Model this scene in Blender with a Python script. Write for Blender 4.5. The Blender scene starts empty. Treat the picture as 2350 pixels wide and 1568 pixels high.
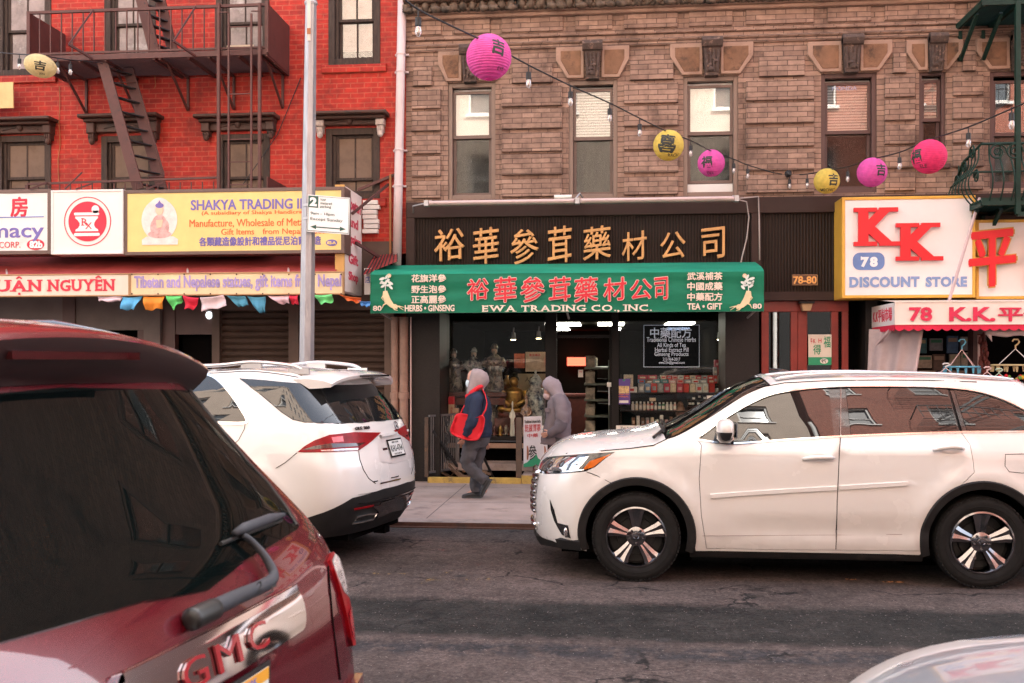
import bpy, bmesh, math, random
from math import sin, cos, pi, radians, sqrt
from mathutils import Vector, Matrix, geometry
random.seed(7)
SC = bpy.context.scene
COL = SC.collection
YAW = radians(5.5); CAMH = 1.86
cam_data = bpy.data.cameras.new('camera'); cam = bpy.data.objects.new('camera', cam_data); COL.objects.link(cam)
cam_data.lens = 35.0; cam_data.sensor_width = 36.0; cam_data.shift_y = 0.0204
cam_data.clip_start = 0.05; cam_data.clip_end = 1500
cam_data.dof.use_dof = True; cam_data.dof.focus_distance = 10.5; cam_data.dof.aperture_fstop = 5.0
cam.location = (0, 0, CAMH); cam.rotation_euler = (pi/2, 0, YAW)
SC.camera = cam
SUN_EL, SUN_AZ = radians(49), radians(14)          # the sun stands behind the shop row and lights the far side of the street
world = bpy.data.worlds.new('World'); SC.world = world; world.use_nodes = True
nt = world.node_tree; nt.nodes.clear()
sky = nt.nodes.new('ShaderNodeTexSky'); sky.sky_type = 'NISHITA'; sky.sun_disc = False
sky.sun_elevation = SUN_EL; sky.sun_rotation = SUN_AZ; sky.air_density = 1.0; sky.dust_density = 4.0; sky.ozone_density = 0.6
hsv = nt.nodes.new('ShaderNodeHueSaturation'); hsv.inputs['Saturation'].default_value = 0.5
bg = nt.nodes.new('ShaderNodeBackground'); bg.inputs['Strength'].default_value = 0.15
wo = nt.nodes.new('ShaderNodeOutputWorld')
nt.links.new(sky.outputs[0], hsv.inputs['Color']); nt.links.new(hsv.outputs[0], bg.inputs[0]); nt.links.new(bg.outputs[0], wo.inputs[0])
sun_d = bpy.data.lights.new('sun', 'SUN'); sun_d.energy = 3.2; sun_d.angle = radians(0.5); sun_d.color = (1, .95, .88)
sun = bpy.data.objects.new('sun', sun_d); COL.objects.link(sun)
_sd = Vector((sin(SUN_AZ)*cos(SUN_EL), cos(SUN_AZ)*cos(SUN_EL), sin(SUN_EL)))   # towards the sun
sun.rotation_euler = _sd.to_track_quat('Z', 'Y').to_euler()
sun.location = (0, 0, 40)
SC.view_settings.view_transform = 'Standard'; SC.view_settings.look = 'None'
SC.view_settings.exposure = 2.78; SC.view_settings.gamma = 1
SC.render.engine = 'CYCLES'
SC.cycles.max_bounces = 8; SC.cycles.diffuse_bounces = 4; SC.cycles.glossy_bounces = 4; SC.cycles.transparent_max_bounces = 12
SC.cycles.caustics_reflective = False; SC.cycles.caustics_refractive = False
SC.cycles.use_denoising = True; SC.cycles.denoiser = 'OPENIMAGEDENOISE'; SC.cycles.denoising_prefilter = 'NONE'; SC.cycles.sample_clamp_indirect = 3
FPX = 2284.0; CX = 1175.0; HY = 832.0
def ray(u):
 xc = (u-CX)/FPX
 return xc*cos(YAW)-sin(YAW), xc*sin(YAW)+cos(YAW)
def X(u, Y):
 a, b = ray(u); return a/b*Y
def Zz(u, v, Y):
 a, b = ray(u); return CAMH-(v-HY)/FPX*(Y/b)
def G(u, v, z=0.0):                                 # the point at height z that shows at (u, v)
 a, b = ray(u); d = (CAMH-z)/((v-HY)/FPX); return Vector((a*d, b*d, z))
def D(u, v, d):                                     # the point at camera depth d
 a, b = ray(u); return Vector((a*d, b*d, CAMH-(v-HY)/FPX*d))
YF = 15.0                                           # the shop fronts' plane
KZ = 0.05                                           # kerb height
def R(u0, v0, u1, v1, Y=YF):                        # pixel rectangle on plane Y -> x0, x1, z0, z1
 um = (u0+u1)/2
 return X(u0, Y), X(u1, Y), Zz(um, v1, Y), Zz(um, v0, Y)
MATS = {}
def _new(name):
 m = bpy.data.materials.new(name); m.use_nodes = True; MATS[name] = m
 n = m.node_tree.nodes; p = n['Principled BSDF']; return m, n, m.node_tree.links, p
def mat(name, col, rough=.6, metal=0., var=.12, vs=3., bump=0., bs=60., coat=0., spec=.5, dirt=None, ds=1.2, dth=.55, stretch=None, emit=None, es=1.):
 if name in MATS: return MATS[name]
 m, n, l, p = _new(name)
 c = (col[0], col[1], col[2], 1)
 p.inputs['Roughness'].default_value = rough; p.inputs['Metallic'].default_value = metal
 p.inputs['Specular IOR Level'].default_value = spec
 if coat: p.inputs['Coat Weight'].default_value = coat; p.inputs['Coat Roughness'].default_value = .04
 tc = n.new('ShaderNodeTexCoord')
 src = tc.outputs['Object']
 if stretch:
  mp = n.new('ShaderNodeMapping'); mp.inputs['Scale'].default_value = stretch; l.new(src, mp.inputs[0]); src = mp.outputs[0]
 last = None
 if var > 0:
  nz = n.new('ShaderNodeTexNoise'); nz.inputs['Scale'].default_value = vs; nz.inputs['Detail'].default_value = 6; nz.inputs['Roughness'].default_value = .65
  l.new(src, nz.inputs['Vector'])
  cr = n.new('ShaderNodeValToRGB'); e = cr.color_ramp.elements
  e[0].position = .3; e[1].position = .7
  e[0].color = (c[0]*(1-var), c[1]*(1-var), c[2]*(1-var), 1); e[1].color = (min(1, c[0]*(1+var)), min(1, c[1]*(1+var)), min(1, c[2]*(1+var)), 1)
  l.new(nz.outputs[0], cr.inputs[0]); last = cr.outputs[0]
 if dirt:
  nz = n.new('ShaderNodeTexNoise'); nz.inputs['Scale'].default_value = ds; nz.inputs['Detail'].default_value = 9; nz.inputs['Roughness'].default_value = .7
  l.new(src, nz.inputs['Vector'])
  r = n.new('ShaderNodeMapRange'); r.inputs[1].default_value = dth; r.inputs[2].default_value = dth+.16; l.new(nz.outputs[0], r.inputs[0])
  mx = n.new('ShaderNodeMix'); mx.data_type = 'RGBA'; l.new(r.outputs[0], mx.inputs[0])
  if last: l.new(last, mx.inputs[6])
  else: mx.inputs[6].default_value = c
  mx.inputs[7].default_value = (*dirt, 1); last = mx.outputs[2]
 if last: l.new(last, p.inputs['Base Color'])
 else: p.inputs['Base Color'].default_value = c
 if bump:
  nb = n.new('ShaderNodeTexNoise'); nb.inputs['Scale'].default_value = bs; nb.inputs['Detail'].default_value = 4; l.new(src, nb.inputs['Vector'])
  b = n.new('ShaderNodeBump'); b.inputs['Strength'].default_value = bump; b.inputs['Distance'].default_value = .01
  l.new(nb.outputs[0], b.inputs['Height']); l.new(b.outputs[0], p.inputs['Normal'])
 if emit:
  p.inputs['Emission Color'].default_value = (*emit, 1); p.inputs['Emission Strength'].default_value = es
 return m
def brick_mat(name, c1, c2, mortar, stain, bw=.2, bh=.07, ms=.012, bump=.6, sth=.55, rough=.85, sharp=.2, warm=None):
 m, n, l, p = _new(name)
 p.inputs['Roughness'].default_value = rough
 tc = n.new('ShaderNodeTexCoord'); sp = n.new('ShaderNodeSeparateXYZ'); l.new(tc.outputs['Object'], sp.inputs[0])
 ad = n.new('ShaderNodeMath'); l.new(sp.outputs[0], ad.inputs[0]); l.new(sp.outputs[1], ad.inputs[1])
 cb = n.new('ShaderNodeCombineXYZ'); l.new(ad.outputs[0], cb.inputs[0]); l.new(sp.outputs[2], cb.inputs[1])
 # slight waviness of the courses
 wz = n.new('ShaderNodeTexNoise'); wz.inputs['Scale'].default_value = 5; l.new(cb.outputs[0], wz.inputs['Vector'])
 ws = n.new('ShaderNodeVectorMath'); ws.operation = 'SCALE'; ws.inputs['Scale'].default_value = .012; l.new(wz.outputs[1], ws.inputs[0])
 wa = n.new('ShaderNodeVectorMath'); l.new(cb.outputs[0], wa.inputs[0]); l.new(ws.outputs[0], wa.inputs[1])
 b = n.new('ShaderNodeTexBrick'); l.new(wa.outputs[0], b.inputs['Vector'])
 b.inputs['Scale'].default_value = 1; b.inputs['Brick Width'].default_value = bw; b.inputs['Row Height'].default_value = bh
 b.inputs['Mortar Size'].default_value = ms; b.inputs['Mortar Smooth'].default_value = sharp
 b.inputs['Color1'].default_value = (*c1, 1); b.inputs['Color2'].default_value = (*c2, 1); b.inputs['Mortar'].default_value = (*mortar, 1)
 # tone drift from brick to brick and stains
 nz = n.new('ShaderNodeTexNoise'); nz.inputs['Scale'].default_value = 1.1; nz.inputs['Detail'].default_value = 10; nz.inputs['Roughness'].default_value = .72
 l.new(tc.outputs['Object'], nz.inputs['Vector'])
 r = n.new('ShaderNodeMapRange'); r.inputs[1].default_value = sth; r.inputs[2].default_value = sth+.2; l.new(nz.outputs[0], r.inputs[0])
 mx = n.new('ShaderNodeMix'); mx.data_type = 'RGBA'; mx.blend_type = 'MIX'; l.new(r.outputs[0], mx.inputs[0])
 l.new(b.outputs[0], mx.inputs[6]); mx.inputs[7].default_value = (*stain, 1)
 n2 = n.new('ShaderNodeTexNoise'); n2.inputs['Scale'].default_value = 9; n2.inputs['Detail'].default_value = 5; l.new(tc.outputs['Object'], n2.inputs['Vector'])
 r2 = n.new('ShaderNodeMapRange'); r2.inputs[1].default_value = .3; r2.inputs[2].default_value = .7; r2.inputs[3].default_value = .78; r2.inputs[4].default_value = 1.2
 l.new(n2.outputs[0], r2.inputs[0])
 mm = n.new('ShaderNodeMix'); mm.data_type = 'RGBA'; mm.blend_type = 'MULTIPLY'; mm.inputs[0].default_value = 1
 l.new(mx.outputs[2], mm.inputs[6]); l.new(r2.outputs[0], mm.inputs[7]); l.new(mm.outputs[2], p.inputs['Base Color'])
 bp = n.new('ShaderNodeBump'); bp.inputs['Strength'].default_value = bump; bp.inputs['Distance'].default_value = .008
 iv = n.new('ShaderNodeMath'); iv.operation = 'SUBTRACT'; iv.inputs[0].default_value = 1; l.new(b.outputs[1], iv.inputs[1])
 n3 = n.new('ShaderNodeMath'); n3.operation = 'MULTIPLY_ADD'; n3.inputs[1].default_value = .4; l.new(n2.outputs[0], n3.inputs[0]); l.new(iv.outputs[0], n3.inputs[2])
 l.new(n3.outputs[0], bp.inputs['Height']); l.new(bp.outputs[0], p.inputs['Normal'])
 return m
def glass_mat(name, tint=(.8, .85, .85), fac=.06, rough=.0, refl=1., dark=0.):
 """pane you can see through: mirror share grows to grazing angles; the rest passes straight (tinted)"""
 m = bpy.data.materials.new(name); m.use_nodes = True; MATS[name] = m
 n = m.node_tree.nodes; l = m.node_tree.links; n.clear()
 o = n.new('ShaderNodeOutputMaterial'); t = n.new('ShaderNodeBsdfTransparent'); g = n.new('ShaderNodeBsdfGlossy'); mx = n.new('ShaderNodeMixShader')
 t.inputs[0].default_value = (*tint, 1); g.inputs['Roughness'].default_value = rough; g.inputs['Color'].default_value = (refl, refl, refl, 1)
 lw = n.new('ShaderNodeLayerWeight'); lw.inputs[0].default_value = .5
 pw = n.new('ShaderNodeMath'); pw.operation = 'POWER'; pw.inputs[1].default_value = 4; l.new(lw.outputs['Facing'], pw.inputs[0])
 ml = n.new('ShaderNodeMath'); ml.operation = 'MULTIPLY_ADD'; ml.inputs[1].default_value = 1-fac; ml.inputs[2].default_value = fac; l.new(pw.outputs[0], ml.inputs[0])
 l.new(ml.outputs[0], mx.inputs[0]); l.new(t.outputs[0], mx.inputs[1]); l.new(g.outputs[0], mx.inputs[2]); l.new(mx.outputs[0], o.inputs[0])
 return m
class MB:
 def __init__(s): s.v = []; s.f = []; s.n = None
 def add(s, vs, fs):
  o = len(s.v); s.v += [tuple(p) for p in vs]; s.f += [tuple(i+o for i in f) for f in fs]; return s
 def quad(s, a, b, c, d): return s.add([a, b, c, d], [(0, 1, 2, 3)])
 def box(s, x0, x1, y0, y1, z0, z1):
  return s.add([(x0,y0,z0),(x1,y0,z0),(x1,y1,z0),(x0,y1,z0),(x0,y0,z1),(x1,y0,z1),(x1,y1,z1),(x0,y1,z1)],
                     [(0,3,2,1),(4,5,6,7),(0,1,5,4),(1,2,6,5),(2,3,7,6),(3,0,4,7)])
 def cham(s, x0, x1, y0, y1, z0, z1, c):          # box with a chamfered front (the -y face)
  return s.add([(x0,y1,z0),(x1,y1,z0),(x1,y1,z1),(x0,y1,z1),(x0,y0+c,z0),(x1,y0+c,z0),(x1,y0+c,z1),(x0,y0+c,z1),
                      (x0+c,y0,z0+c),(x1-c,y0,z0+c),(x1-c,y0,z1-c),(x0+c,y0,z1-c)],
                     [(8,9,10,11),(4,5,9,8),(5,6,10,9),(6,7,11,10),(7,4,8,11),(0,1,5,4),(1,2,6,5),(2,3,7,6),(3,0,4,7),(1,0,3,2)])
 def obox(s, c, ax, ay, az):                       # oriented box: centre and three half-axis vectors
  c, ax, ay, az = Vector(c), Vector(ax), Vector(ay), Vector(az)
  vs = [c+i*ax+j*ay+k*az for k in (-1, 1) for (i, j) in ((-1,-1),(1,-1),(1,1),(-1,1))]
  return s.add(vs, [(0,3,2,1),(4,5,6,7),(0,1,5,4),(1,2,6,5),(2,3,7,6),(3,0,4,7)])
 def bar(s, a, b, w, h=None, up=(0,0,1)):          # rectangular bar from a to b
  a, b = Vector(a), Vector(b); h = h or w; d = b-a; L = d.length
  if L < 1e-6: return s
  d /= L; up = Vector(up)
  if abs(d.dot(up)) > .98: up = Vector((0, 1, 0))
  sx = d.cross(up).normalized(); sy = sx.cross(d)
  return s.obox((a+b)/2, d*L/2, sx*w/2, sy*h/2)
 def tube(s, pts, r, n=8, closed=False, caps=True):
  pts = [Vector(p) for p in pts]; m = len(pts); rs = r if isinstance(r, (list, tuple)) else [r]*m
  o = len(s.v); prev = None
  for i, p in enumerate(pts):
   if closed: t = pts[(i+1) % m]-pts[i-1]
   else: t = pts[min(i+1, m-1)]-pts[max(i-1, 0)]
   t.normalize()
   if prev is None:
    up = Vector((0,0,1)) if abs(t.z) < .9 else Vector((1,0,0)); nrm = (up-t*up.dot(t)).normalized()
   else:
    nrm = prev-t*prev.dot(t)
    nrm = nrm.normalized() if nrm.length > 1e-6 else prev
   prev = nrm; bi = t.cross(nrm)
   for k in range(n):
    a = 2*pi*k/n; s.v.append(tuple(p+(nrm*cos(a)+bi*sin(a))*rs[i]))
  for i in range(m if closed else m-1):
   j = (i+1) % m
   for k in range(n):
    k2 = (k+1) % n; s.f.append((o+i*n+k, o+i*n+k2, o+j*n+k2, o+j*n+k))
  if caps and not closed:
   s.f.append(tuple(o+k for k in reversed(range(n)))); s.f.append(tuple(o+(m-1)*n+k for k in range(n)))
  return s
 def lathe(s, prof, c=(0,0,0), n=24, axis='z', sx=1, sy=1):
  """prof: (radius, height) list; revolved about the axis through c"""
  o = len(s.v); c = Vector(c)
  for r, h in prof:
   for k in range(n):
    a = 2*pi*k/n; q = (r*cos(a)*sx, r*sin(a)*sy, h)
    if axis == 'y': q = (q[0], q[2], q[1])
    if axis == 'x': q = (q[2], q[0], q[1])
    s.v.append(tuple(c+Vector(q)))
  for i in range(len(prof)-1):
   for k in range(n):
    k2 = (k+1) % n; s.f.append((o+i*n+k, o+i*n+k2, o+(i+1)*n+k2, o+(i+1)*n+k))
  return s
 def disc(s, c, r, Y=None, n=32, sx=1, d=.004):     # disc facing -y at depth Y, with thickness
  vs = [(c[0]+r*sx*cos(2*pi*k/n), Y, c[1]+r*sin(2*pi*k/n)) for k in range(n)]
  return s.poly(vs, (0, d, 0))
 def poly(s, vs, ext):                              # extruded polygon (ext away from the viewer)
  n = len(vs); e = Vector(ext); b = [tuple(Vector(q)+e) for q in vs]
  return s.add(list(vs)+b, [tuple(range(n)), tuple(range(2*n-1, n-1, -1))]+[(i, i+n, (i+1) % n+n, (i+1) % n) for i in range(n)])
 def ring(s, c, r0, r1, Y, n=40, sx=1, d=.004):
  o = len(s.v)
  for y in (Y, Y+d):
   for rr in (r0, r1):
    for k in range(n): s.v.append((c[0]+rr*sx*cos(2*pi*k/n), y, c[1]+rr*sin(2*pi*k/n)))
  for k in range(n):
   k2 = (k+1) % n
   s.f.append((o+k, o+k2, o+n+k2, o+n+k)); s.f.append((o+n+k, o+n+k2, o+3*n+k2, o+3*n+k)); s.f.append((o+k2, o+k, o+2*n+k, o+2*n+k2))
  return s
 def blob(s, c, rx, ry, rz, n=14, m=9, jit=0.):
  c = Vector(c); o = len(s.v)
  for i in range(m+1):
   t = pi*i/m
   for k in range(n):
    a = 2*pi*k/n; j = 1+random.uniform(-jit, jit)
    s.v.append((c.x+rx*sin(t)*cos(a)*j, c.y+ry*sin(t)*sin(a)*j, c.z+rz*cos(t)*j))
  for i in range(m):
   for k in range(n):
    k2 = (k+1) % n; s.f.append((o+i*n+k, o+(i+1)*n+k, o+(i+1)*n+k2, o+i*n+k2))
  return s
 def text(s, body, w, h, fn, bold=0., ext=.006, shear=0., rot=0., spacing=1., res=3):
  """lettering fitted into w x h about (0,0), mapped to the world by fn(a, b, c)"""
  cjk = ord(body[0]) > 0x2000
  vs, fs = glyphs(body, 0 if cjk else bold, ext, spacing, res)
  if cjk and bold > .003:                                       # thicker brush strokes: copies set round the first, each a hair lower
   bv, bf = vs, fs; vs, fs = [], []
   for i in range(7):
    r_ = 0 if i == 0 else bold; a_ = i*pi/3; o = len(vs)
    vs = vs+[(q[0]+r_*cos(a_), q[1]+r_*sin(a_), q[2]-i*.0006) for q in bv]; fs = fs+[tuple(k+o for k in f) for f in bf]
  x0 = min(q[0] for q in vs); x1 = max(q[0] for q in vs); y0 = min(q[1] for q in vs); y1 = max(q[1] for q in vs)
  kx = w/max(1e-6, x1-x0) if w else None; ky = h/max(1e-6, y1-y0) if h else None
  kx = kx or ky; ky = ky or kx
  out = []
  for q in vs:
   a = (q[0]-(x0+x1)/2)*kx; b = (q[1]-(y0+y1)/2)*ky+shear*a
   out.append(fn(a*cos(rot)-b*sin(rot), a*sin(rot)+b*cos(rot), q[2]))
  return s.add(out, fs)
 def build(s, name, m, parent=None, smooth=False, bevel=0., local=False, seg=2, sharp=None, loc=None):
  me = bpy.data.meshes.new(name)
  off = Vector((0,0,0))
  if parent is not None and not local:
   q = parent
   while q: off = off+q.location; q = q.parent
  if loc is not None: off = off+Vector(loc)
  me.from_pydata([(a-off.x, b-off.y, c-off.z) for a, b, c in s.v], [], s.f)
  me.validate(); me.update()
  if smooth:
   me.polygons.foreach_set('use_smooth', [True]*len(me.polygons))
   if sharp: me.set_sharp_from_angle(angle=radians(sharp))
  o = bpy.data.objects.new(name, me); COL.objects.link(o)
  if loc is not None: o.location = loc
  for mm in (m if isinstance(m, (list, tuple)) else [m]): me.materials.append(mm)
  if parent is not None: o.parent = parent
  if bevel:
   b = o.modifiers.new('bevel', 'BEVEL'); b.width = bevel; b.segments = seg; b.limit_method = 'ANGLE'; b.angle_limit = radians(40)
  return o
_gl = {}
def glyphs(body, bold, ext, spacing, res):
 k = (body, bold, ext, spacing, res)
 if k not in _gl:
  c = bpy.data.curves.new('lettering', 'FONT'); c.body = body; c.offset = bold; c.extrude = ext; c.resolution_u = res; c.space_character = spacing
  o = bpy.data.objects.new('lettering', c); COL.objects.link(o)
  me = bpy.data.meshes.new_from_object(o.evaluated_get(bpy.context.evaluated_depsgraph_get()))
  _gl[k] = ([tuple(v.co) for v in me.vertices], [tuple(p.vertices) for p in me.polygons])
  bpy.data.objects.remove(o); bpy.data.curves.remove(c); bpy.data.meshes.remove(me)
 return _gl[k]
def front(cx, cz, Y, t=1.):                            # lettering on a plane that faces the camera side (-y)
 return lambda a, b, c: (cx+a, Y-abs(0) - c*t, cz+b)
def wtext(mb, body, u0, v0, u1, v1, Y, **k):           # text fitted to a pixel box on plane Y
 x0, x1, z0, z1 = R(u0, v0, u1, v1, Y)
 mb.text(body, x1-x0, z1-z0, front((x0+x1)/2, (z0+z1)/2, Y), **k); return mb
def tag(o, label, cat, group=None, kind=None):
 if label: o['label'] = label
 if cat: o['category'] = cat
 if group: o['group'] = group
 if kind: o['kind'] = kind
 return o
def thing(name, label, cat, loc=(0,0,0), group=None, rot=0.):
 e = bpy.data.objects.new(name, None); COL.objects.link(e); e.location = loc; e.rotation_euler = (0, 0, rot); e.empty_display_size = .2
 return tag(e, label, cat, group)
def dup(o, loc=None, label=None, parent=None, rot=None):
 c = o.copy(); COL.objects.link(c)
 if parent is not None: c.parent = parent
 if loc is not None: c.location = loc
 if rot is not None: c.rotation_euler = rot
 if label: c['label'] = label
 for ch in list(o.children): dup(ch, parent=c)
 return c
def holed_wall(mb, x0, x1, z0, z1, holes, Y, depth=.22):
 """wall sheet on plane Y facing -y with rectangular openings (x0,x1,z0,z1) and their reveals"""
 xs = sorted({x0, x1, *[h[0] for h in holes], *[h[1] for h in holes]}); zs = sorted({z0, z1, *[h[2] for h in holes], *[h[3] for h in holes]})
 xs = [x for x in xs if x0-1e-6 <= x <= x1+1e-6]; zs = [z for z in zs if z0-1e-6 <= z <= z1+1e-6]
 for i in range(len(xs)-1):
  for j in range(len(zs)-1):
   cx, cz = (xs[i]+xs[i+1])/2, (zs[j]+zs[j+1])/2
   if any(h[0] < cx < h[1] and h[2] < cz < h[3] for h in holes): continue
   mb.quad((xs[i],Y,zs[j]), (xs[i+1],Y,zs[j]), (xs[i+1],Y,zs[j+1]), (xs[i],Y,zs[j+1]))
 for a, b, c, d in holes:
  e = Y+depth
  mb.quad((a,Y,c),(a,Y,d),(a,e,d),(a,e,c)); mb.quad((b,Y,d),(b,Y,c),(b,e,c),(b,e,d))
  mb.quad((a,Y,d),(b,Y,d),(b,e,d),(a,e,d)); mb.quad((b,Y,c),(a,Y,c),(a,e,c),(b,e,c))
 return mb
def frame(mb, x0, x1, z0, z1, w, y0, y1, wb=None):     # rectangular frame of four butted bars
 wb = wb or w
 mb.box(x0, x0+w, y0, y1, z0, z1); mb.box(x1-w, x1, y0, y1, z0, z1)
 mb.box(x0+w, x1-w, y0, y1, z1-w, z1); mb.box(x0+w, x1-w, y0, y1, z0, z0+wb); return mb
# ================================================================ setting
def road_mat():
 m, n, l, p = _new('asphalt'); p.inputs['Roughness'].default_value = .9; p.inputs['Specular IOR Level'].default_value = .15
 tc = n.new('ShaderNodeTexCoord'); sp = n.new('ShaderNodeSeparateXYZ'); l.new(tc.outputs['Object'], sp.inputs[0])
 def noise(sc, det, rough=.6):
  z = n.new('ShaderNodeTexNoise'); z.inputs['Scale'].default_value = sc; z.inputs['Detail'].default_value = det; z.inputs['Roughness'].default_value = rough
  l.new(tc.outputs['Object'], z.inputs['Vector']); return z.outputs[0]
 def mix(f, a, b, mode='MIX'):
  x = n.new('ShaderNodeMix'); x.data_type = 'RGBA'; x.blend_type = mode
  if isinstance(f, float): x.inputs[0].default_value = f
  else: l.new(f, x.inputs[0])
  for q, i in ((a, 6), (b, 7)):
   if isinstance(q, tuple): x.inputs[i].default_value = (*q, 1)
   else: l.new(q, x.inputs[i])
  return x.outputs[2]
 def mr(v, a, b, c=0., d=1.):
  r = n.new('ShaderNodeMapRange'); r.inputs[1].default_value = a; r.inputs[2].default_value = b; r.inputs[3].default_value = c; r.inputs[4].default_value = d
  l.new(v, r.inputs[0]); return r.outputs[0]
 def mul(a, b):
  x = n.new('ShaderNodeMath'); x.operation = 'MULTIPLY'; l.new(a, x.inputs[0]); l.new(b, x.inputs[1]); return x.outputs[0]
 wob = n.new('ShaderNodeMath'); wob.operation = 'MULTIPLY_ADD'; wob.inputs[1].default_value = .38; l.new(noise(3.5, 8, .75), wob.inputs[0]); l.new(sp.outputs[1], wob.inputs[2])
 y = wob.outputs[0]
 base = mix(mr(noise(.8, 8), .35, .68), (.050, .039, .036), (.088, .067, .061))
 # trench patch of newer, darker asphalt and its ragged seam
 trench = mul(mr(y, 6.80, 6.96), mr(y, 8.02, 7.82))
 base = mix(trench, base, mix(mr(noise(1.6, 6), .3, .7), (.010, .010, .0095), (.030, .027, .025)))
 seam = mul(mul(mr(y, 6.40, 6.52), mr(y, 6.80, 6.70)), mr(noise(5, 8, .75), .42, .52))
 base = mix(seam, base, (.030, .028, .030))
 gutter = mr(y, 10.3, 11.2); base = mix(gutter, base, (.040, .035, .034))
 # oil spots and chewing gum
 vo = n.new('ShaderNodeTexVoronoi'); vo.inputs['Scale'].default_value = 2.3; l.new(tc.outputs['Object'], vo.inputs['Vector'])
 spot = mul(mr(vo.outputs['Distance'], .16, .08), mr(noise(2.1, 3), .53, .58)); base = mix(spot, base, (.030, .028, .028))
 # cracks, worn patches and aggregate speckle
 dv = n.new('ShaderNodeVectorMath'); dv.operation = 'SCALE'; dv.inputs['Scale'].default_value = .5; nz = n.new('ShaderNodeTexNoise'); nz.inputs['Scale'].default_value = 3; nz.inputs['Detail'].default_value = 6; l.new(tc.outputs['Object'], nz.inputs['Vector']); l.new(nz.outputs[1], dv.inputs[0])
 av = n.new('ShaderNodeVectorMath'); l.new(tc.outputs['Object'], av.inputs[0]); l.new(dv.outputs[0], av.inputs[1])
 vc = n.new('ShaderNodeTexVoronoi'); vc.feature = 'DISTANCE_TO_EDGE'; vc.inputs['Scale'].default_value = .8; l.new(av.outputs[0], vc.inputs['Vector'])
 base = mix(mul(mr(vc.outputs['Distance'], .016, .004), mr(noise(1.1, 4), .47, .56)), base, (.012, .011, .011))
 base = mix(1., base, mr(noise(6, 9, .75), .32, .68, .62, 1.38), 'MULTIPLY')
 base = mix(1., base, mr(noise(28, 8, .85), .36, .64, .38, 1.65), 'MULTIPLY')
 fl = n.new('ShaderNodeTexVoronoi'); fl.inputs['Scale'].default_value = 38; l.new(tc.outputs['Object'], fl.inputs['Vector'])
 base = mix(mul(mr(fl.outputs['Distance'], .22, .12), mr(noise(19, 3), .52, .60)), base, (.20, .17, .16))
 l.new(base, p.inputs['Base Color'])
 b = n.new('ShaderNodeBump'); b.inputs['Strength'].default_value = .55; b.inputs['Distance'].default_value = .006; l.new(noise(130, 4, .7), b.inputs['Height']); l.new(b.outputs[0], p.inputs['Normal'])
 return m
M_ROAD = road_mat()
M_WALK = mat('pavement_concrete', (.34, .265, .235), rough=.9, spec=.2, var=.16, vs=2.2, bump=.3, bs=90, dirt=(.17, .13, .12), ds=1.6, dth=.56)
M_KERB = mat('kerb_stone', (.27, .22, .20), rough=.8, var=.2, vs=4, dirt=(.10, .08, .07), ds=3)
M_STEEL = mat('rusty_kerb_steel', (.11, .055, .04), rough=.6, metal=.5, var=.3, vs=8, dirt=(.04, .035, .035), ds=4)
M_BLACK = mat('soot_black', (.012, .012, .012), rough=.8, var=0)
tag(MB().quad((-300,-300,-.35),(300,-300,-.35),(300,300,-.35),(-300,300,-.35)).build('ground', M_KERB), None, None, kind='structure')
KY = 11.1; OY = -1.6
tag(MB().quad((-150,OY,0),(150,OY,0),(150,KY,0),(-150,KY,0)).build('road', M_ROAD), None, None, kind='structure')
WX0, WX1, WY0 = X(982, 14.8), X(1176, 14.8), 14.86
sw = MB()
for (a, b, c, d) in ((-60, 60, KY+.3, WY0), (-60, WX0, WY0, 15.9), (WX1, 60, WY0, 15.9)):
 sw.quad((a,c,KZ),(b,c,KZ),(b,d,KZ),(a,d,KZ))
sw.quad((WX0,WY0,KZ),(WX1,WY0,KZ),(WX1,WY0,-1.2),(WX0,WY0,-1.2)); sw.quad((WX1,15.9,KZ),(WX1,WY0,KZ),(WX1,WY0,-1.2),(WX1,15.9,-1.2)); sw.quad((WX0,WY0,KZ),(WX0,15.9,KZ),(WX0,15.9,-1.2),(WX0,WY0,-1.2))
tag(sw.build('pavement', M_WALK), None, None, kind='structure')
jt = MB()                                            # joints between the flags
for x in [-11.4+1.55*i for i in range(16)]: jt.quad((x,KY+.3,KZ+.002),(x+.012,KY+.3,KZ+.002),(x+.012,WY0-.2,KZ+.002),(x,WY0-.2,KZ+.002))
for y in (12.75, 14.3): jt.quad((-20,y,KZ+.0022),(20,y,KZ+.0022),(20,y+.012,KZ+.0022),(-20,y+.012,KZ+.0022))
tag(jt.build('pavement_joints', mat('joint_dirt', (.10, .08, .075), rough=.9)), None, None, kind='structure')
kb = MB().box(-60, 60, KY+.02, KY+.3, -.2, KZ-.002)
tag(kb.build('kerb', M_KERB), None, None, kind='structure')
ks = MB().box(-60, 60, KY-.012, KY+.02, -.1, KZ+.003); ks.box(-60, 60, KY-.06, KY-.012, -.1, .012)
tag(ks.build('kerb_edging', M_STEEL), None, None, kind='structure')
tag(MB().box(-60, 60, -5, OY, -.2, .12).build('near_pavement', M_WALK), None, None, kind='structure')
def paint(name, pts, w, m, z=.004):
 mb = MB()
 for (a, b) in pts:
  a, b = G(*a), G(*b); d = (b-a); d.z = 0; d.normalize(); s = Vector((-d.y, d.x, 0))*w/2
  mb.quad((a-s).to_tuple()[:2]+(z,), (b-s).to_tuple()[:2]+(z,), (b+s).to_tuple()[:2]+(z,), (a+s).to_tuple()[:2]+(z,))
 return tag(mb.build(name, m), None, None, kind='structure')
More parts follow.
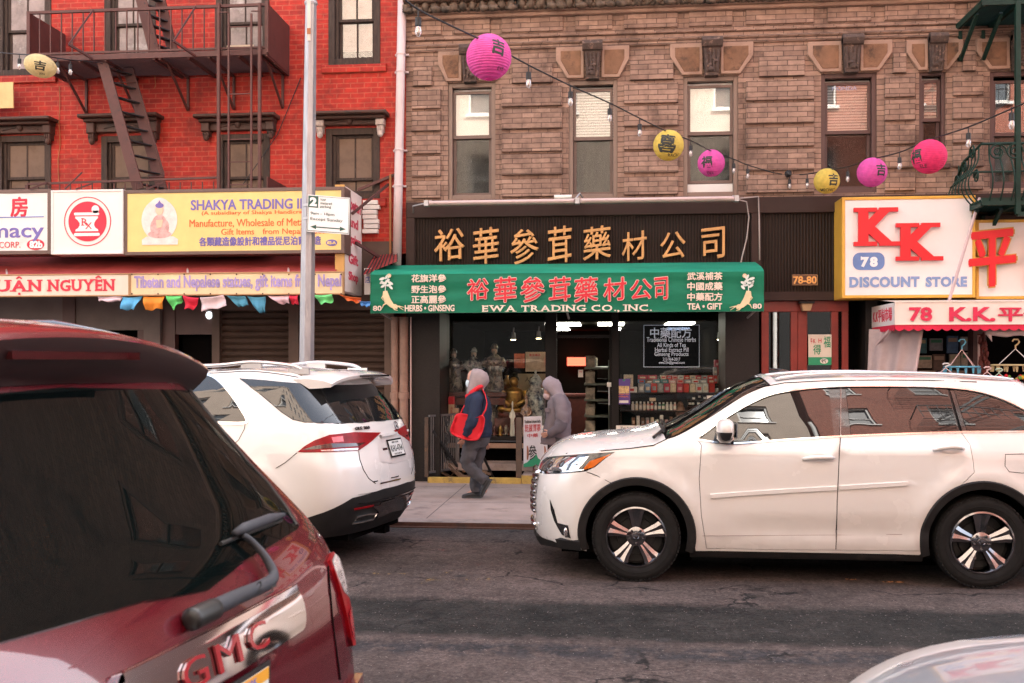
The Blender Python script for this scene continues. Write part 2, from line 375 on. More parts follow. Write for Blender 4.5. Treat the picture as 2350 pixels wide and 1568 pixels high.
def worn(name, col, th):
 m, n, l, p = _new(name); p.inputs['Base Color'].default_value = (*col, 1); p.inputs['Roughness'].default_value = .8
 t = n.new('ShaderNodeTexCoord'); z = n.new('ShaderNodeTexNoise'); z.inputs['Scale'].default_value = 14; z.inputs['Detail'].default_value = 9; z.inputs['Roughness'].default_value = .8; l.new(t.outputs['Object'], z.inputs[0])
 r = n.new('ShaderNodeMapRange'); r.inputs[1].default_value = th; r.inputs[2].default_value = th+.12; r.inputs[4].default_value = .75; l.new(z.outputs[0], r.inputs[0]); l.new(r.outputs[0], p.inputs['Alpha'])
 return m
paint('yellow_survey_paint', [((855,1317),(985,1319)), ((965,1340),(1040,1310)), ((940,1332),(1130,1330))], .035, worn('worn_yellow_paint', (.45, .27, .06), .52))
paint('red_survey_paint', [((1000,1262),(1090,1265)), ((1080,1258),(1130,1256)), ((1120,1280),(1140,1264)), ((1060,1297),(1155,1294)), ((1190,1255),(1240,1252)), ((1190,1298),(1250,1300))], .07, worn('worn_red_paint', (.35, .04, .05), .54))
paint('orange_survey_paint', [((2025,1336),(2075,1337)), ((1940,1330),(1965,1331))], .05, worn('worn_orange_paint', (.55, .25, .08), .42))
M_TAN = mat('tan_render', (.50, .41, .335), rough=.85, var=.08, vs=1.2)
M_OBR = brick_mat('far_red_brick', (.34, .10, .06), (.28, .08, .05), (.30, .16, .12), (.2, .07, .05), bump=.2)
M_FGLASS = mat('far_glass', (.05, .06, .07), rough=.05, var=0, spec=.8)
M_WHITE = mat('white_paint', (.66, .65, .62), rough=.5, var=.05)
M_IRON = mat('black_iron', (.02, .02, .022), rough=.6, var=.1)
def far_building(name, label, x0, x1, h, m, esc):
 t = thing(name, label, 'building', (x0, -5, 0))
 holes = []; nx = int((x1-x0)/2.7); dx = (x1-x0)/nx
 for fl in range(7):
  for i in range(nx):
   cx = x0+dx*(i+.5); z = 4.4+fl*3.15
   holes.append((cx-.5, cx+.5, z, z+1.75))
 w = MB()                                          # faces +y, towards the street
 holed_wall(w, x0, x1, 0, h, holes, 0, .2)
 w.v = [(a, -5-b, c) for a, b, c in w.v]; w.f = [tuple(reversed(f)) for f in w.f]
 w.box(x0, x1, -17, -5.25, 0, h-.05); w.box(x0, x1, -5, -4.75, h-.5, h)
 w.build('wall', m, t)
 q = MB(); q.box(x0, x1, -5, -4.9, .12, 3.6); q.build('reflection_dimming_band', M_BLACK, t)  # black band added to darken what the shop glass mirrors
 for (a, b, c, d) in holes:
  f = MB(); frame(f, a, b, c, d, .07, -5.16, -5.08); f.box(a+.07, b-.07, -5.15, -5.10, (c+d)/2-.03, (c+d)/2+.03); f.box(a-.08, b+.08, -5.0, -4.9, c-.1, c)
  fo = f.build('window', M_WHITE, t); MB().box(a+.07, b-.07, -5.19, -5.17, c+.07, d-.07).build('pane', M_FGLASS, fo)
 e = MB()
 for cx in esc:
  for fl in range(6):
   z = 4.1+fl*3.15
   [e.box(cx-2.1, cx+2.1, -4.9+.14*k, -4.87+.14*k, z-.02, z) for k in range(7)]
   for q in (z+.45, z+.9): e.bar((cx-2.1,-3.95,q), (cx+2.1,-3.95,q), .035)
   for k in range(15): e.bar((cx-2.1+.3*k,-3.95,z), (cx-2.1+.3*k,-3.95,z+.9), .022)
   for sx in (-2.1, 2.1): e.bar((cx+sx,-4.95,z+.9),(cx+sx,-3.95,z+.9),.035)
   if fl < 5:
    for yy in (-4.1, -4.5): e.bar((cx-1.6,yy,z),(cx+1.5,yy,z+3.15),.05,.09)
 if esc: e.build('fire_escape', M_IRON, t)
 return t
far_building('tan_apartment_block', 'tan plastered apartment block across the street, mirrored in the car windows', -26, 5.6, 25, M_TAN, [])
far_building('far_brick_tenement', 'red brick tenement with black fire escapes across the street, mirrored in the car windows', 5.9, 26, 26, M_OBR, [11, 19])
tag(MB().lathe([(.07, 0), (.07, 17)], (5.75, -4.9, 0), 12).build('far_downspout', M_WHITE, smooth=True), 'white rain pipe on the block across the street', 'pipe')
t = thing('added_sky_block', 'unseen brown brick block added to keep bright sky out of the red car paint', 'building', (70, 5, 0)); w = MB(); w.box(70, 82, -14, 26, 0, 16); w.build('wall', M_OBR, t)  # unseen block added to hide the bright sky at the street end
for k in range(8):
 for j in range(4): f = MB(); f.box(69.9, 70.02, -10+4*k, -8.6+4*k, 2.5+3.3*j, 4.4+3.3*j); f.build('window', M_FGLASS, t)
# ================================================================ the brown brick building
M_BRN = brick_mat('brown_brick', (.335, .215, .16), (.225, .140, .105), (.105, .065, .05), (.080, .047, .035), bw=.29, bh=.076, ms=.006, sth=.50)
M_STONE = mat('lintel_stone', (.33, .21, .155), rough=.85, var=.15, vs=5, dirt=(.16, .09, .06), ds=2.2, dth=.56, bump=.2)
M_STAIN = mat('stained_sandstone', (.20, .105, .06), rough=.9, var=.3, vs=6, dirt=(.06, .035, .025), ds=4.5, dth=.52, bump=.35)
M_CARVE = mat('sooty_carved_stone', (.075, .05, .042), rough=.9, var=.35, vs=20, dirt=(.30, .19, .14), ds=14, dth=.55)
M_CORN = mat('sooty_cornice', (.12, .085, .062), rough=.9, var=.5, vs=9, dirt=(.015, .015, .013), ds=5, dth=.50)
M_WFR = mat('brown_window_frame', (.13, .08, .064), rough=.5, var=.1)
M_WFR2 = mat('tan_window_frame', (.20, .135, .105), rough=.5, var=.1)
M_WDK = mat('dark_brown_frame', (.075, .035, .03), rough=.5, var=.15)
M_PANE = glass_mat('window_pane', (.88, .88, .86), .10)
M_PANEW = glass_mat('screened_pane', (.62, .62, .60), .03, rough=.06)
M_REFLSHEET = mat('white_reflection_sheet', (.92, .91, .88), rough=.8, var=.04, emit=None)  # white sheet that stands for the bright reflection in two upper panes
M_BLIND2 = mat('grey_curtain', (.22, .21, .19), rough=.9, var=.25, vs=5, stretch=(3, 3, .6))
M_SLAT = None
def slat_mat():
 m, n, l, p = _new('slatted_blind'); t = n.new('ShaderNodeTexCoord'); s = n.new('ShaderNodeSeparateXYZ'); l.new(t.outputs['Object'], s.inputs[0])
 a = n.new('ShaderNodeMath'); a.operation = 'MULTIPLY'; a.inputs[1].default_value = 2*pi/.042; l.new(s.outputs[2], a.inputs[0])
 b = n.new('ShaderNodeMath'); b.operation = 'SINE'; l.new(a.outputs[0], b.inputs[0])
 r = n.new('ShaderNodeMapRange'); r.inputs[1].default_value = -.6; r.inputs[2].default_value = .6; l.new(b.outputs[0], r.inputs[0])
 x = n.new('ShaderNodeMix'); x.data_type = 'RGBA'; l.new(r.outputs[0], x.inputs[0]); x.inputs[6].default_value = (.16, .15, .14, 1); x.inputs[7].default_value = (.52, .50, .47, 1); l.new(x.outputs[2], p.inputs['Base Color'])
 return m
M_SLAT = slat_mat()
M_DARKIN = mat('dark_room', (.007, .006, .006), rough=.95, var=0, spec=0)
BX0 = X(932, YF)
brown = thing('brown_brick_building', 'brown brick tenement with raised brick bands and stained flared stone lintels over tall windows', 'building', (BX0, YF, 0))
WIN = [(1028,190,1137,458,1080), (1305,184,1417,456,1360), (1568,175,1694,451,1632), (1884,168,2012,443,1951), (2109,165,2170,377,2145), (2271,163,2405,432,2336)]
holes = [R(a, b, c, d) for a, b, c, d, _ in WIN]
ZTOPF = Zz(1340, 461, YF)                             # top of the shop fascia
HZ = 21.5
w = MB(); holed_wall(w, BX0, 14, ZTOPF-.3, 7.42, holes, YF, .24)
holed_wall(w, BX0, 14, 7.42, HZ, [(X(u, YF)-.1, X(u+110, YF)+.1, 7.95, 9.9) for u in (1075, 1360, 1632, 1951, 2200)], YF, .24)
w.box(BX0, 14, 27, 27.2, 0, HZ); w.quad((BX0,27,HZ),(BX0,YF,HZ),(14,YF,HZ),(14,27,HZ)); w.quad((BX0,27,0),(BX0,YF+1.2,0),(BX0,YF+1.2,HZ),(BX0,27,HZ)); w.quad((14,YF,0),(14,27,0),(14,27,HZ),(14,YF,HZ))
w.quad((BX0,YF,4.1),(BX0,YF+1.2,4.1),(BX0,YF+1.2,HZ),(BX0,YF,HZ))
w.build('wall', M_BRN, brown)
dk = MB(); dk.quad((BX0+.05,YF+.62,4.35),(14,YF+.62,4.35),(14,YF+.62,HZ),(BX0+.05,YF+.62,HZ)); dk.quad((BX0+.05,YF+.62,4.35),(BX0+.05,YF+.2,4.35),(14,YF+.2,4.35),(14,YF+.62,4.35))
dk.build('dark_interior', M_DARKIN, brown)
pn = MB()
rows = [(149,192), (200,245), (252,297), (306,349), (356,402), (413,452)]
rz = [(Zz(1220, b, YF), Zz(1220, a, YF)) for a, b in rows]
cols = [(946,1012), (1152,1290), (1432,1556), (1711,1867), (2029,2098), (2185,2255)]
cut = {0: (949,992), 1: (1175,1268), 2: (1446,1545), 3: (1741,1845), 4: (2048,2078), 5: (2207,2237)}
for ci, (a, b) in enumerate(cols):
 for ri, (z0, z1) in enumerate(rz):
  aa, bb = (cut[ci] if ri == 0 else (a, b))
  pn = MB(); pn.cham(X(aa,YF), X(bb,YF), YF-.05, YF+.01, z0, z1, .006); pn.build('brick_band', M_BRN, brown)
fr = MB()
for a, b in ((946,1013), (1042,1125), (1152,1292), (1320,1405), (1432,1555), (1581,1680), (1711,1867), (1898,1998), (2029,2190), (2220,2300)):
 fr = MB(); fr.cham(X(a,YF), X(b,YF), YF-.03, YF+.01, Zz(1400, 68, YF), Zz(1400, 29, YF), .006); fr.build('brick_frieze', M_BRN, brown)
sc_ = MB(); z0, z1 = Zz(1350, 101, YF), Zz(1350, 94, YF)
sc_.cham(BX0, 14, YF-.07, YF+.01, z0, z1, .02); sc_.cham(BX0, 14, YF-.04, YF+.01, z0-.06, z0-.002, .01); sc_.cham(BX0, 14, YF-.035, YF+.01, Zz(1350, 83, YF), Zz(1350, 79, YF), .01)
sc_.build('string_course', M_BRN, brown)
cz0, cz1 = Zz(1350, 27, YF), Zz(1350, 3, YF)
cn = MB(); cn.cham(BX0, 14, YF-.09, YF+.01, cz0-.06, cz0, .015); cn.cham(BX0, 14, YF-.30, YF+.01, cz1, cz1+.14, .03); cn.cham(BX0, 14, YF-.13, YF+.01, cz0, cz1, .02)
cn.build('cornice', M_STONE, brown)
cl = MB(); x = BX0+.04
while x < 9:
 k = random.uniform(.8, 1.15); hh = cz1-cz0
 cl.blob((x, YF-.16, cz0+hh*.55), .075*k, .075, hh*.5, 8, 5, .18); cl.blob((x+.07, YF-.15, cz0+hh*.25), .05, .05, hh*.22, 7, 4, .2)
 if random.random() < .35: cl.blob((x+.03, YF-.2, cz0+hh*.2), .09, .06, hh*.3, 8, 5, .25)
 x += .145
cl.build('carved_leaf_band', M_CORN, brown, smooth=True)
def lintel(cu, utl, utr, ubl, ubr, vt, vb, kw):
 z1, z0 = Zz(cu, vt, YF), Zz(cu, vb, YF); h = z1-z0
 xtl, xtr, xbl, xbr, cx = X(utl,YF), X(utr,YF), X(ubl,YF), X(ubr,YF), X(cu,YF); kx = kw/2
 s = MB()
 def slab(pts, y0): s.poly([(a, y0, b) for a, b in pts], (0, YF+.01-y0, 0))
 zm = z1-h*.42
 for sg in (-1, 1):
  xt, xb = (xtl, xbl) if sg < 0 else (xtr, xbr)
  out = [(cx+sg*kx, z0), (xb, z0), (xt, zm), (xt, z1), (cx+sg*kx, z1)]
  if sg > 0: out = out
  else: out = list(reversed(out))
  s = MB(); slab(out, YF-.055); so = s.build('lintel', M_STONE, brown, bevel=.012)
 g = .045
 for sg in (-1, 1):
  xt, xb = (xtl, xbl) if sg < 0 else (xtr, xbr)
  q = [(cx+sg*(kx+g), z0+g), (xb-sg*g*.6, z0+g), (xt-sg*g*1.6, zm), (xt-sg*g*1.6, z1-g*1.3), (cx+sg*(kx+g), z1-g*1.3)]
  if sg < 0: q = list(reversed(q))
  p = MB(); p.poly([(a, YF-.062, b) for a, b in q], (0, .05, 0)); p.build('lintel_panel', M_STAIN, brown, bevel=.01)
 k = MB(); kt, kb_ = kx*1.0, kx*.72
 k.poly([(cx-kb_, YF-.12, z0-.03), (cx+kb_, YF-.12, z0-.03), (cx+kt, YF-.17, z1+.02), (cx-kt, YF-.17, z1+.02)], (0, .16, 0))
 for i in range(4):
  xx = cx-kb_*.8+kb_*1.6*i/3; k.tube([(xx*1.0, YF-.13, z0+.02), (xx, YF-.145, z0+h*.35), (cx+(xx-cx)*1.2, YF-.165, z1-h*.28)], [.014, .02, .014], 6)
 for zz, r in ((z1-h*.1, .055), (z1-h*.02, .075)): k.tube([(cx-kt*1.15, YF-.16, zz), (cx+kt*1.15, YF-.16, zz)], r, 8)
 for i in range(5): k.blob((cx+random.uniform(-.05,.05), YF-.14, z0+h*(.12+.12*i)), .05, .03, .035, 7, 5, .25)
 k.build('keystone', M_CARVE, brown, smooth=True, sharp=40)
for (a, b, c, d, cu), (tl, tr), (vt, vb) in zip(WIN, ((1006,1152), (1276,1444), (1537,1728), (1852,2046), (2078,2208), (2238,2440)), ((119,188), (109,181), (101,173), (96,166), (93,163), (88,160))):
 kw = .26 if cu != 2145 else .22
 lintel(cu, tl, tr, a-3, c+4, vt, vb, kw)
def sash_window(par, r, mframe, msash, top, bot, mp_t, mp_b, split=.5, d0=.03, dark=False, openb=0., wide=.065):
 x0, x1, z0, z1 = r
 f = MB(); frame(f, x0, x1, z0, z1, wide, YF+d0, YF+d0+.09, wide*1.1); fo = f.build('window', mframe, par, bevel=.006)
 a, b, c, d = x0+wide, x1-wide, z0+wide*1.1, z1-wide; zm = c+(d-c)*split
 s = MB(); frame(s, a+.004, b-.004, zm, d-.05, .04, YF+d0+.05, YF+d0+.085, .05); frame(s, a+.004, b-.004, c+openb, zm+.045, .045, YF+d0+.09, YF+d0+.125)
 s.build('sash', msash, fo)
 g = MB(); g.box(a+.044, b-.044, YF+d0+.066, YF+d0+.07, zm+.05, d-.09); g.build('pane', mp_t, fo)
 g = MB(); g.box(a+.049, b-.049, YF+d0+.106, YF+d0+.11, c+.045+openb, zm); g.build('pane', mp_b, fo)
 for m, z_0, z_1 in ((top, zm-.02, d), (bot, c, zm-.021)):
  if m:
   q = MB(); q.box(a, b, YF+d0+.135, YF+d0+.145, z_0, z_1); q.build('blind_or_reflection', m, fo)  # white sheets stand in for reflections, the others are blinds and curtains
 return fo
sash_window(brown, holes[0], M_WFR2, M_WFR, M_REFLSHEET, M_BLIND2, M_PANE, M_PANEW, .53)
sash_window(brown, holes[1], M_WFR2, M_WFR, M_SLAT, M_BLIND2, M_PANE, M_PANEW, .50)
sash_window(brown, holes[2], M_WFR2, M_WFR, M_REFLSHEET, M_BLIND2, M_PANE, M_PANEW, .52, openb=.14)
sash_window(brown, holes[3], M_WDK, M_WDK, M_SLAT, None, M_PANE, M_PANEW, .50)
sash_window(brown, holes[4], M_WDK, M_WDK, M_SLAT, None, M_PANE, M_PANEW, .47, wide=.05)
sash_window(brown, holes[5], M_WDK, M_WDK, None, M_BLIND2, M_PANE, M_PANEW, .45)
for u in (1075, 1360, 1632, 1951, 2200):
 sash_window(brown, (X(u, YF)-.1, X(u+110, YF)+.1, 7.95, 9.9), M_WFR2, M_WFR, M_BLIND2, None, M_PANE, M_PANE)
q = MB(); a, b, c, d = holes[2]; q.box(a+.07, b-.07, YF+.1, YF+.11, c+.075, c+.2); q.build('white_sill_board', M_WHITE, brown)
q = MB(); a, b, c, d = holes[4]; q.cham(a-.02, b+.05, YF-.05, YF+.06, c-.07, c, .01); q.build('window_sill', M_WDK, brown)
q = MB(); wx = X(1956, YF); wz = Zz(1951, 205, YF); wtext(q, 'MONDA', 1909, 199, 1966, 208, YF+.1); q.build('window_lettering', mat('faded_blue', (.35, .38, .55), rough=.7, var=0), brown)
def ribbed(name, c1, c2, per=.045):
 m, n, l, p = _new(name); p.inputs['Roughness'].default_value = .6; p.inputs['Specular IOR Level'].default_value = .15
 t = n.new('ShaderNodeTexCoord'); s = n.new('ShaderNodeSeparateXYZ'); l.new(t.outputs['Object'], s.inputs[0])
 a = n.new('ShaderNodeMath'); a.operation = 'MULTIPLY'; a.inputs[1].default_value = 2*pi/per; l.new(s.outputs[0], a.inputs[0])
 b = n.new('ShaderNodeMath'); b.operation = 'SINE'; l.new(a.outputs[0], b.inputs[0])
 z = n.new('ShaderNodeTexNoise'); z.inputs['Scale'].default_value = 2.4; z.inputs['Detail'].default_value = 8; l.new(t.outputs['Object'], z.inputs[0])
 x = n.new('ShaderNodeMix'); x.data_type = 'RGBA'; l.new(z.outputs[0], x.inputs[0]); x.inputs[6].default_value = (*c1, 1); x.inputs[7].default_value = (*c2, 1)
 r = n.new('ShaderNodeMapRange'); r.inputs[1].default_value = -.9; r.inputs[2].default_value = -.3; r.inputs[3].default_value = .35; r.inputs[4].default_value = 1; l.new(b.outputs[0], r.inputs[0])
 y = n.new('ShaderNodeMix'); y.data_type = 'RGBA'; y.blend_type = 'MULTIPLY'; y.inputs[0].default_value = 1; l.new(x.outputs[2], y.inputs[6]); l.new(r.outputs[0], y.inputs[7]); l.new(y.outputs[2], p.inputs['Base Color'])
 bp = n.new('ShaderNodeBump'); bp.inputs['Distance'].default_value = .01; bp.inputs['Strength'].default_value = .6; l.new(b.outputs[0], bp.inputs['Height']); l.new(bp.outputs[0], p.inputs['Normal'])
 return m
M_RIB = ribbed('ribbed_brown_cladding', (.020, .012, .009), (.034, .021, .016))
M_FASC = mat('brown_metal_trim', (.042, .023, .019), rough=.6, spec=.2, var=.2, vs=2, dirt=(.04, .022, .018), ds=2)
M_PIER = mat('dark_granite_pier', (.017, .013, .012), rough=.5, spec=.25, var=.3, vs=60, dirt=(.09, .07, .06), ds=90, dth=.6)
fx0, fx1 = BX0+.02, X(1743, YF)
fz0 = Zz(1340, 612, YF); fz1 = Zz(1340, 461, YF)
f = MB(); f.cham(fx0, 6.0, YF-.10, YF+.02, fz1-.24, fz1, .01); f.box(fx0, fx0+.13, YF-.10, YF+.02, fz0, fz1-.24); f.box(X(1722,YF), fx1, YF-.11, YF+.02, fz0-.55, fz1-.24)
f.box(fx1, 4.7, YF-.05, YF+.02, Zz(1840,690,YF), Zz(1840,670,YF)); f.build('fascia_frame', M_FASC, brown)
f = MB(); f.box(fx0+.13, X(1722,YF), YF-.05, YF+.02, fz0-.3, fz1-.24); f.box(fx1, 4.7, YF-.04, YF+.02, Zz(1840,670,YF), fz1-.24)
f.build('fascia_panel', M_RIB, brown)
f = MB(); f.box(fx0, 9.5, YF+.02, YF+1.1, fz1-.3, fz1-.05); f.box(fx0, fx1, YF+.03, YF+.2, fz0-.3, fz1-.3); f.build('shop_head', M_FASC, brown)
pz = Zz(970, 700, YF)
f = MB(); f.box(BX0+.01, X(1010,YF), YF-.04, YF+.9, 0, pz+.3); f.build('pier', M_PIER, brown)
f = MB(); f.box(X(1664,YF), X(1741,YF), YF-.03, YF+.9, 0, pz+.3); f.build('pier', M_PIER, brown)
f = MB(); f.box(X(1985,YF), X(2012,YF), YF-.03, YF+.9, 0, Zz(1985,690,YF)); f.build('pier', M_PIER, brown)
# ================================================================ lettering with slab serifs
SERIF = {'E': [(-.1,0,.3,.1),(-.1,.9,.3,1),(.88,0,1,.3),(.88,.7,1,1)], 'W': [(-.08,.9,.28,1),(.72,.9,1.08,1)], 'A': [(-.12,0,.3,.1),(.68,0,1.12,.1)],
 'T': [(.26,0,.74,.1),(0,.66,.1,1),(.9,.66,1,1)], 'R': [(-.1,0,.42,.1),(-.1,.9,.3,1),(.72,0,1.08,.1)], 'D': [(-.12,0,.3,.1),(-.12,.9,.3,1)],
 'I': [(-1.1,0,2.1,.1),(-1.1,.9,2.1,1)], 'N': [(-.12,0,.34,.1),(-.12,.9,.25,1),(.66,.9,1.12,1)], 'G': [(.6,.36,1.1,.46),(.86,.7,.97,1)], 'C': [(.86,.68,.97,1)],
 'O': [], 'H': [(-.1,0,.36,.1),(-.1,.9,.36,1),(.64,0,1.1,.1),(.64,.9,1.1,1)], 'U': [(-.1,.9,.36,1),(.64,.9,1.1,1)], 'Y': [(-.1,.9,.34,1),(.66,.9,1.1,1),(.26,0,.74,.1)],
 'K': [(-.12,0,.5,.11),(-.12,.89,.5,1),(.56,.89,1.06,1),(.56,0,1.14,.11)], '7': [(0,.66,.14,1)]}
def serif(mb, body, x0, x1, z0, z1, Y, bold=.01, ext=.006, gap=.14, k=1.):
 h = z1-z0; lay = []; x = 0
 for ch in body:
  if ch == ' ': x += .32; continue
  vs, fs = glyphs(ch, bold, ext, 1., 3); a = min(q[0] for q in vs); b = max(q[0] for q in vs)
  low = min(q[1] for q in vs); wdt = b-a
  lay.append((ch, x, wdt, vs, fs, a)); x += wdt+gap*(.6 if ch in '.,' else 1)
 tot = lay[-1][1]+lay[-1][2]; sx = (x1-x0)/tot; sz = h/.727
 for ch, px, wd, vs, fs, a in lay:
  y0 = 0 if ch in 'J,' else (-.008-bold)
  mb.add([(x0+(q[0]-a+px)*sx, Y-q[2]*k, z0+(q[1]-y0)*h/(.727+2*bold)) for q in vs], fs)
  gw = wd*sx; gx = x0+px*sx
  for (p, q0, r, s) in SERIF.get(ch, []):
   mb.box(gx+p*gw, gx+r*gw, Y-ext*k*1.02, Y+ext*k, z0+q0*h, z0+s*h)
 return mb
M_GOLD = mat('gold_leaf_letter', (.52, .27, .10), rough=.45, metal=.25, var=.2, vs=5)
M_RED = mat('red_sign_letter', (.62, .012, .03), rough=.5, var=.06)
M_CREAM = mat('cream_letter', (.80, .66, .55), rough=.6, var=.05)
M_WLET = mat('white_letter', (.82, .80, .78), rough=.6, var=.03)
M_GREEN = mat('green_awning_canvas', (.009, .165, .09), rough=.7, spec=.25, var=.16, vs=1.6, bump=.35, bs=6, dirt=(.02, .16, .085), ds=2.2, dth=.6, stretch=(.5, 1, 3))
M_GREEN2 = mat('green_awning_top', (.014, .235, .14), rough=.7, spec=.25, var=.2, vs=2, stretch=(.4, 1, 3), dirt=(.06, .34, .24), ds=3, dth=.62)
NAME8 = '裕華參茸藥材公司'
gl = thing('gold_shop_lettering', 'raised gold Chinese characters in a row on the dark ribbed fascia', 'sign', (X(1330,YF), YF, Zz(1330,560,YF)))
for ch, (a, b, c, d) in zip(NAME8, ((997,525,1066,598),(1086,523,1145,606),(1171,526,1236,606),(1257,520,1312,604),(1338,520,1402,596),(1427,532,1484,598),(1515,533,1573,594),(1609,523,1663,594))):
 m = MB(); wtext(m, ch, a, b, c, d, YF-.10, bold=.007, ext=.03, shear=.11); m.build('character', M_GOLD, gl, bevel=.004, seg=1)
tl = thing('tube_light_fixture', 'long pale pink fluorescent fixture along the top of the fascia', 'light fixture', (X(975,14.6), 14.6, Zz(1330,463,14.6)))
YT = 14.62
def tz(u): return Zz(u, 466.5-(u-975)*.0105, YT)
zc = Zz(1330, 462, YT)
M_TUBE = mat('pale_pink_fixture', (.55, .41, .39), rough=.45, var=.05); M_GREY = mat('grey_metal', (.42, .41, .42), rough=.45, metal=.4, var=.1)
for a, b in ((984,1319),(1331,1686)):
 m = MB(); m.cham(X(a,YT), X(b,YT), YT-.06, YT+.06, zc-.034, zc+.034, .025); m.build('lamp_body', M_TUBE, tl, bevel=.008)
m = MB()
for u in (979, 1325, 1690): m.box(X(u-5,YT), X(u+5,YT), YT-.05, YT+.07, zc-.042, zc+.042); m.bar((X(u,YT),YT+.05,zc), (X(u,YT),YF,zc+.1), .03)
m.tube([(X(940,YT),YF-.1,zc-.09),(X(945,YT),YT+.1,zc-.02),(X(975,YT),YT,zc)], .012); m.tube([(X(1318,YT),YT,zc+.02),(X(1330,YT),YT+.1,zc+.13),(X(1345,YT),YF,zc+.02)], .012)
m.build('bracket', M_GREY, tl)
mv = thing('floodlight_housing', 'small white cylindrical fixture under the second window', 'light fixture', (X(1290,14.8), 14.8, Zz(1290,454,14.8)))
m = MB(); m.lathe([(.0,0),(.035,0),(.035,.26),(.0,.26)], (X(1272,14.8), 14.8, Zz(1290,453,14.8)), 14, 'x'); m.build('housing', M_WHITE, mv, smooth=True, sharp=40)
m = MB(); m.bar((X(1290,14.8),14.8,Zz(1290,453,14.8)),(X(1290,14.8),15.0,Zz(1290,456,14.8)), .03); m.build('bracket', M_GREY, mv)
cb = MB(); cb.tube([(X(1690,YT),YT,zc),(X(1740,YF-.12),YF-.13,Zz(1740,452,YF-.12)),(X(1742,YF-.12),YF-.13,Zz(1742,520,YF-.12)),(X(1743,YF-.12),YF-.13,Zz(1743,598,YF-.12))], .011)
cb.tube([(X(1690,YT),YT,zc-.01),(X(1715,YT),YT+.1,zc-.03),(X(1722,YT),YT+.15,zc-.25),(X(1718,YT),YT+.2,zc-.55),(X(1708,YT),YT+.2,zc-.8),(X(1702,YT),YT+.2,zc-.98)], .010)
tag(cb.build('electric_cable', mat('grey_cable', (.40,.34,.32), rough=.6), smooth=True), 'grey cables dropping from the fixture down to the green awning', 'cable')
pq = thing('number_plaque', 'brown house number plaque with orange figures 78-80 on the dark cladding', 'sign', (X(1846,YF), YF, Zz(1846,643,YF)))
a, b, c, d = R(1817,630,1877,656,YF-.06); m = MB(); m.cham(a, b, YF-.075, YF-.04, c, d, .008); m.build('plate', mat('brown_plaque', (.075,.025,.014), rough=.4), pq, bevel=.006)
m = MB(); wtext(m, '78-80', 1820, 634, 1874, 652, YF-.08, bold=.03, ext=.004); m.build('lettering', mat('orange_figures', (.75,.36,.10), rough=.5), pq)
m = MB(); frame(m, a+.008, b-.008, c+.008, d-.008, .006, YF-.079, YF-.07); m.build('border', mat('gilt_border', (.45,.25,.1), rough=.5), pq)
YA = 14.05
aw = thing('green_awning', 'green canvas awning with red Chinese shop name and white lettering', 'awning', (X(1300,YA), YA, Zz(1300,718,YA)))
ax0, ax1 = X(850,YA), X(1753,YA); az0, az1 = Zz(1300,717,YA), Zz(1300,627,YA); awz = Zz(1300,606,YF-.12)
m = MB(); nx, nz = 90, 12
def rip(x, t): return .012*sin(x*1.3+t*9)*t*(1-t)*3+.010*sin(7*t+x*.9+1.5*sin(x*.7))*sin(pi*t)+.006*sin(16*t+2.2*sin(x*1.1))
for j in range(nz+1):
 for i in range(nx+1):
  x = ax0+(ax1-ax0)*i/nx; t = j/nz; m.v.append((x, YA+rip(x, t)-.0, az0+(az1-az0)*t))
for j in range(nz):
 for i in range(nx): o = j*(nx+1)+i; m.f.append((o, o+1, o+nx+2, o+nx+1))
m.build('valance', M_GREEN, aw, smooth=True)
m = MB(); prof = [(YA, az1), (YA+.05, az1+.035), (YA+.25, az1+.085), (14.86, awz)]
for i in range(nx+1):
 x = ax0+(ax1-ax0)*i/nx
 for k, (y, z) in enumerate(prof): m.v.append((x, y, z+(.010*sin(x*2.3+k) if 0 < k < 3 else 0)))
for i in range(nx):
 for k in range(3): o = i*4+k; m.f.append((o, o+4, o+5, o+1))
m.build('top_cover', M_GREEN2, aw, smooth=True)
m = MB()
for x in (ax0, ax1): m.poly([(x,YA,az0),(x,14.86,az0+.25),(x,14.86,awz),(x,YA+.05,az1+.03),(x,YA,az1)], (.005 if x == ax0 else -.005, 0, 0))
m.build('side_panel', M_GREEN, aw)
m = MB()
for u in (870, 1300, 1735): m.tube([(X(u,YA),YA+.02,az0+.02),(X(u,YA),14.9,az0-.05)], .016)
m.tube([(ax0,YA+.02,az0+.012),(ax1,YA+.02,az0+.012)], .014); m.build('support_bar', M_GREY, aw)
YL = YA-.028
m = MB(); mo = MB()
for ch, (a, b, c, d) in zip(NAME8, ((1072,640,1121,688),(1134,636,1185,694),(1194,636,1250,693),(1260,636,1309,692),(1318,637,1372,693),(1385,638,1437,690),(1446,642,1496,687),(1502,637,1532,688))):
 wtext(mo, ch, a-1.5, b-1.5, c+1.5, d+1.5, YL+.004, bold=.034, ext=.001, shear=.09); wtext(m, ch, a, b, c, d, YL, bold=.010, ext=.002, shear=.09)
mo.build('character_outline', mat('pale_pink_outline', (.72,.5,.45), rough=.6), aw); m.build('red_characters', M_RED, aw)
m = MB(); x0, x1, z0, z1 = R(1107,700,1496,715,YL); serif(m, 'EWA TRADING CO., INC.', x0, x1, z0, z1, YL, bold=.018, ext=.002, gap=.13)
for tx, (a, b, c, d) in (('HERBS • GINSENG',(929,700,1043,715)),('TEA • GIFT',(1577,696,1657,711)),('80',(856,702,876,714)),('80',(1727,697,1748,709)),
 ('花旗洋參',(944,630,1024,648)),('野生泡參',(944,655,1024,673)),('正高麗參',(944,678,1024,697)),('武溪補茶',(1577,625,1658,643)),('中國成藥',(1577,648,1658,667)),('中藥配方',(1577,672,1658,691))):
 wtext(m, tx, a, b, c, d, YL, bold=.026, ext=.002, shear=.0)
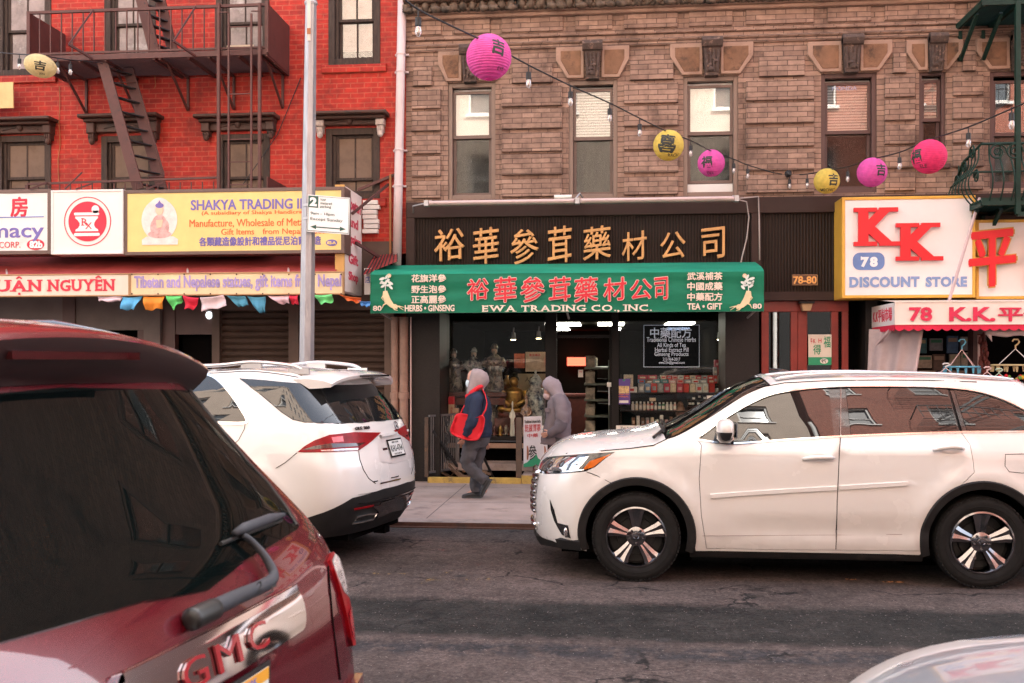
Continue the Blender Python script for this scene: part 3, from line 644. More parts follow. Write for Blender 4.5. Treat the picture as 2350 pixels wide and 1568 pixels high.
m.build('white_lettering', M_CREAM, aw)
def ginseng(cu, fl):                                  # the painted root with its leaves
 def q(u, v): return (X(cu+fl*(u-888), YL), YL, Zz(cu, v, YL))
 m = MB(); m.tube([q(884,668), q(885,678), q(889,690), q(900,702), q(912,708)], [.03,.045,.05,.032,.012], 8)
 for pts in ([(895,699),(908,700),(926,712)], [(891,694),(880,700),(877,708)], [(905,705),(915,703),(928,706)], [(900,704),(906,711),(913,713)], [(882,676),(876,684),(880,690)]): m.tube([q(*p) for p in pts], [.012,.008,.003], 6)
 m.v = [(a, YL+(b-YL)*.06, c) for a, b, c in m.v]; m.build('ginseng_root', mat('painted_root', (.72,.60,.36), rough=.7), aw)
 m = MB(); m.tube([q(884,668), q(885,655), q(890,640), q(894,632)], .006, 6)
 for (u, v, r, an) in ((877,640,7,.3),(880,650,7,-.2),(889,645,7,.6),(896,650,7,-.5),(892,655,6,.1),(879,657,6,.5),(887,636,6,1.1),(897,660,6,-.8),(875,648,5,.9)):
  c = Vector(q(u, v)); rr = r*.0063; ps = []
  for k in range(10):
   t = 2*pi*k/10; e, g = rr*cos(t), rr*.45*sin(t); ps.append((c.x+e*cos(an)-g*sin(an), YL, c.z+e*sin(an)+g*cos(an)))
  m.poly(ps, (0, .003, 0))
 m.v = [(a, YL+(b-YL)*.2, c) for a, b, c in m.v]; m.build('ginseng_leaves', mat('painted_leaf', (.66,.72,.66), rough=.7), aw)
 m = MB(); c = q(893, 633); m.disc((c[0], c[2]), .03, YL, 14); m.build('ginseng_flower', mat('painted_flower', (.72,.55,.35), rough=.7), aw)
ginseng(888, 1); ginseng(1714, -1)
YS = 15.62
M_SHOPG = glass_mat('shop_glass', (.93, .95, .93), .022)
M_DKW = mat('dark_shop_frame', (.010, .008, .0075), rough=.5, spec=.2, var=.2)
M_TIMB = mat('dark_red_timber', (.10, .022, .016), rough=.45, var=.3, vs=8)
M_SHELF = mat('dark_shelf', (.03, .02, .016), rough=.6, spec=.2, var=.2)
sillz = Zz(1150, 1003, YS); sill2 = Zz(1540, 978, YS); hz = Zz(1340, 690, YS)
sf = thing('herb_shop_front', 'recessed glass shop front with two display windows under the green awning', 'shop front', (X(1340,YS), YS, KZ))
m = MB()
m.box(X(1008,YS), X(1277,YS), YS-.03, YS+.03, sillz-.05, sillz+.01); m.box(X(1252,YS), X(1278,YS), YS-.04, YS+.05, KZ, hz); m.box(X(1404,YS), X(1420,YS), YS-.04, YS+.05, KZ, hz)
m.box(X(1415,YS), X(1700,YS), YS-.03, YS+.03, sill2-.04, sill2+.0); m.box(X(1655,YS), X(1700,YS), YS-.04, YS+.05, KZ, hz); m.box(X(980,YS), X(1010,YS), YS-.04, YS+.05, KZ, hz); m.box(X(1278,YS), X(1404,YS), YS+.0, YS+.05, Zz(1340,776,YS), Zz(1340,776,YS)+.05)
m.build('frame', M_DKW, sf)
m = MB(); m.box(X(1420,YS), X(1660,YS), YS-.02, YS+.3, KZ, sill2-.04); m.build('stall_riser', M_PIER, sf)
m = MB(); m.box(X(990,YS), X(1277,YS), YS+.5, YS+.53, -1.0, sillz-.05); m.build('cellar_wall', M_DARKIN, sf)
m = MB(); m.box(X(1010,YS)+.01, X(1252,YS)-.01, YS-.004, YS+.004, sillz+.012, hz); m.build('display_pane', M_SHOPG, sf)
m = MB(); m.box(X(1420,YS)+.01, X(1655,YS)-.01, YS-.004, YS+.004, sill2+.002, hz); m.build('display_pane', M_SHOPG, sf)
m = MB(); m.box(X(1008,YS), X(1277,YS), YS+.03, YS+.75, sillz-.04, sillz); m.build('display_floor', M_SHELF, sf)
for a, b in ((990,1252),(1420,1700)):
 pass
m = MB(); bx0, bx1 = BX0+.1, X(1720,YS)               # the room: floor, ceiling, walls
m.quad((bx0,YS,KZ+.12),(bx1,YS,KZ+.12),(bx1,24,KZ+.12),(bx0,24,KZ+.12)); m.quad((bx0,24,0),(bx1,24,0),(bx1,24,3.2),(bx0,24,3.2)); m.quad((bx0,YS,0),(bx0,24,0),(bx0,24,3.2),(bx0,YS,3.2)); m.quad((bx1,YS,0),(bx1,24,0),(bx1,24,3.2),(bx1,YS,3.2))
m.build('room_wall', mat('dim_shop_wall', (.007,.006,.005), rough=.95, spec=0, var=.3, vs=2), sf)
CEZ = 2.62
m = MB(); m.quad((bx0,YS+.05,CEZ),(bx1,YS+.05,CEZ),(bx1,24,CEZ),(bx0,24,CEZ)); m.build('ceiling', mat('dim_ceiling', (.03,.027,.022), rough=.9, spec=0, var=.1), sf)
M_LAMP = mat('lit_ceiling_panel', (.9,.88,.8), var=0, emit=(1,.95,.82), es=3)
M_SPOT = mat('lit_spot_lamp', (.9,.7,.4), var=0, emit=(1,.75,.35), es=9)
for i, (a, b, y) in enumerate(((1268,1332,19.4),(1372,1432,19.4),(1528,1590,19.4),(1262,1306,22.3),(1408,1424,22.3),(1530,1580,22.3))):
 m = MB(); m.box(X(a,y), X(b,y), y-.55, y+.55, CEZ-.03, CEZ-.004)
 tag(m.build('ceiling_light', M_LAMP), f'lit ceiling panel inside the herb shop, {("front left", "front middle", "front right", "rear left", "rear middle", "rear right")[i]} one', 'ceiling light', 'ceiling panels in the herb shop')
for i, (u, v) in enumerate(((1178,780),(1236,777),(1512,781),(1583,780),(1652,780))):
 y = 16.3; t = thing('spot_lamp', f'lit track spot lamp above the display, {("first", "second", "third", "fourth", "fifth")[i]} from the left', 'spot lamp', (X(u,y), y, Zz(u,v,y)), 'track spots in the shop windows')
 m = MB(); c = Vector((X(u,y), y, Zz(u,v,y))); m.lathe([(.0,0),(.045,0),(.03,.12),(.0,.13)], c, 12); m.tube([c+Vector((0,0,.12)), c+Vector((.01,.02,.2))], .012, 6); m.build('lamp_housing', M_GREY, t, smooth=True, sharp=40)
 m = MB(); m.lathe([(.0,-.006),(.04,-.004),(.043,.0)], c, 12); m.build('lens', M_SPOT, t)
def glass_text(name, lines, m_, label, y, cat='sign', fr=None):
 t = MB()
 for tx, a, b, c, d in lines: wtext(t, tx, a, b, c, d, y, bold=.008 if ord(tx[0]) < 256 else .012, ext=.001)
 if fr: x0, x1, z0, z1 = R(*fr, y); frame(t, x0, x1, z0, z1, .007, y-.002, y)
 return tag(t.build(name, m_), label, cat)
M_VINYL = mat('glowing_white_vinyl', (.60,.68,.78), rough=.5, var=0, emit=(.75,.85,1), es=.02)  # faint glow added to the lettering, which is no lamp
glass_text('window_lettering', [('中藥配方',1492,752,1587,776),('Traditional Chinese Herbs',1484,774,1597,785),('All Kinds of Tea',1508,787,1574,797),('Herbal Extract Pill',1503,798,1580,808),('Ginseng Products',1502,808,1580,820),('212-964-2017',1521,821,1561,828),('ewa226@gmail.com',1512,829,1571,837)],
           M_VINYL, 'white framed lettering listing herbs and teas on the right display window', YS-.008, fr=(1477,746,1605,843))
q = MB(); a, b, c, d = R(1478, 747, 1604, 842, YS-.004); q.box(a, b, YS-.0055, YS-.0045, c, d); tag(q.build('tinted_panel', glass_mat('dark_tinted_panel', (.16,.18,.24), .02)), 'dark tinted panel behind the white framed lettering', 'panel')
M_PAPER = mat('white_paper', (.76,.72,.66), rough=.8, var=.05); M_INK = mat('dark_ink', (.03,.035,.03), rough=.7, var=0)
def card(name, u0, v0, u1, v1, y, m_, label, cat, texts=(), th=.008, mt=None, loc=None):
 x0, x1, z0, z1 = R(u0, v0, u1, v1, y); t = thing(name, label, cat, ((x0+x1)/2, y, z0))
 MB().box(x0, x1, y, y+th, z0, z1).build('board', m_, t)
 if texts:
  g = {}
  for tx, a, b, c, d, mm in texts:
   wtext(g.setdefault(mm, MB()), tx, a, b, c, d, y-.004, bold=.015, ext=.001)
  for mm, q in g.items(): q.build('lettering', MATS[mm], t)
 return t
mat('green_ink', (.02,.28,.13), var=0); mat('red_ink', (.55,.05,.06), var=0); mat('blue_ink', (.12,.14,.45), var=0); mat('white_ink', (.8,.8,.8), var=0); mat('orange_ink', (.75,.2,.05), var=0)
card('herb_sign', 1414, 977, 1546, 991, YS-.06, M_PAPER, 'long white paper strip reading Traditional chinese herbs under the right display window', 'sign', [('Traditional chinese herbs, Herbs',1424,980,1542,988,'dark_ink')])
card('herbal_card', 1622, 908, 1660, 945, YS-.05, M_PAPER, 'white card reading CHINESE HERBAL at the corner of the window', 'sign', [('CHINESE',1628,912,1656,919,'dark_ink'),('HERBAL',1625,921,1657,928,'dark_ink'),('TEA',1634,932,1650,939,'dark_ink')])
t = card('purple_poster', 1416, 870, 1446, 928, YS-.02, mat('purple_poster_paper', (.10,.05,.26), rough=.5), 'purple poster with an orange picture hung inside the glass', 'poster', [('HERBAL',1420,909,1443,912,'orange_ink'),('FRESH TEA',1420,904,1443,907,'orange_ink')])
m = MB(); a, b, c, d = R(1419,886,1444,903,YS-.024); m.box(a, b, YS-.024, YS-.021, c, d); m.build('picture', mat('poster_picture', (.7,.42,.2), rough=.6, var=.7, vs=25), t)
m = MB(); a, b, c, d = R(1421,919,1442,925,YS-.024); m.box(a, b, YS-.024, YS-.021, c, d); m.build('white_label', M_PAPER, t)
m = MB(); c = R(1429,871,1434,875,YS-.024); m.box(c[0],c[1],YS-.024,YS-.021,c[2],c[3]); m.build('green_label', MATS['green_ink'], t)
t = thing('glass_door', 'dark framed glass shop door with a white push plate, standing open', 'door', (X(1408,YS), YS, KZ))
m = MB(); x = X(1404,YS)-.02; frame(m, 0, .8, 0, 2.25, .06, -.02, .02); m.v = [(x+b, YS+.08+a, KZ+.12+c) for a, b, c in m.v]; m.build('door_frame', M_DKW, t)
m = MB(); m.quad((x,YS+.14,.25),(x,YS+.82,.25),(x,YS+.82,2.3),(x,YS+.14,2.3)); m.build('pane', M_SHOPG, t)
a, b, c, d = R(1393,878,1403,888,YS+.05); m = MB(); m.box(a, b, YS+.05, YS+.055, c, d); m.build('push_sign', M_PAPER, t)
m = MB(); m.tube([((a+b)/2,YS+.05,c),((a+b)/2,YS+.05,Zz(1398,930,YS))], .012); m.build('handle', M_GREY, t)
card('door_notice', 1327, 849, 1338, 866, YS+.35, M_PAPER, 'small white notice on the shop door glass', 'notice', [('OPEN',1329,852,1336,855,'red_ink')])
t = thing('shop_shelving', 'dark stocked shelving running back inside the doorway', 'shelf', (X(1350,17.5), 17.5, KZ))
m = MB(); sx = X(1400,17.0)
for k in range(6): m.box(sx-.42, sx, 16.2, 21, .45+k*.26, .48+k*.26)
m.box(sx-.03, sx, 16.2, 21, KZ, 1.9); m.build('shelf_board', mat('green_grey_shelf', (.08,.10,.075), rough=.6), t)
m = MB()
for k in range(6):
 y = 16.25
 while y < 20.8:
  h = random.uniform(.1, .19); m.box(sx-.40, sx-.25, y, y+.1, .481+k*.26, .481+k*.26+h); y += random.uniform(.11, .2)
o = m.build('shelf_stock', mat('mixed_stock', (.20,.17,.12), rough=.6, var=.8, vs=9), t); o['kind'] = 'stuff'
t = thing('wooden_counter', 'long dark red counter at the back of the herb shop', 'counter', (X(1330,21), 21, KZ)); m = MB(); m.box(X(1180,21), X(1370,21), 20.8, 21.3, KZ, 1.15); m.box(X(1175,21), X(1375,21), 20.75, 21.35, 1.15, 1.2); m.build('cabinet', M_TIMB, t)
m = MB(); m.box(X(1290,21), X(1345,21), 23.6, 23.9, 1.78, 1.98); tag(m.build('red_wall_sign', mat('red_lit_sign', (.5,.03,.02), var=0, emit=(1,.08,.04), es=.7)), 'small glowing red sign at the back of the shop', 'sign')
ORD = ['first','second','third','fourth','fifth','sixth','seventh','eighth','ninth','tenth','eleventh','twelfth','thirteenth','fourteenth','fifteenth','sixteenth','seventeenth','eighteenth']
sh = thing('display_shelves', 'dark display shelves filling the right shop window', 'shelf', (X(1540,16.0), 16.0, sill2))
YB = 16.05
m = MB()
for v in (901, 942, 977): m.box(X(1424,YB), X(1655,YB), YB-.16, YB+.16, Zz(1540,v+2.5,YB), Zz(1540,v,YB))
m.box(X(1570,YB), X(1655,YB), YB-.1, YB+.16, Zz(1540,962,YB)-.02, Zz(1540,962,YB)); m.build('shelf_board', M_SHELF, sh)
m = MB()
for u in (1424, 1552, 1632): m.box(X(u,YB), X(u,YB)+.025, YB+.12, YB+.16, sill2, Zz(1540,860,YB))
m.build('upright', M_SHELF, sh); m = MB(); m.box(X(1424,YB), X(1655,YB), YB+.165, YB+.18, sill2, Zz(1540,905,YB)); m.build('back_panel', mat('dark_teal_back', (.008,.017,.017), rough=.8, spec=.1), sh)
PAL = [('crimson',(.45,.03,.07)),('blue',(.10,.20,.36)),('pale pink',(.62,.35,.33)),('grey',(.34,.33,.34)),('red',(.55,.03,.02)),('cream',(.66,.52,.38)),('green',(.05,.22,.10)),('white',(.70,.66,.62)),('brown',(.20,.10,.06)),('teal',(.05,.22,.24))]
def gm(i): return mat('packaging_'+PAL[i][0].replace(' ', '_'), PAL[i][1], rough=.45, var=.35, vs=26)
def goods(u0, u1, v0, v1, ci, row, k, y=YB, kind='box'):
 x0, x1, z0, z1 = R(u0, v0, u1, v1, y); cn = PAL[ci][0]; loc = ((x0+x1)/2, y, z0)
 lab = f'{cn} {"capped bottle" if kind == "bottle" else "box"}, {ORD[k]} from the left in {row}'
 if kind == 'bottle':
  t = thing('medicine_bottle', lab, 'bottle', loc, 'bottles on the display shelves'); r = (x1-x0)/2; h = z1-z0
  m = MB(); m.lathe([(0,0),(r,0),(r,h*.68),(r*.6,h*.78),(r*.6,h*.8)], loc, 14); m.build('bottle_body', gm(ci), t, smooth=True, sharp=50)
  m = MB(); m.lathe([(r*.68,h*.8),(r*.68,h),(0,h)], loc, 14); m.build('cap', M_WHITE, t, smooth=True, sharp=50)
  m = MB(); m.lathe([(r*1.03,h*.15),(r*1.03,h*.55)], loc, 14); m.build('paper_label', M_PAPER, t, smooth=True)
 else:
  t = thing('tea_box', lab, 'box', loc, 'packets on the display shelves'); m = MB(); m.box(x0+.002, x1-.002, y-.08, y+.06, z0, z1); m.build('carton', gm(ci), t, bevel=.004, seg=1)
  m = MB(); h = z1-z0; wd = x1-x0; m.box(x0+wd*.2, x1-wd*.2, y-.083, y-.081, z0+h*.25, z0+h*(.55+.2*random.random())); m.build('printed_panel', gm(random.choice([2,5,7,3,4])), t)
seq = [7,3,1,4,3,0,5,4,5,5,7,7,4,4]; us = [1425,1505]
def row(u0, u1, n, v0, v1, cs, name, kind='box', var=.0, gap=1.):
 w_ = (u1-u0)/n
 for i in range(n): goods(u0+w_*i+gap/2, u0+w_*(i+1)-gap/2, v0+random.uniform(0, var)*(v1-v0), v1, cs[i % len(cs)], name, i, kind=kind)
goods(1425, 1462, 888, 900.6, 7, 'the top shelf', 0); row(1464, 1640, 12, 880, 900.6, [3,1,4,3,0,5,0,4,5,7,7,4], 'the top shelf bottom layer')
row(1463, 1640, 10, 871, 879.6, [1,8,9,9,2,2,3,7,3,4], 'the top shelf middle layer'); row(1463, 1508, 2, 861, 870.6, [0,0], 'the top shelf upper layer')
row(1636, 1655, 2, 862, 880, [4,5], 'the right end pile'); row(1636, 1655, 2, 843, 861.5, [3,4], 'the right end pile second layer'); row(1638, 1655, 1, 826, 842.5, [0], 'the right end pile top'); row(1515, 1636, 9, 862, 870.6, [5,4,2,7,4,5,0,3,4], 'the top shelf third layer')
goods(1431, 1453, 860, 887.5, 5, 'the upper left corner of the top shelf', 0)
row(1448, 1553, 12, 921, 941.6, [7,5,3,5,2,4,3,9,6,7,7,2], 'the second shelf pills', 'bottle', .15, 2.); goods(1490, 1505, 913, 920.6, 5, 'the pile above the pills', 0)
row(1448, 1545, 9, 950, 976.6, [8,7,8,3,5,7,7,2,8], 'the third shelf', 'box', .5, 3.); goods(1538, 1550, 962, 976.6, 6, 'the right end of the third shelf', 1, y=YB-.09)
for k, (u, v) in enumerate(((1592,918),(1605,914),(1617,917),(1629,918),(1583,930),(1590,930),(1603,930),(1616,933),(1628,933),(1590,944),(1603,944),(1616,947),(1629,945))):
 y = YB-.02; x0, x1, z0, z1 = R(u-3, v-12, u+3, v, y); t = thing('small_bottle', f'small dark bottle on the stepped stand, {ORD[k]} counted row by row', 'bottle', ((x0+x1)/2, y, z0), 'dark bottles on the stepped stand')
 r = (x1-x0)/2; h = z1-z0; m = MB(); m.lathe([(0,0),(r,0),(r,h*.6),(r*.5,h*.8),(r*.5,h),(0,h)], ((x0+x1)/2, y, z0), 10); m.build('bottle_body', M_DKW, t, smooth=True, sharp=50); m = MB(); m.lathe([(r*1.05,h*.1),(r*1.05,h*.5)], ((x0+x1)/2, y, z0), 10); m.build('paper_label', M_PAPER, t)
m = MB()
for v in (918.5, 933.5, 947.5): m.box(X(1578,YB), X(1636,YB), YB-.06, YB+.1, Zz(1600,v+2,YB), Zz(1600,v,YB))
for u in (1578, 1635): m.box(X(u,YB), X(u,YB)+.012, YB+.08, YB+.1, Zz(1600,962,YB), Zz(1600,916,YB))
tag(m.build('stepped_stand', M_SHELF), 'little dark stepped stand carrying small bottles in the right window', 'stand')
t = thing('wood_carving', 'carved brown bearded head beside the pill bottles', 'carving', (X(1561,YB), YB, Zz(1561,962,YB))); m = MB(); c = (X(1561,YB), YB-.05, Zz(1561,946,YB)); m.blob(c, .07, .06, .13, 12, 9, .12); m.blob((c[0],c[1],c[2]+.12), .05, .05, .05, 10, 6, .1); m.blob((c[0]+.02,c[1]-.03,c[2]-.07), .05, .04, .08, 9, 6, .2); m.build('carved_head', mat('carved_wood', (.20,.10,.06), rough=.5, var=.4, vs=20), t, smooth=True)
t = thing('glass_jar', 'tall glass jar of amber roots beside the dark pier', 'jar', (X(1647,YB), YB, sill2)); x0, x1, z0, z1 = R(1638, 905, 1656, 945, YB); r = (x1-x0)/2; c = ((x0+x1)/2, YB, z0)
m = MB(); m.lathe([(0,0),(r,0),(r,z1-z0),(r*.7,z1-z0+.03)], c, 16); m.build('amber_contents', mat('amber_liquid', (.40,.19,.04), rough=.15, var=.5, vs=14), t, smooth=True, sharp=40)
m = MB(); m.lathe([(r*.75,z1-z0+.03),(r*.75,z1-z0+.09),(0,z1-z0+.1)], c, 16); m.lathe([(0,-.25),(r*1.1,-.25),(r*1.1,-.01),(0,-.01)], c, 16); m.build('lid_and_foot', M_GREY, t, smooth=True, sharp=40)
t = thing('produce_tray', 'low trays of dried orange and brown herbs along the sill of the right window', 'tray', (X(1600,YB), YB-.2, sill2))
m = MB(); m.box(X(1550,YB), X(1655,YB), YB-.36, YB-.17, sill2, sill2+.05); m.build('tray_base', M_SHELF, t)
m = MB()
for i in range(70): m.blob((random.uniform(X(1552,YB),X(1653,YB)), YB-.27+random.uniform(-.08,.08), sill2+.06+random.uniform(0,.05)), .04, .03, .03, 6, 4, .2)
o = m.build('dried_herbs', mat('dried_herbs', (.38,.16,.06), rough=.7, var=.8, vs=14), t); o['kind'] = 'stuff'
M_PORC = mat('blue_white_porcelain', (.50,.48,.45), rough=.2, var=.1, dirt=(.02,.03,.06), ds=11, dth=.44, spec=.6)
M_ROBE = mat('figured_porcelain', (.30,.25,.21), rough=.3, var=.4, vs=14, dirt=(.018,.02,.03), ds=13, dth=.44)
M_BRASS = mat('dark_gilt_bronze', (.34,.19,.055), rough=.35, metal=.7, var=.45, vs=12)
def robed(name, lab, u0, v0, u1, v1, y, m_, mh, kind='figure'):
 x0, x1, z0, z1 = R(u0, v0, u1, v1, y); c = Vector(((x0+x1)/2, y, z0)); h = z1-z0; w_ = (x1-x0)/2
 t = thing(name, lab, 'statue', c); m = MB()
 m.lathe([(0,0),(w_*.9,0),(w_*.86,h*.04),(w_*.95,h*.10),(w_*.78,h*.3),(w_*.72,h*.45),(w_*.86,h*.6),(w_*.8,h*.68),(w_*.42,h*.75),(w_*.25,h*.78)], c, 20, sy=.62)
 for s in (-1, 1): m.tube([c+Vector((s*w_*.7,0,h*.68)), c+Vector((s*w_*.95,-w_*.3,h*.55)), c+Vector((s*w_*.35,-w_*.75,h*.5)), c+Vector((s*w_*.3,-w_*.75,h*.32))], [w_*.25,w_*.3,w_*.22,w_*.1], 8)
 m.tube([c+Vector((0,-w_*.55,h*.6)), c+Vector((w_*.1,-w_*.68,h*.3)), c+Vector((-w_*.1,-w_*.72,h*.06))], w_*.12, 6); m.build('robe', m_, t, smooth=True)
 m = MB(); m.blob(c+Vector((0,-w_*.05,h*.84)), w_*.3, w_*.3, h*.075, 12, 8); m.build('head', mh, t, smooth=True)
 m = MB(); m.lathe([(w_*.34,h*.88),(w_*.36,h*.91),(w_*.3,h*.95),(w_*.12,h),(0,h)], c, 12); m.blob(c+Vector((0,-w_*.3,h*.77)), w_*.14, w_*.1, h*.08, 8, 6); m.build('hat_and_beard', m_, t, smooth=True)
 return t
M_FACE = mat('porcelain_face', (.55,.38,.30), rough=.3, var=.1)
DY = 16.05; shz = Zz(1085, 900, DY)
robed('robed_statue', 'blue and white robed porcelain statue, leftmost of three on the red shelf', 1020, 800, 1063, 899, DY, M_ROBE, M_FACE); robed('robed_statue', 'blue and white robed porcelain statue, middle one of three on the red shelf', 1066, 797, 1109, 899, DY+.03, M_PORC, M_FACE); robed('robed_statue', 'tall pale robed porcelain statue, right one of three on the red shelf', 1111, 788, 1158, 899, DY, M_ROBE, M_FACE)
t = thing('red_altar_table', 'dark red wooden table with curved ends behind the window', 'table', (X(1090,DY), DY, sillz)); m = MB(); m.box(X(1013,DY), X(1165,DY), DY-.18, DY+.2, shz-.07, shz-.001); m.box(X(1016,DY), X(1162,DY), DY-.14, DY+.16, shz-.2, shz-.09)
m.tube([(X(1165,DY),DY,shz-.03),(X(1175,DY),DY,shz+.0),(X(1180,DY),DY,shz+.06)], .03); m.build('table_top', M_TIMB, t, bevel=.008)
for u in (1017, 1158):
 m = MB(); m.box(X(u,DY), X(u,DY)+.05, DY-.12, DY-.07, sillz, shz-.2); m.build('leg', M_TIMB, t)
card('display_poster', 1188, 858, 1252, 960, 16.28, mat('tan_poster', (.36,.28,.19), rough=.8, var=.2, vs=4), 'tan printed scroll behind the seated gold figure', 'poster', [('人參',1205,865,1225,876,'dark_ink')])
card('display_poster', 1206, 808, 1252, 853, 16.33, mat('pale_poster', (.55,.42,.33), rough=.8, var=.35, vs=8), 'pale printed poster with red header behind the jar lid', 'poster', [('養生補品',1214,812,1240,818,'red_ink')])
card('display_poster', 1180, 812, 1204, 845, 16.36, mat('red_poster', (.40,.10,.06), rough=.8, var=.6, vs=9), 'reddish poster left of the pale poster in the display', 'poster')
c = Vector((X(1180,DY), DY-.02, Zz(1180,950,DY))); t = thing('seated_figure', 'dark gilt seated meditating figure in the left window', 'statue', c); s_ = (Zz(1180,858,DY)-c.z)
m = MB(); m.blob(c+Vector((0,0,s_*.10)), s_*.36, s_*.22, s_*.11, 16, 8); m.blob(c+Vector((-s_*.28,-s_*.06,s_*.13)), s_*.14, s_*.13, s_*.09, 10, 6); m.blob(c+Vector((s_*.28,-s_*.06,s_*.13)), s_*.14, s_*.13, s_*.09, 10, 6)
m.lathe([(s_*.2,s_*.1),(s_*.19,s_*.3),(s_*.24,s_*.52),(s_*.22,s_*.6),(s_*.08,s_*.66),(s_*.07,s_*.7)], c, 16, sy=.7)
for q in (-1, 1): m.tube([c+Vector((q*s_*.24,0,s_*.56)), c+Vector((q*s_*.30,-s_*.06,s_*.35)), c+Vector((q*s_*.08,-s_*.2,s_*.22))], [s_*.08,s_*.07,s_*.05], 8)
m.build('body', M_BRASS, t, smooth=True); m = MB(); m.blob(c+Vector((0,-.01,s_*.80)), s_*.115, s_*.12, s_*.14, 14, 10); m.build('head', M_BRASS, t, smooth=True)
m = MB(); m.blob(c+Vector((0,.02,s_*.86)), s_*.125, s_*.125, s_*.12, 14, 8, .04); m.blob(c+Vector((0,.01,s_*.98)), s_*.06, s_*.06, s_*.06, 10, 6); m.build('hair', M_DKW, t, smooth=True)
m = MB(); m.lathe([(s_*.40,-.06),(s_*.42,-.02),(s_*.38,.03),(0,.035)], c, 20, sy=.62); m.box(c.x-.3, c.x+.3, c.y-.15, c.y+.17, sillz, c.z-.06); m.build('pedestal', M_TIMB, t)
for k, (u, v0, v1, w_, mm, nm) in enumerate(((1163,862,899,.07,M_BRASS,'gilt'),(1176,866,902,.06,M_BRASS,'gilt'),(1018,925,1001,.12,M_BRASS,'bronze'),(1040,930,1001,.13,M_TIMB,'dark red'),(1066,935,1001,.14,M_ROBE,'figured'),(1096,925,1001,.15,M_TIMB,'dark red'),(1130,930,1001,.14,M_ROBE,'figured'),(1150,940,1001,.11,M_BRASS,'bronze'))):
 y = DY+(.30 if k < 2 else .12); zb = Zz(u, v1, y) if k < 2 else sillz; c = Vector((X(u,y), y, zb)); h = Zz(u, v0, y)-zb; t = thing('display_vase', f'{nm} vase in the left window, {ORD[k]} of the vases behind the sill', 'vase', c, 'vases in the left window')
 m = MB(); m.lathe([(0,0),(w_*.5,0),(w_*.55,h*.06),(w_*.95,h*.4),(w_,h*.55),(w_*.7,h*.75),(w_*.35,h*.86),(w_*.5,h),(w_*.4,h)], c, 16); m.build('vase_body', mm, t, smooth=True); m = MB(); m.lathe([(w_*.6,-.001),(w_*.65,.02),(0,.021)], c, 14); m.build('foot', M_DKW, t)
x0, x1, z0, z1 = R(1203, 868, 1256, 1000, DY+.02); c = Vector((X(1229,DY), DY+.0, z0)); r = (x1-x0)/2; h = z1-z0
t = thing('porcelain_jar', 'large blue and white lidded porcelain jar in the left window', 'jar', c); m = MB(); m.lathe([(0,0),(r*.62,0),(r*.66,h*.04),(r*.95,h*.35),(r,h*.55),(r*.92,h*.72),(r*.6,h*.82),(r*.5,h*.84),(r*.5,h*.89)], c, 28); m.build('jar_body', M_PORC, t, smooth=True)
m = MB(); m.lathe([(r*.56,h*.89),(r*.6,h*.9),(r*.55,h*.96),(r*.25,h*1.04),(r*.08,h*1.08),(r*.12,h*1.12),(0,h*1.15)], c, 24); m.build('lid', M_PORC, t, smooth=True)
robed('white_figurine', 'small plain white porcelain figurine on the window sill', 1170, 921, 1182, 1001, YS+.16, mat('white_porcelain', (.78,.74,.70), rough=.25, var=.03), MATS['white_porcelain'])
robed('painted_figurine', 'slender figurine in pink and blue painted robes on the window sill', 1197, 906, 1219, 1001, YS+.2, mat('painted_robe', (.42,.26,.20), rough=.35, var=.6, vs=22, dirt=(.10,.15,.26), ds=18, dth=.5), M_FACE)
card('price_card', 1234, 985, 1253, 1003, YS+.05, M_PAPER, 'blank white card on the sill beside the painted figurine', 'card')
for k, (a, b, c_, d, m_, lab) in enumerate(((1029,911,1042,968,mat('cream_red_carton', (.72,.52,.36), rough=.6, var=.2),'tall cream carton with a red top standing on the window sill'),(1041,937,1052,969,mat('pale_orange_carton', (.70,.42,.28), rough=.6, var=.15),'short pale orange carton beside the tall carton'),(1017,937,1027,969,mat('striped_carton', (.55,.16,.10), rough=.6, var=.5, vs=20),'small red striped carton at the left end of the sill'))):
 x0, x1, z0, z1 = R(a, b, c_, d, YS+.1); z0 = sillz; t = thing('display_carton', lab, 'box', ((x0+x1)/2, YS+.1, z0)); m = MB(); m.box(x0, x1, YS+.1, YS+.2, z0, z1); m.build('carton', m_, t, bevel=.003, seg=1)
 if k == 0: m = MB(); m.box(x0-.001, x1+.001, YS+.098, YS+.2, z1-.12, z1+.002); m.build('carton_top', M_RED, t); m = MB(); wtext(m, '人參茶', a+3.5, b+22, c_-3.5, b+48, YS+.096, bold=.01, ext=.001); m.build('lettering', MATS['red_ink'], t)
for k in range(9):
 u = 1050+k*14; y = YS+.22; c = Vector((X(u,y), y, sillz)); t = thing('small_ornament', f'small dark red and gilt ornament on the window sill, {ORD[k]} from the left', 'ornament', c, 'ornaments along the left window sill')
 m = MB(); m.lathe([(0,0),(.05,0),(.045,.02),(.02,.04),(.04,.09),(.03,.14),(.012,.17),(0,.18)], c, 10); m.build('figure', [M_TIMB, M_BRASS, M_ROBE][k % 3], t, smooth=True); m = MB(); m.lathe([(.055,-.0),(.055,.012),(0,.013)], c, 10); m.build('foot', M_DKW, t)
t = thing('red_door', 'red painted double door with two tall glass panels under the dark canopy', 'door', (X(1860,YF), YF+.1, KZ)); YD = YF+.12
M_RDOOR = mat('red_door_paint', (.22,.022,.014), rough=.4, var=.2, vs=4)
dz = Zz(1860, 716, YD)
m = MB()
for a, b in ((1746,1763),(1813,1829),(1829.5,1851),(1906,1922),(1930,1945)): m.box(X(a,YD), X(b,YD), YD-.05, YD+.04, KZ, dz)
m.box(X(1746,YD), X(1945,YD), YD-.06, YD+.05, dz, dz+.16)
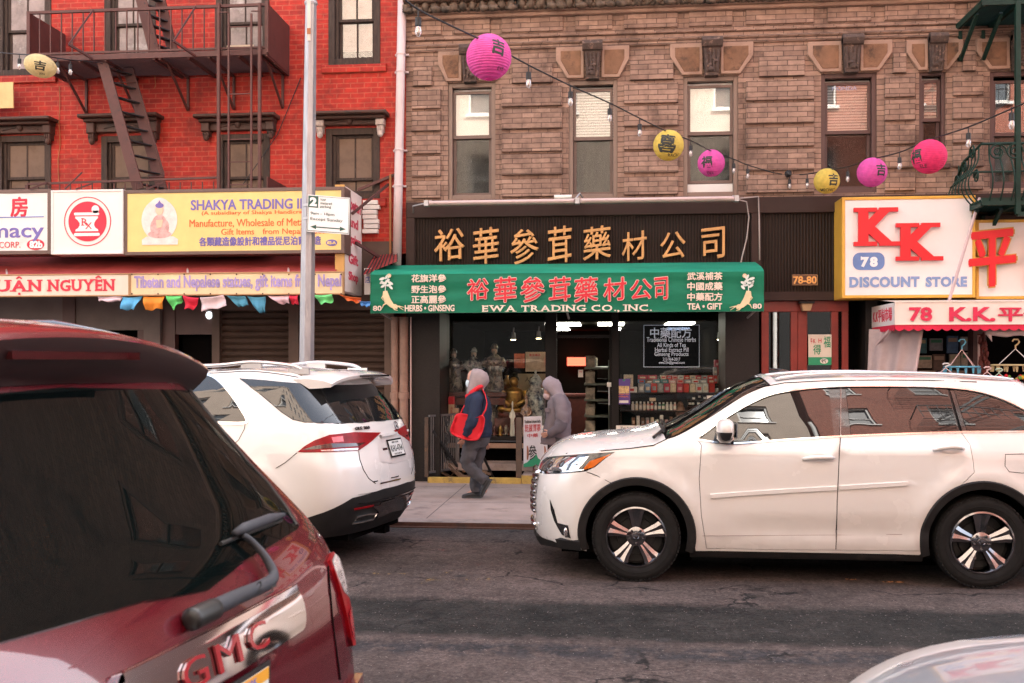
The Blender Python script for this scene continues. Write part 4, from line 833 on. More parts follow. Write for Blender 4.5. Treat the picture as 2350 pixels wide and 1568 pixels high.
for a, b in ((1763,1813),(1851,1906)): m.box(X(a,YD), X(b,YD), YD-.03, YD+.03, KZ, .55)
m.build('door_frame', M_RDOOR, t, bevel=.006)
m = MB()
for a, b in ((1763,1813),(1851,1906)): m.box(X(a,YD), X(b,YD), YD-.006, YD+.006, .55, dz)
m.build('pane', glass_mat('door_glass', (.35,.34,.32), .14), t)
m = MB(); m.box(X(1740,YF), X(1985,YF), YD+.5, YD+.52, 0, 3); m.box(X(1922,YD), X(1930,YD), YD-.02, YD+.04, KZ, dz); m.build('dark_hall', M_DARKIN, t)
m = MB(); m.box(X(1741,YF), X(1990,YF), YF+.0, YF+.3, dz+.16, Zz(1860,688,YF)); m.build('canopy', M_DKW, t)
sg = card('hanging_sign', 1855, 768, 1908, 838, YD-.075, mat('cream_sign', (.70,.62,.52), rough=.6, var=.1), 'cream paper sign with green band and mirrored green characters behind the red door glass', 'sign', [('平',1860,777,1864,790,'red_ink'),('K',1866,778,1872,788,'red_ink'),('H',1878,777,1885,787,'red_ink'),('得',1866,791,1884,814,'green_ink'),('福',1890,772,1906,798,'green_ink')])
a, b, c, d = R(1855, 820, 1908, 838, YD-.08); m = MB(); m.box(a, b, YD-.081, YD-.076, c, d); m.build('green_band', MATS['green_ink'], sg)
m = MB(); x0, x1, z0, z1 = R(1882, 823, 1900, 835, YD-.084); m.disc(((x0+x1)/2,(z0+z1)/2), (z1-z0)/2, YD-.084, 24, 1.5, .002); m.build('number_oval', M_PAPER, sg); m = MB(); wtext(m, '79', 1885, 825, 1896, 833, YD-.087, bold=.02, ext=.001); m.v = [(2*X(1890.5,YD-.087)-p, q, r) for p, q, r in m.v]; m.build('lettering', M_INK, sg)
card('white_notice', 1859, 852, 1884, 862, YD-.07, M_PAPER, 'small white notice low on the red door', 'notice')
t = thing('door_lamp', 'small square amber lamp over the red door', 'lamp', (X(1850,14.9), 14.9, Zz(1850,706,14.9))); a, b, c, d = R(1837, 697, 1864, 714, 14.9); m = MB(); m.add([(a,14.85,d),(b,14.85,d),(b,15.0,d),(a,15.0,d),(a+.03,14.87,c),(b-.03,14.87,c),(b-.03,15,c),(a+.03,15,c)], [(0,1,2,3),(4,7,6,5),(0,4,5,1),(1,5,6,2),(2,6,7,3),(3,7,4,0)]); m.build('shade', mat('amber_shade', (.40,.27,.15), rough=.4), t, bevel=.006); m = MB(); m.box(a-.02, b+.02, 14.83, 15.0, d, d+.03); m.build('cap', M_DKW, t)
M_YEL = mat('worn_yellow_paint_edge', (.42,.27,.06), rough=.7, var=.25, vs=6, dirt=(.10,.07,.05), ds=9, dth=.52)
stp = thing('entrance_step', 'concrete entrance step with a worn yellow painted edge', 'step', (X(1310,14.8), 14.8, KZ)); a, b, c, d = R(1197, 1066, 1500, 1103, 14.8)
m = MB(); m.box(X(1197,14.8), X(1745,14.8), 14.80, YS+.1, KZ-.1, KZ+.135); m.build('tread', M_WALK, stp, bevel=.012)
m = MB(); m.box(X(1197,14.8), X(1745,14.8), 14.785, 14.797, KZ, KZ+.125); m.build('painted_edge', M_YEL, stp)
m = MB(); m.box(X(1010,YS), X(1420,YS), YS-.35, YS+.1, KZ+.136, KZ+.25); m.build('inner_tread', M_WALK, stp, bevel=.01)
cc = thing('cellar_kerb', 'low yellow painted kerb round the cellar stairs', 'kerb', (X(1080,14.8), 14.8, KZ)); m = MB(); m.box(WX0, X(1196,14.8), 14.77, 14.86, KZ-.02, KZ+.085); m.build('kerb_edge', M_YEL, cc, bevel=.01)
rl = thing('cellar_railing', 'brown and black iron railing with a scrolled panel and gate posts round the cellar stairs', 'railing', (X(1085,14.82), 14.82, KZ))
M_POST = mat('brown_iron_post', (.075,.045,.03), rough=.6, var=.3, vs=6, dirt=(.18,.09,.04), ds=5, dth=.58)
YR = 14.82; tz0 = Zz(985, 955, YR)
for u, w_ in ((979, .055), (1191, .085)):
 m = MB(); m.box(X(u,YR)-w_/2, X(u,YR)+w_/2, YR-.03, YR+.03, KZ+.085, Zz(u, 958, YR)); m.build('post', M_POST, rl, bevel=.005)
m = MB(); lx = X(984, YR); rx_ = X(1036, YR)
def sp(t, z): return (lx+(rx_-lx)*t, YR+.02+.62*t, z)
m.bar(sp(0,tz0), sp(1,tz0), .03); m.bar(sp(0,.2), sp(1,.2), .03); m.bar(sp(1,.1), sp(1,tz0), .05)
for k in range(1, 14): m.bar(sp(k/14,.2), sp(k/14,tz0), .014)
m.build('side_panel', mat('grey_iron', (.16,.15,.15), rough=.5, metal=.3, var=.2), rl)
m = MB()
for (t0, zc_, r) in ((.62,.95,.13),(.62,.68,.13),(.62,.42,.10)):
 for sgn in (1, -1): m.tube([sp(t0+sgn*(r*(1-k/26))*cos(k*.55)*.75, zc_+r*(1-k/26)*sin(k*.55)) for k in range(24)], .010, 5)
m.build('scroll', M_IRON, rl)
m = MB(); m.tube([(X(990,YR),YR+.1,Zz(990,990,YR)),(X(1050,YR),YR+.55,Zz(1050,1090,YR)-.05)], .025); m.tube([(X(1100,YR),YR+.2,Zz(1100,1040,YR)),(X(1130,YR),YR+.6,KZ-.1)], .02); m.tube([(X(1096,YR),YR+.1,Zz(1096,1014,YR)),(X(1190,YR),YR+.05,Zz(1190,1014,YR))], .014); m.build('handrail', M_IRON, rl)
cs = thing('cellar_stairs', 'dark worn stairs going down behind the railing', 'stairs', (X(1080,15.2), 15.2, -1)); m = MB()
for k in range(6): m.box(WX0+.02+.3*k, WX1-.02, WY0+.03, YS+.3, -1.2, -.1-.17*k) if k == 0 else m.box(WX0+.02+.26*k, WX0+.28+.26*k, WY0+.03, YS+.3, -1.2, -.02-.17*k)
m.build('flight', mat('dirty_stair', (.09,.065,.05), rough=.9, var=.4, dirt=(.02,.015,.012), ds=3, dth=.45), cs)
rb = thing('rubbish_pile', 'pile of broken brown boards and debris below the railing', 'debris', (X(1020,15.1), 15.1, KZ)); m = MB()
for i in range(26): m.obox((random.uniform(WX0+.05,X(1110,15)), random.uniform(14.95,15.45), random.uniform(-.1,.22)), (random.uniform(.05,.22),0,random.uniform(-.1,.12)), (0,random.uniform(.03,.1),0), (0,0,.012))
o = m.build('debris_pieces', mat('brown_debris', (.13,.075,.045), rough=.9, var=.5, vs=7), rb); o['kind'] = 'stuff'
bd = thing('sandwich_board', 'white advertising board with a large green brush character and red text by the step', 'sign board', (X(1170,14.75), 14.75, KZ))
def slant(mb, u0, v0, u1, v1, w0, w1, y0, y1, th=.012):
 pass
bx, bw_ = X(1201,14.86), .36
def bmap(a, b, c): return (bx+bw_/2+a*.98, 14.90+.42*(a+bw_/2)/bw_ - c, Zz(1200,1076,14.86)+.0+.56+b)
bz0 = Zz(1201, 1073, 14.86); bz1 = Zz(1201, 957, 14.86); bh = bz1-bz0
def bmap(a, b, c): return (bx+a, 14.90+.30*a/bw_-c, bz0+b)
m = MB(); m.add([bmap(0,0,0),bmap(bw_*.72,0,0),bmap(bw_*.72,bh,0),bmap(0,bh,0),bmap(0,0,-.02),bmap(bw_*.72,0,-.02),bmap(bw_*.72,bh,-.02),bmap(0,bh,-.02)], [(0,1,2,3),(7,6,5,4),(0,4,5,1),(1,5,6,2),(2,6,7,3),(3,7,4,0)]); m.build('board', mat('board_white', (.66,.66,.68), rough=.6, var=.06), bd)
m = MB(); m.add([bmap(bw_*.72,-.02,0),bmap(bw_*.95,.02,0),bmap(bw_*.95,bh*.52,0),bmap(bw_*.72,bh*.5,0)], [(0,1,2,3)]); m.build('side_flap', MATS['board_white'], bd)
bwid = bw_*.72
m = MB(); m.text('Traditional chinese herbs', bwid*.88, .05, lambda a, b, c: bmap(bwid/2+a, bh*.90+b, .006+c), bold=.02, ext=.001); m.text('參', bwid*.46, bh*.30, lambda a, b, c: bmap(bwid*.5+a, bh*.28+b, .006+c), bold=.012, ext=.001); m.build('lettering', M_INK, bd)
m = MB(); m.text('花旗洋參', bwid*.88, .07, lambda a, b, c: bmap(bwid/2+a, bh*.74+b, .006+c), bold=.012, ext=.001); m.text('中藥', bwid*.6, .06, lambda a, b, c: bmap(bwid/2+a, bh*.62+b, .006+c), bold=.012, ext=.001); m.text('批發零售', bwid*.88, .05, lambda a, b, c: bmap(bwid/2+a, bh*.81+b, .006+c), bold=.012, ext=.001); m.build('lettering', MATS['red_ink'], bd)
m = MB(); m.poly([bmap(*p, .004) for p in ((0,-.0),(bwid,.0),(bwid,.08),(bwid*.8,.12),(bwid*.7,.19),(bwid*.55,.14),(bwid*.4,.12),(bwid*.2,.07),(0,.05))], (0,.002,0)); m.build('green_hills', MATS['green_ink'], bd)
for tx in (.2, .86):
 c = bmap(bwid*tx if tx < .5 else bw_*.84, bh*.28, .006); m = MB(); m.disc((c[0], c[2]), .05 if tx < .5 else .04, c[1], 14, .5, .002); m.v = [(p, q, c[2]+(r-c[2])*2.2) for p, q, r in m.v]; m.build('painted_root', mat('painted_brown_root', (.34,.14,.08), rough=.7), bd)
fl = thing('flower_board', 'white board with blue brush painting leaning behind the railing', 'sign board', (X(1235,15.4), 15.4, KZ)); a, b, c, d = R(1210, 977, 1250, 1016, 15.4); m = MB(); m.box(a, b, 15.4, 15.42, c, d); m.build('board', M_PAPER, fl)
m = MB()
for pts in ([(1213,994),(1222,990),(1232,987),(1247,985)], [(1214,1002),(1226,997),(1240,996)], [(1222,1013),(1230,1009),(1238,1012),(1246,1006)]): m.tube([(X(u,15.39),15.395,Zz(u,v,15.39)) for u, v in pts], .010, 5)
m.v = [(p, 15.396+(q-15.395)*.2, r) for p, q, r in m.v]; m.build('brush_painting', mat('pale_blue_paint', (.30,.50,.62), rough=.7), fl)
ts = MB(); ts.box(X(1010,YS), X(1250,YS), YS-.02, YS+.0, Zz(1100,1028,YS), Zz(1100,1017,YS)); tag(ts.build('stone_ledge', M_STONE), 'pale stone ledge below the left display window', 'ledge')
# ================================================================ the red painted brick building
M_RBR = brick_mat('red_painted_brick', (.44,.022,.009), (.33,.015,.007), (.42,.07,.04), (.15,.011,.007), bw=.215, bh=.077, ms=.009, sth=.50, bump=.5, rough=.75)
M_HOOD = mat('brown_cast_hood', (.075,.030,.020), rough=.65, var=.3, vs=5, dirt=(.035,.022,.016), ds=5, dth=.48)
M_OLDW = mat('weathered_dark_wood', (.045,.027,.02), rough=.8, var=.45, vs=14, stretch=(2, 2, .4), dirt=(.22,.16,.12), ds=16, dth=.62)
M_PEEL = mat('peeling_white_paint', (.50,.42,.38), rough=.8, var=.3, vs=18, dirt=(.15,.09,.07), ds=12, dth=.55)
M_DUST = mat('dusty_board', (.17,.112,.08), rough=.8, var=.3, vs=2.5, dirt=(.12,.075,.05), ds=2.5, dth=.52)
M_DUSTG = mat('dirty_glass', (.20,.15,.15), rough=.22, var=.5, vs=2.6, dirt=(.40,.36,.36), ds=2.2, dth=.56, spec=.7)
M_FESC = mat('maroon_fire_escape', (.085,.026,.021), rough=.6, var=.25, vs=6, dirt=(.07,.025,.02), ds=6)
RX0 = -16.0
red = thing('red_brick_building', 'bright red painted brick tenement with dark hooded windows and a maroon fire escape', 'building', (BX0, YF, 0))
R3 = [(-6,-40,118,175), (240,-55,358,160), (496,-60,618,158), (754,-64,873,150)]
R2 = [(-8,312,118,450), (233,312,357,450), (498,308,620,450), (748,295,872,458)]
ho = [R(*q) for q in R3]+[R(*q) for q in R2]
for sft in (-262, -524):
 a, b, c, d = R(-6+sft, -40, 112+sft, 175); ho.append((a, b, ho[0][2], ho[0][3])); ho.append((a, b, ho[4][2], ho[4][3]))
rzb = Zz(400, 588, YF)
w = MB(); holed_wall(w, RX0, BX0-.002, rzb, 20.5, ho, YF, .2)
w.box(RX0, BX0-.01, 27, 27.2, 0, 20.5); w.quad((RX0,27,20.5),(RX0,YF,20.5),(BX0-.01,YF,20.5),(BX0-.01,27,20.5)); w.quad((RX0,YF,0),(RX0,27,0),(RX0,27,20.5),(RX0,YF,20.5))
w.build('wall', M_RBR, red)
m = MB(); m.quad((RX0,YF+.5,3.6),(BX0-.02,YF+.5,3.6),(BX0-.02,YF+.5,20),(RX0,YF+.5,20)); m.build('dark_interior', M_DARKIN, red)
for q in ho[:8]: m = MB(); m.cham(q[0]-.1, q[1]+.1, YF-.05, YF+.01, q[2]-.12, q[2], .01); m.build('brick_sill', M_RBR, red)
def old_window(r, kind, wd=.1):
 x0, x1, z0, z1 = r; f = MB(); frame(f, x0, x1, z0, z1, wd, YF-.015, YF+.12); f.box(x0+wd, x0+wd+.05, YF+.03, YF+.14, z0+wd, z1-wd)
 fo = f.build('window', M_OLDW, red, bevel=.008); a, b, c, d = x0+wd+.05, x1-wd, z0+wd, z1-wd; zm = c+(d-c)*(.47 if kind != 'board' else .22)
 s = MB(); frame(s, a, b, zm, d, .045, YF+.05, YF+.09); frame(s, a, b, c, zm+.04, .045, YF+.09, YF+.13)
 if kind != 'plain': s.box((a+b)/2-.012, (a+b)/2+.012, YF+.052, YF+.09, zm+.045, d-.045); s.box((a+b)/2-.012, (a+b)/2+.012, YF+.092, YF+.13, c+.045, zm-.001)
 s.build('sash', M_OLDW, fo, bevel=.005)
 if kind in ('blind_or_reflection',):
  g = MB(); g.box(a+.03, b-.03, YF+.066, YF+.07, zm+.03, d-.03); g.box(a+.03, b-.03, YF+.106, YF+.11, c+.03, zm+.01); g.build('pane', M_PANE, fo)
  g = MB(); g.box(a, b, YF+.17, YF+.18, c+.16, d); g.build('blind_or_reflection', M_SLATP, fo); g = MB(); g.box(a, b, YF+.175, YF+.19, c, d); g.build('room_behind', M_DARKIN, fo)
 else:
  g = MB(); g.box(a+.03, b-.03, YF+.062, YF+.07, zm+.03, d-.03); g.box(a+.03, b-.03, YF+.102, YF+.11, c+.03, zm+.01); g.build('pane', M_DUST if kind == 'board' else M_DUSTG, fo)
 return fo
M_SLATP = mat('dusty_pink_blind', (.50,.36,.34), rough=.8, var=.25, vs=3)
for q in ho[:3]: old_window(q, 'glass')
old_window(ho[3], 'blind_or_reflection')
for q in ho[4:8]: old_window(q, 'board')
for q in ho[8:]: old_window(q, 'glass')
def hood(u0, u1, vt, vb, wt, vbr):
 x0, x1 = X(u0, YF), X(u1, YF); um = (u0+u1)/2; z1, z0 = Zz(um, vt, YF), Zz(um, vb, YF)
 m = MB(); m.cham(x0-.03, x1+.03, YF-.30, YF+.01, z1-.05, z1, .015); m.cham(x0+.02, x1-.02, YF-.20, YF+.01, z1-.10, z1-.051, .012); m.cham(x0+.08, x1-.08, YF-.09, YF+.01, z0, z1-.101, .012)
 m.blob(((x0+x1)/2, YF-.10, (z0+z1)/2-.02), .05, .04, .06, 10, 7); m.tube([((x0+x1)/2+s*.05, YF-.095, (z0+z1)/2-.04) if s else ((x0+x1)/2, YF-.095, (z0+z1)/2) for s in (0,)]+[((x0+x1)/2+.3, YF-.095, (z0+z1)/2-.06)], .014, 6); m.tube([((x0+x1)/2, YF-.095, (z0+z1)/2), ((x0+x1)/2-.3, YF-.095, (z0+z1)/2-.06)], .014, 6)
 ob = m.build('window_hood', M_HOOD, red)
 zb = Zz(um, vbr, YF)
 for a in (x0+.04, x1-.16):
  k = MB(); k.cham(a, a+.13, YF-.15, YF+.01, z0-.02, z1-.10, .012); k.cham(a+.015, a+.115, YF-.12, YF+.01, zb+.07, z0-.021, .012)
  for t in (.03, .065, .1): k.tube([(a+t, YF-.125, z0-.03), (a+t, YF-.125, zb+.09)], .012, 6)
  k.blob((a+.065, YF-.09, zb+.05), .05, .05, .06, 8, 6); k.build('hood_bracket', M_HOOD if wt == 0 else M_PEEL, ob)
hood(-22, 131, 278, 309, 0, 336); hood(203, 373, 270, 306, 0, 333); hood(464, 639, 270, 302, 0, 324); hood(723, 890, 264, 290, 1, 318)
m = MB()
for u, v0, v1 in ((137,200,420),(357,150,205)): m.tube([(X(u,YF)+random.uniform(-.02,.02), YF-.02, Zz(u, v0+(v1-v0)*i/8, YF)) for i in range(9)], .006, 5)
tag(m.build('facade_cable', mat('ochre_cable', (.35,.14,.05), rough=.7)), 'thin loose cables hanging down the red brick wall', 'cable')
t = thing('downspout', 'pale pink rain pipe between the red and the brown buildings', 'pipe', (X(915,14.9), 14.9, 0)); m = MB()
def lean(v): return (X(923-(v/600)*12, 14.9), 14.9, Zz(918, v, 14.9))
m.tube([lean(-60), lean(200), lean(420), lean(612)], .068, 14); m.build('pipe', mat('pale_pink_pipe', (.62,.50,.50), rough=.4, var=.06), t, smooth=True)
m = MB()
for v in (125, 165, 345, 427): p = lean(v); m.lathe([(.072,-.02),(.078,0),(.072,.02)], p, 14); m.box(p[0]-.1, p[0]+.11, 14.93, 14.99, p[2]-.012, p[2]+.012)
m.build('pipe_strap', MATS['pale_pink_pipe'], t)
t = thing('copper_pipes', 'stained brown and pink standpipes beside the dark pier', 'pipe', (X(918,14.92), 14.92, KZ)); M_COP = mat('stained_pipe', (.28,.17,.13), rough=.5, var=.3, vs=4, dirt=(.20,.09,.03), ds=3)
for u, r in ((927, .07), (906, .06)):
 m = MB(); m.tube([(X(u,14.9),14.9,KZ),(X(u,14.9),14.9,Zz(u,728,14.9))], r, 12); m.lathe([(r*1.25,0),(r*1.25,.09),(r,.1)], (X(u,14.9),14.9,Zz(u,915,14.9)), 12); m.build('pipe', M_COP, t, smooth=True, sharp=40)
m = MB(); m.tube([(X(943,14.88),14.88,KZ),(X(943,14.88),14.88,Zz(943,728,14.88))], .012, 6); m.build('thin_conduit', M_TUBE, t)
YP = 14.0
fe = thing('fire_escape', 'maroon iron fire escape balcony with ladders on the red facade', 'fire escape', (X(340,YP), YP, Zz(340,125,YP)))
px0, px1 = X(67, YP), X(613, YP); pz = Zz(340, 130, YP); rzt = Zz(340, 21, YP); wx1 = px1+.02
m = MB()
for k in range(17): y = YP+.03+(.95)*k/16; m.box(px0, px1 if not (0) else px1, y, y+.022, pz, pz+.035)
for x in (px0, X(180,YP), X(350,YP), X(430,YP), X(545,YP), px1-.03): m.box(x, x+.035, YP, YF, pz-.05, pz-.001)
m.box(px0, px1, YP-.02, YP+.015, pz-.03, pz+.05); m.build('platform', M_FESC, fe)
m = MB(); m.bar((px0,YP,rzt),(px1,YP,rzt),.04); m.bar((px0,YP,pz+.08),(px1,YP,pz+.08),.03)
k = 0; x = px0
while x < X(500, YP): m.bar((x,YP,pz),(x,YP,rzt),.016); x += .168
m.build('railing', M_FESC, fe)
m = MB()
for u in (215, 450): m.bar((X(u,YP),YP-.02,rzt),(X(u-28,YP),YP-.34,pz+.1),.022); m.bar((X(u-28,YP),YP-.34,pz+.1),(X(u,YP),YP,pz-.02),.03)
m.build('railing_stay', M_FESC, fe)
m = MB(); m.box(px0-.012, px0+.012, YP, YF-.02, pz, rzt); m.bar((px0,YP,pz),(px0,YP,rzt+.02),.05); m.build('end_panel', M_FESC, fe)
m = MB(); m.box(px1-.012, px1+.012, YP, YF-.02, pz-.02, rzt+.02); m.bar((px1,YP,pz),(px1,YP,rzt+.05),.05); m.build('end_panel', M_FESC, fe)
for u in (200, 315, 433, 538, 650):
 x = X(u, YF); m = MB(); m.bar((x,YF-.02,pz-.02),(x,YF-.02,pz-.55),.035); m.bar((x,YF-.03,pz-.55),(x,YP+.25,pz-.03),.03); m.bar((x,YF,pz-.035),(x,YP,pz-.035),.035); m.build('bracket', M_FESC, fe)
m = MB(); ua, ub = 502, 596
for u in (ua, ub): m.bar((X(u,YP-.06),YP-.06,Zz(u,8,YP-.06)),(X(u,YP-.06),YP-.06,Zz(u,445,YP-.06)),.042)
for u in (525, 577): m.bar((X(u,YP-.1),YP-.1,Zz(u,32,YP-.1)),(X(u,YP-.1),YP-.1,Zz(u,440,YP-.1)),.026)
for v in (62, 116, 216, 320, 372, 424): m.bar((X(525,YP-.1),YP-.1,Zz(550,v,YP-.1)),(X(577,YP-.1),YP-.1,Zz(550,v,YP-.1)),.014)
for a, b in ((ua,525),(577,ub)): m.bar((X(a,YP-.08),YP-.08,Zz(550,32,YP)),(X(b,YP-.08),YP-.08,Zz(550,32,YP)),.016)
m.build('drop_ladder', M_FESC, fe)
def stair(name, a, b, wdt, nst, sw_=.16):
 a, b = Vector(a), Vector(b); s = Vector((wdt*.45, wdt, 0)); m = MB(); m2 = MB()
 m.bar(a, b, .03, sw_, (1,0,0)); m.bar(a+s, b+s, .03, sw_, (1,0,0))
 for i in range(nst): p = a.lerp(b, (i+.6)/nst); m2.bar(p, p+s, .10, .016)
 o = m.build(name, M_FESC, fe); m2.build('tread', M_IRON, o)
stair('diagonal_ladder', (X(234,YP+.1),YP+.1,pz+.02), (X(318,YP+.1),YP+.1,Zz(318,432,YP)), .42, 9)
stair('upper_ladder', (X(318,YP+.2),YP+.2,Zz(318,-40,YP)), (X(358,YP+.25),YP+.25,pz+.05), .35, 7)
m = MB(); h0 = Vector((X(238,YP),YP+.42,Zz(238,172,YP))); m.tube([h0, h0+Vector((.28,.05,.02)), (X(345,YP),YP+.45,Zz(345,385,YP)), (X(348,YP),YP+.42,Zz(348,394,YP)), (X(320,YP),YP+.3,Zz(320,399,YP))], .013, 6); m.build('handrail', M_FESC, fe)
m = MB(); lz = Zz(290, 421, YP); m.bar((X(63,YP),YP,Zz(63,423,YP)),(X(500,YP),YP,Zz(500,408,YP)),.03); x = X(63,YP)
while x < X(500,YP): m.bar((x,YP,lz-.75),(x,YP,lz),.014); x += .168
for u, dv in ((190, 35),(110,12),(215,10),(375,12)): m.bar((X(u,YP),YP-.02,Zz(u,432-dv,YP)),(X(u-24,YP),YP-.2,Zz(u-24,440,YP)),.022)
m.bar((X(63,YP),YP,lz),(X(63,YP),YP,lz-.8),.045); m.build('lower_railing', M_FESC, fe)
m = MB(); m.box(X(613,YP)-.01, X(613,YP)+.01, YP, YF-.02, lz-.75, lz+.06); m.box(px0, px1, YP, YF, lz-.8, lz-.74); m.build('lower_platform', M_FESC, fe)
m = MB(); m.tube([(X(692,YF),YF-.03,Zz(692,180,YF)),(X(640,YF),YF-.05,Zz(640,310,YF)),(X(560,YF),YF-.04,Zz(560,425,YF))], .007, 5); tag(m.build('sagging_wire', M_IRON), 'slack dark wire running diagonally across the right ladder', 'wire')
ac = thing('window_air_conditioner', 'boxy air conditioner in the window behind the fire escape ladder', 'air conditioner', (X(560,14.7),14.7,Zz(560,130,14.7))); a, b, c, d = R(524, 108, 585, 132, 14.75); m = MB(); m.box(a, b, 14.7, 15.05, c, d); m.build('case', M_WDK, ac, bevel=.01); m = MB(); m.box(a, b, 14.69, 14.705, d-.03, d+.01); m.build('trim', mat('cream_trim', (.55,.42,.3), rough=.6), ac)
cl_ = MB(); cl_.quad((X(0,14.7)-1.5,14.7,Zz(0,248,14.7)),(X(31,14.7),14.7,Zz(31,248,14.7)),(X(31,14.7),14.69,Zz(31,189,14.7)),(X(0,14.7)-1.5,14.69,Zz(0,191,14.7))); cl_.v += [(a, b+.02, c) for a, b, c in cl_.v[:4]]; cl_.f += [(7,6,5,4),(0,4,5,1),(1,5,6,2),(2,6,7,3),(3,7,4,0)]
tag(cl_.build('yellow_banner', mat('yellow_banner_cloth', (.72,.48,.22), rough=.7, var=.15)), 'plain yellow banner on the red wall below the round cream lantern', 'banner')
YB_ = 13.86
M_SFR = mat('brown_sign_frame', (.13,.075,.06), rough=.5, var=.15); M_SWH = mat('white_sign_face', (.76,.72,.70), rough=.4, var=.04, vs=1.5, dirt=(.62,.56,.52), ds=1.5, dth=.6); M_SYE = mat('yellow_sign_face', (.76,.56,.20), rough=.4, var=.08, vs=2.5)
mat('purple_ink', (.17,.135,.42), var=.15, vs=3); mat('sign_red', (.62,.02,.05), var=.05); mat('sign_orange', (.72,.13,.035), var=.1); mat('lilac_ink', (.36,.28,.55), var=.3, vs=3)
def boxsign(name, label, r, face, fw, deep=.35, y=YB_, fm=M_SFR):
 a, b, c, d = R(*r, y); t = thing(name, label, 'sign', ((a+b)/2, y, c)); m = MB(); m.box(a, b, y+.03, y+deep, c, d); frame(m, a, b, c, d, fw, y-.012, y+.03); m.build('case', fm, t, bevel=.005)
 m = MB(); m.box(a+fw, b-fw, y, y+.028, c+fw, d-fw); m.build('face', face, t); return t
def letter(t, m_, lines, y, bold=.02, **k):
 m = MB()
 for tx, a, b, c, d in lines: wtext(m, tx, a, b, c, d, y, bold=bold, ext=.003, **k)
 return m.build('lettering', m_, t)
YLt = YB_-.004
ph = boxsign('pharmacy_sign', 'white pharmacy sign with red character and purple lettering at the left edge', (-330, 438, 118, 586), M_SWH, .055)
letter(ph, MATS['sign_red'], [('房',24,452,64,498),('藥',-45,452,-5,498)], YLt, .03); letter(ph, MATS['purple_ink'], [('Pharmacy',-130,513,101,557)], YLt, .012)
letter(ph, mat('sign_red_small', (.60,.06,.08), var=0), [('SURGICAL SUPPLY CORP.',-150,556,47,570)], YLt, .0)
m = MB(); a, b, c, d = R(-200, 499, 101, 501, YLt); m.box(a, b, YLt-.003, YLt, c, d); m.build('blue_rule', mat('blue_rule_ink', (.12,.18,.5), var=0), ph)
m = MB(); a, b, c, d = R(62, 549, 102, 574, YLt); m.disc(((a+b)/2, (c+d)/2), (d-c)/2, YLt-.002, 32, (b-a)/(d-c), .003); m.build('number_oval', MATS['sign_red'], ph); letter(ph, MATS['white_ink'], [('82b',68,553,98,570)], YLt-.006, .05)
rx = boxsign('mortar_sign', 'square white sign with a red disc and a mortar and pestle', (118, 436, 283, 584), M_SWH, .03, y=YB_-.03, fm=M_SWH); YX = YB_-.036
x0, x1, z0, z1 = R(145, 452, 257, 565, YX); cx, cz, rr = (x0+x1)/2, (z0+z1)/2, (z1-z0)/2
m = MB(); m.disc((cx, cz), rr*.81, YX, 48); m.ring((cx, cz), rr*.965, rr, YX, 48); m.build('red_disc', MATS['sign_red'], rx)
m = MB(); yy = YX-.004
def ppx(u, v): return (X(u, yy), yy, Zz(200, v, yy))
def rrect(m, u0, v0, u1, v1, r=3):
 ps = []
 for (cu, cv, a0) in ((u1-r,v1-r,0),(u0+r,v1-r,90),(u0+r,v0+r,180),(u1-r,v0+r,270)):
  for k in range(5): a = radians(a0+k*22.5); ps.append(ppx(cu+r*cos(a), cv+r*sin(a)))
 ps.reverse(); m.poly(ps, (0,.003,0))
rrect(m, 170, 488, 228, 494.5); rrect(m, 170, 535, 229, 542)
L = [(173,497),(173,501),(178,505),(183,512),(183,518),(179,524),(174,527),(173,531),(226,531),(225,527),(219,523),(216,517),(217,511),(221,505),(225,501),(225,497)]
m.poly([ppx(*p) for p in L], (0,.003,0)); q = ppx(219, 481); m.disc((q[0], q[2]), .058, yy, 24, 1, .003); q = ppx(221, 487); m.poly([ppx(213,484),(ppx(227,484)),ppx(226,489),ppx(214,489)], (0,.003,0)); m.build('mortar_and_pestle', MATS['white_ink'], rx)
m = MB(); a, b, c, d = R(188, 501, 201, 518, yy-.004); serif(m, 'R', a, b, c, d, yy-.004, bold=0, ext=.002); wtext(m, 'X', 196, 511, 211, 526, yy-.004, bold=-.005, ext=.002); m.build('lettering', MATS['sign_red'], rx)
sk = boxsign('yellow_trading_sign', 'long yellow sign with purple and orange lettering and a pink seated figure', (285, 433, 791, 584), M_SYE, .05)
letter(sk, MATS['purple_ink'], [('SHAKYA TRADING INC.',438,457,735,481)], YLt, .02); letter(sk, MATS['sign_orange'], [('(A subsidiary of Shakya Handicraft, Nepal)',463,483,760,494)], YLt, .0)
letter(sk, MATS['sign_orange'], [('Manufacture, Wholesale of Metal Statues,',435,502,790-20,522),('Gift Items',508,525,583,539),('from Nepal, Tibet',603,524,745,541)], YLt, .0); letter(sk, MATS['purple_ink'], [('各類藏造像設計和禮品從尼泊爾製造',457,543,737,564)], YLt, .03)
m = MB(); a, b, c, d = R(748,550,774,565,YLt); m.disc(((a+b)/2,(c+d)/2), (d-c)/2, YLt-.002, 28, (b-a)/(d-c), .003); m.build('number_oval', MATS['purple_ink'], sk); letter(sk, mat('yellow_ink', (.76,.56,.2), var=0), [('82-A',751,554,771,561)], YLt-.006, .05)
def flat(pts, y): return [(X(u, y), y, Zz(367, v, y)) for u, v in pts]
m = MB()
for (cu, cv, ru, rv) in ((366,505,41,48),(366,480,26,26)): m.poly(flat([(cu+ru*cos(-k*pi/16), cv+rv*sin(-k*pi/16)) for k in range(32)], YLt-(.001 if ru > 30 else .0025)), (0,.002,0))
m.poly(flat([(326,550),(326,562),(408,562),(409,550),(398,543),(336,543)], YLt-.004), (0,.002,0)); m.build('pale_halo', mat('print_pale_pink', (.80,.66,.62), rough=.5, var=.15, vs=9), sk)
m = MB()
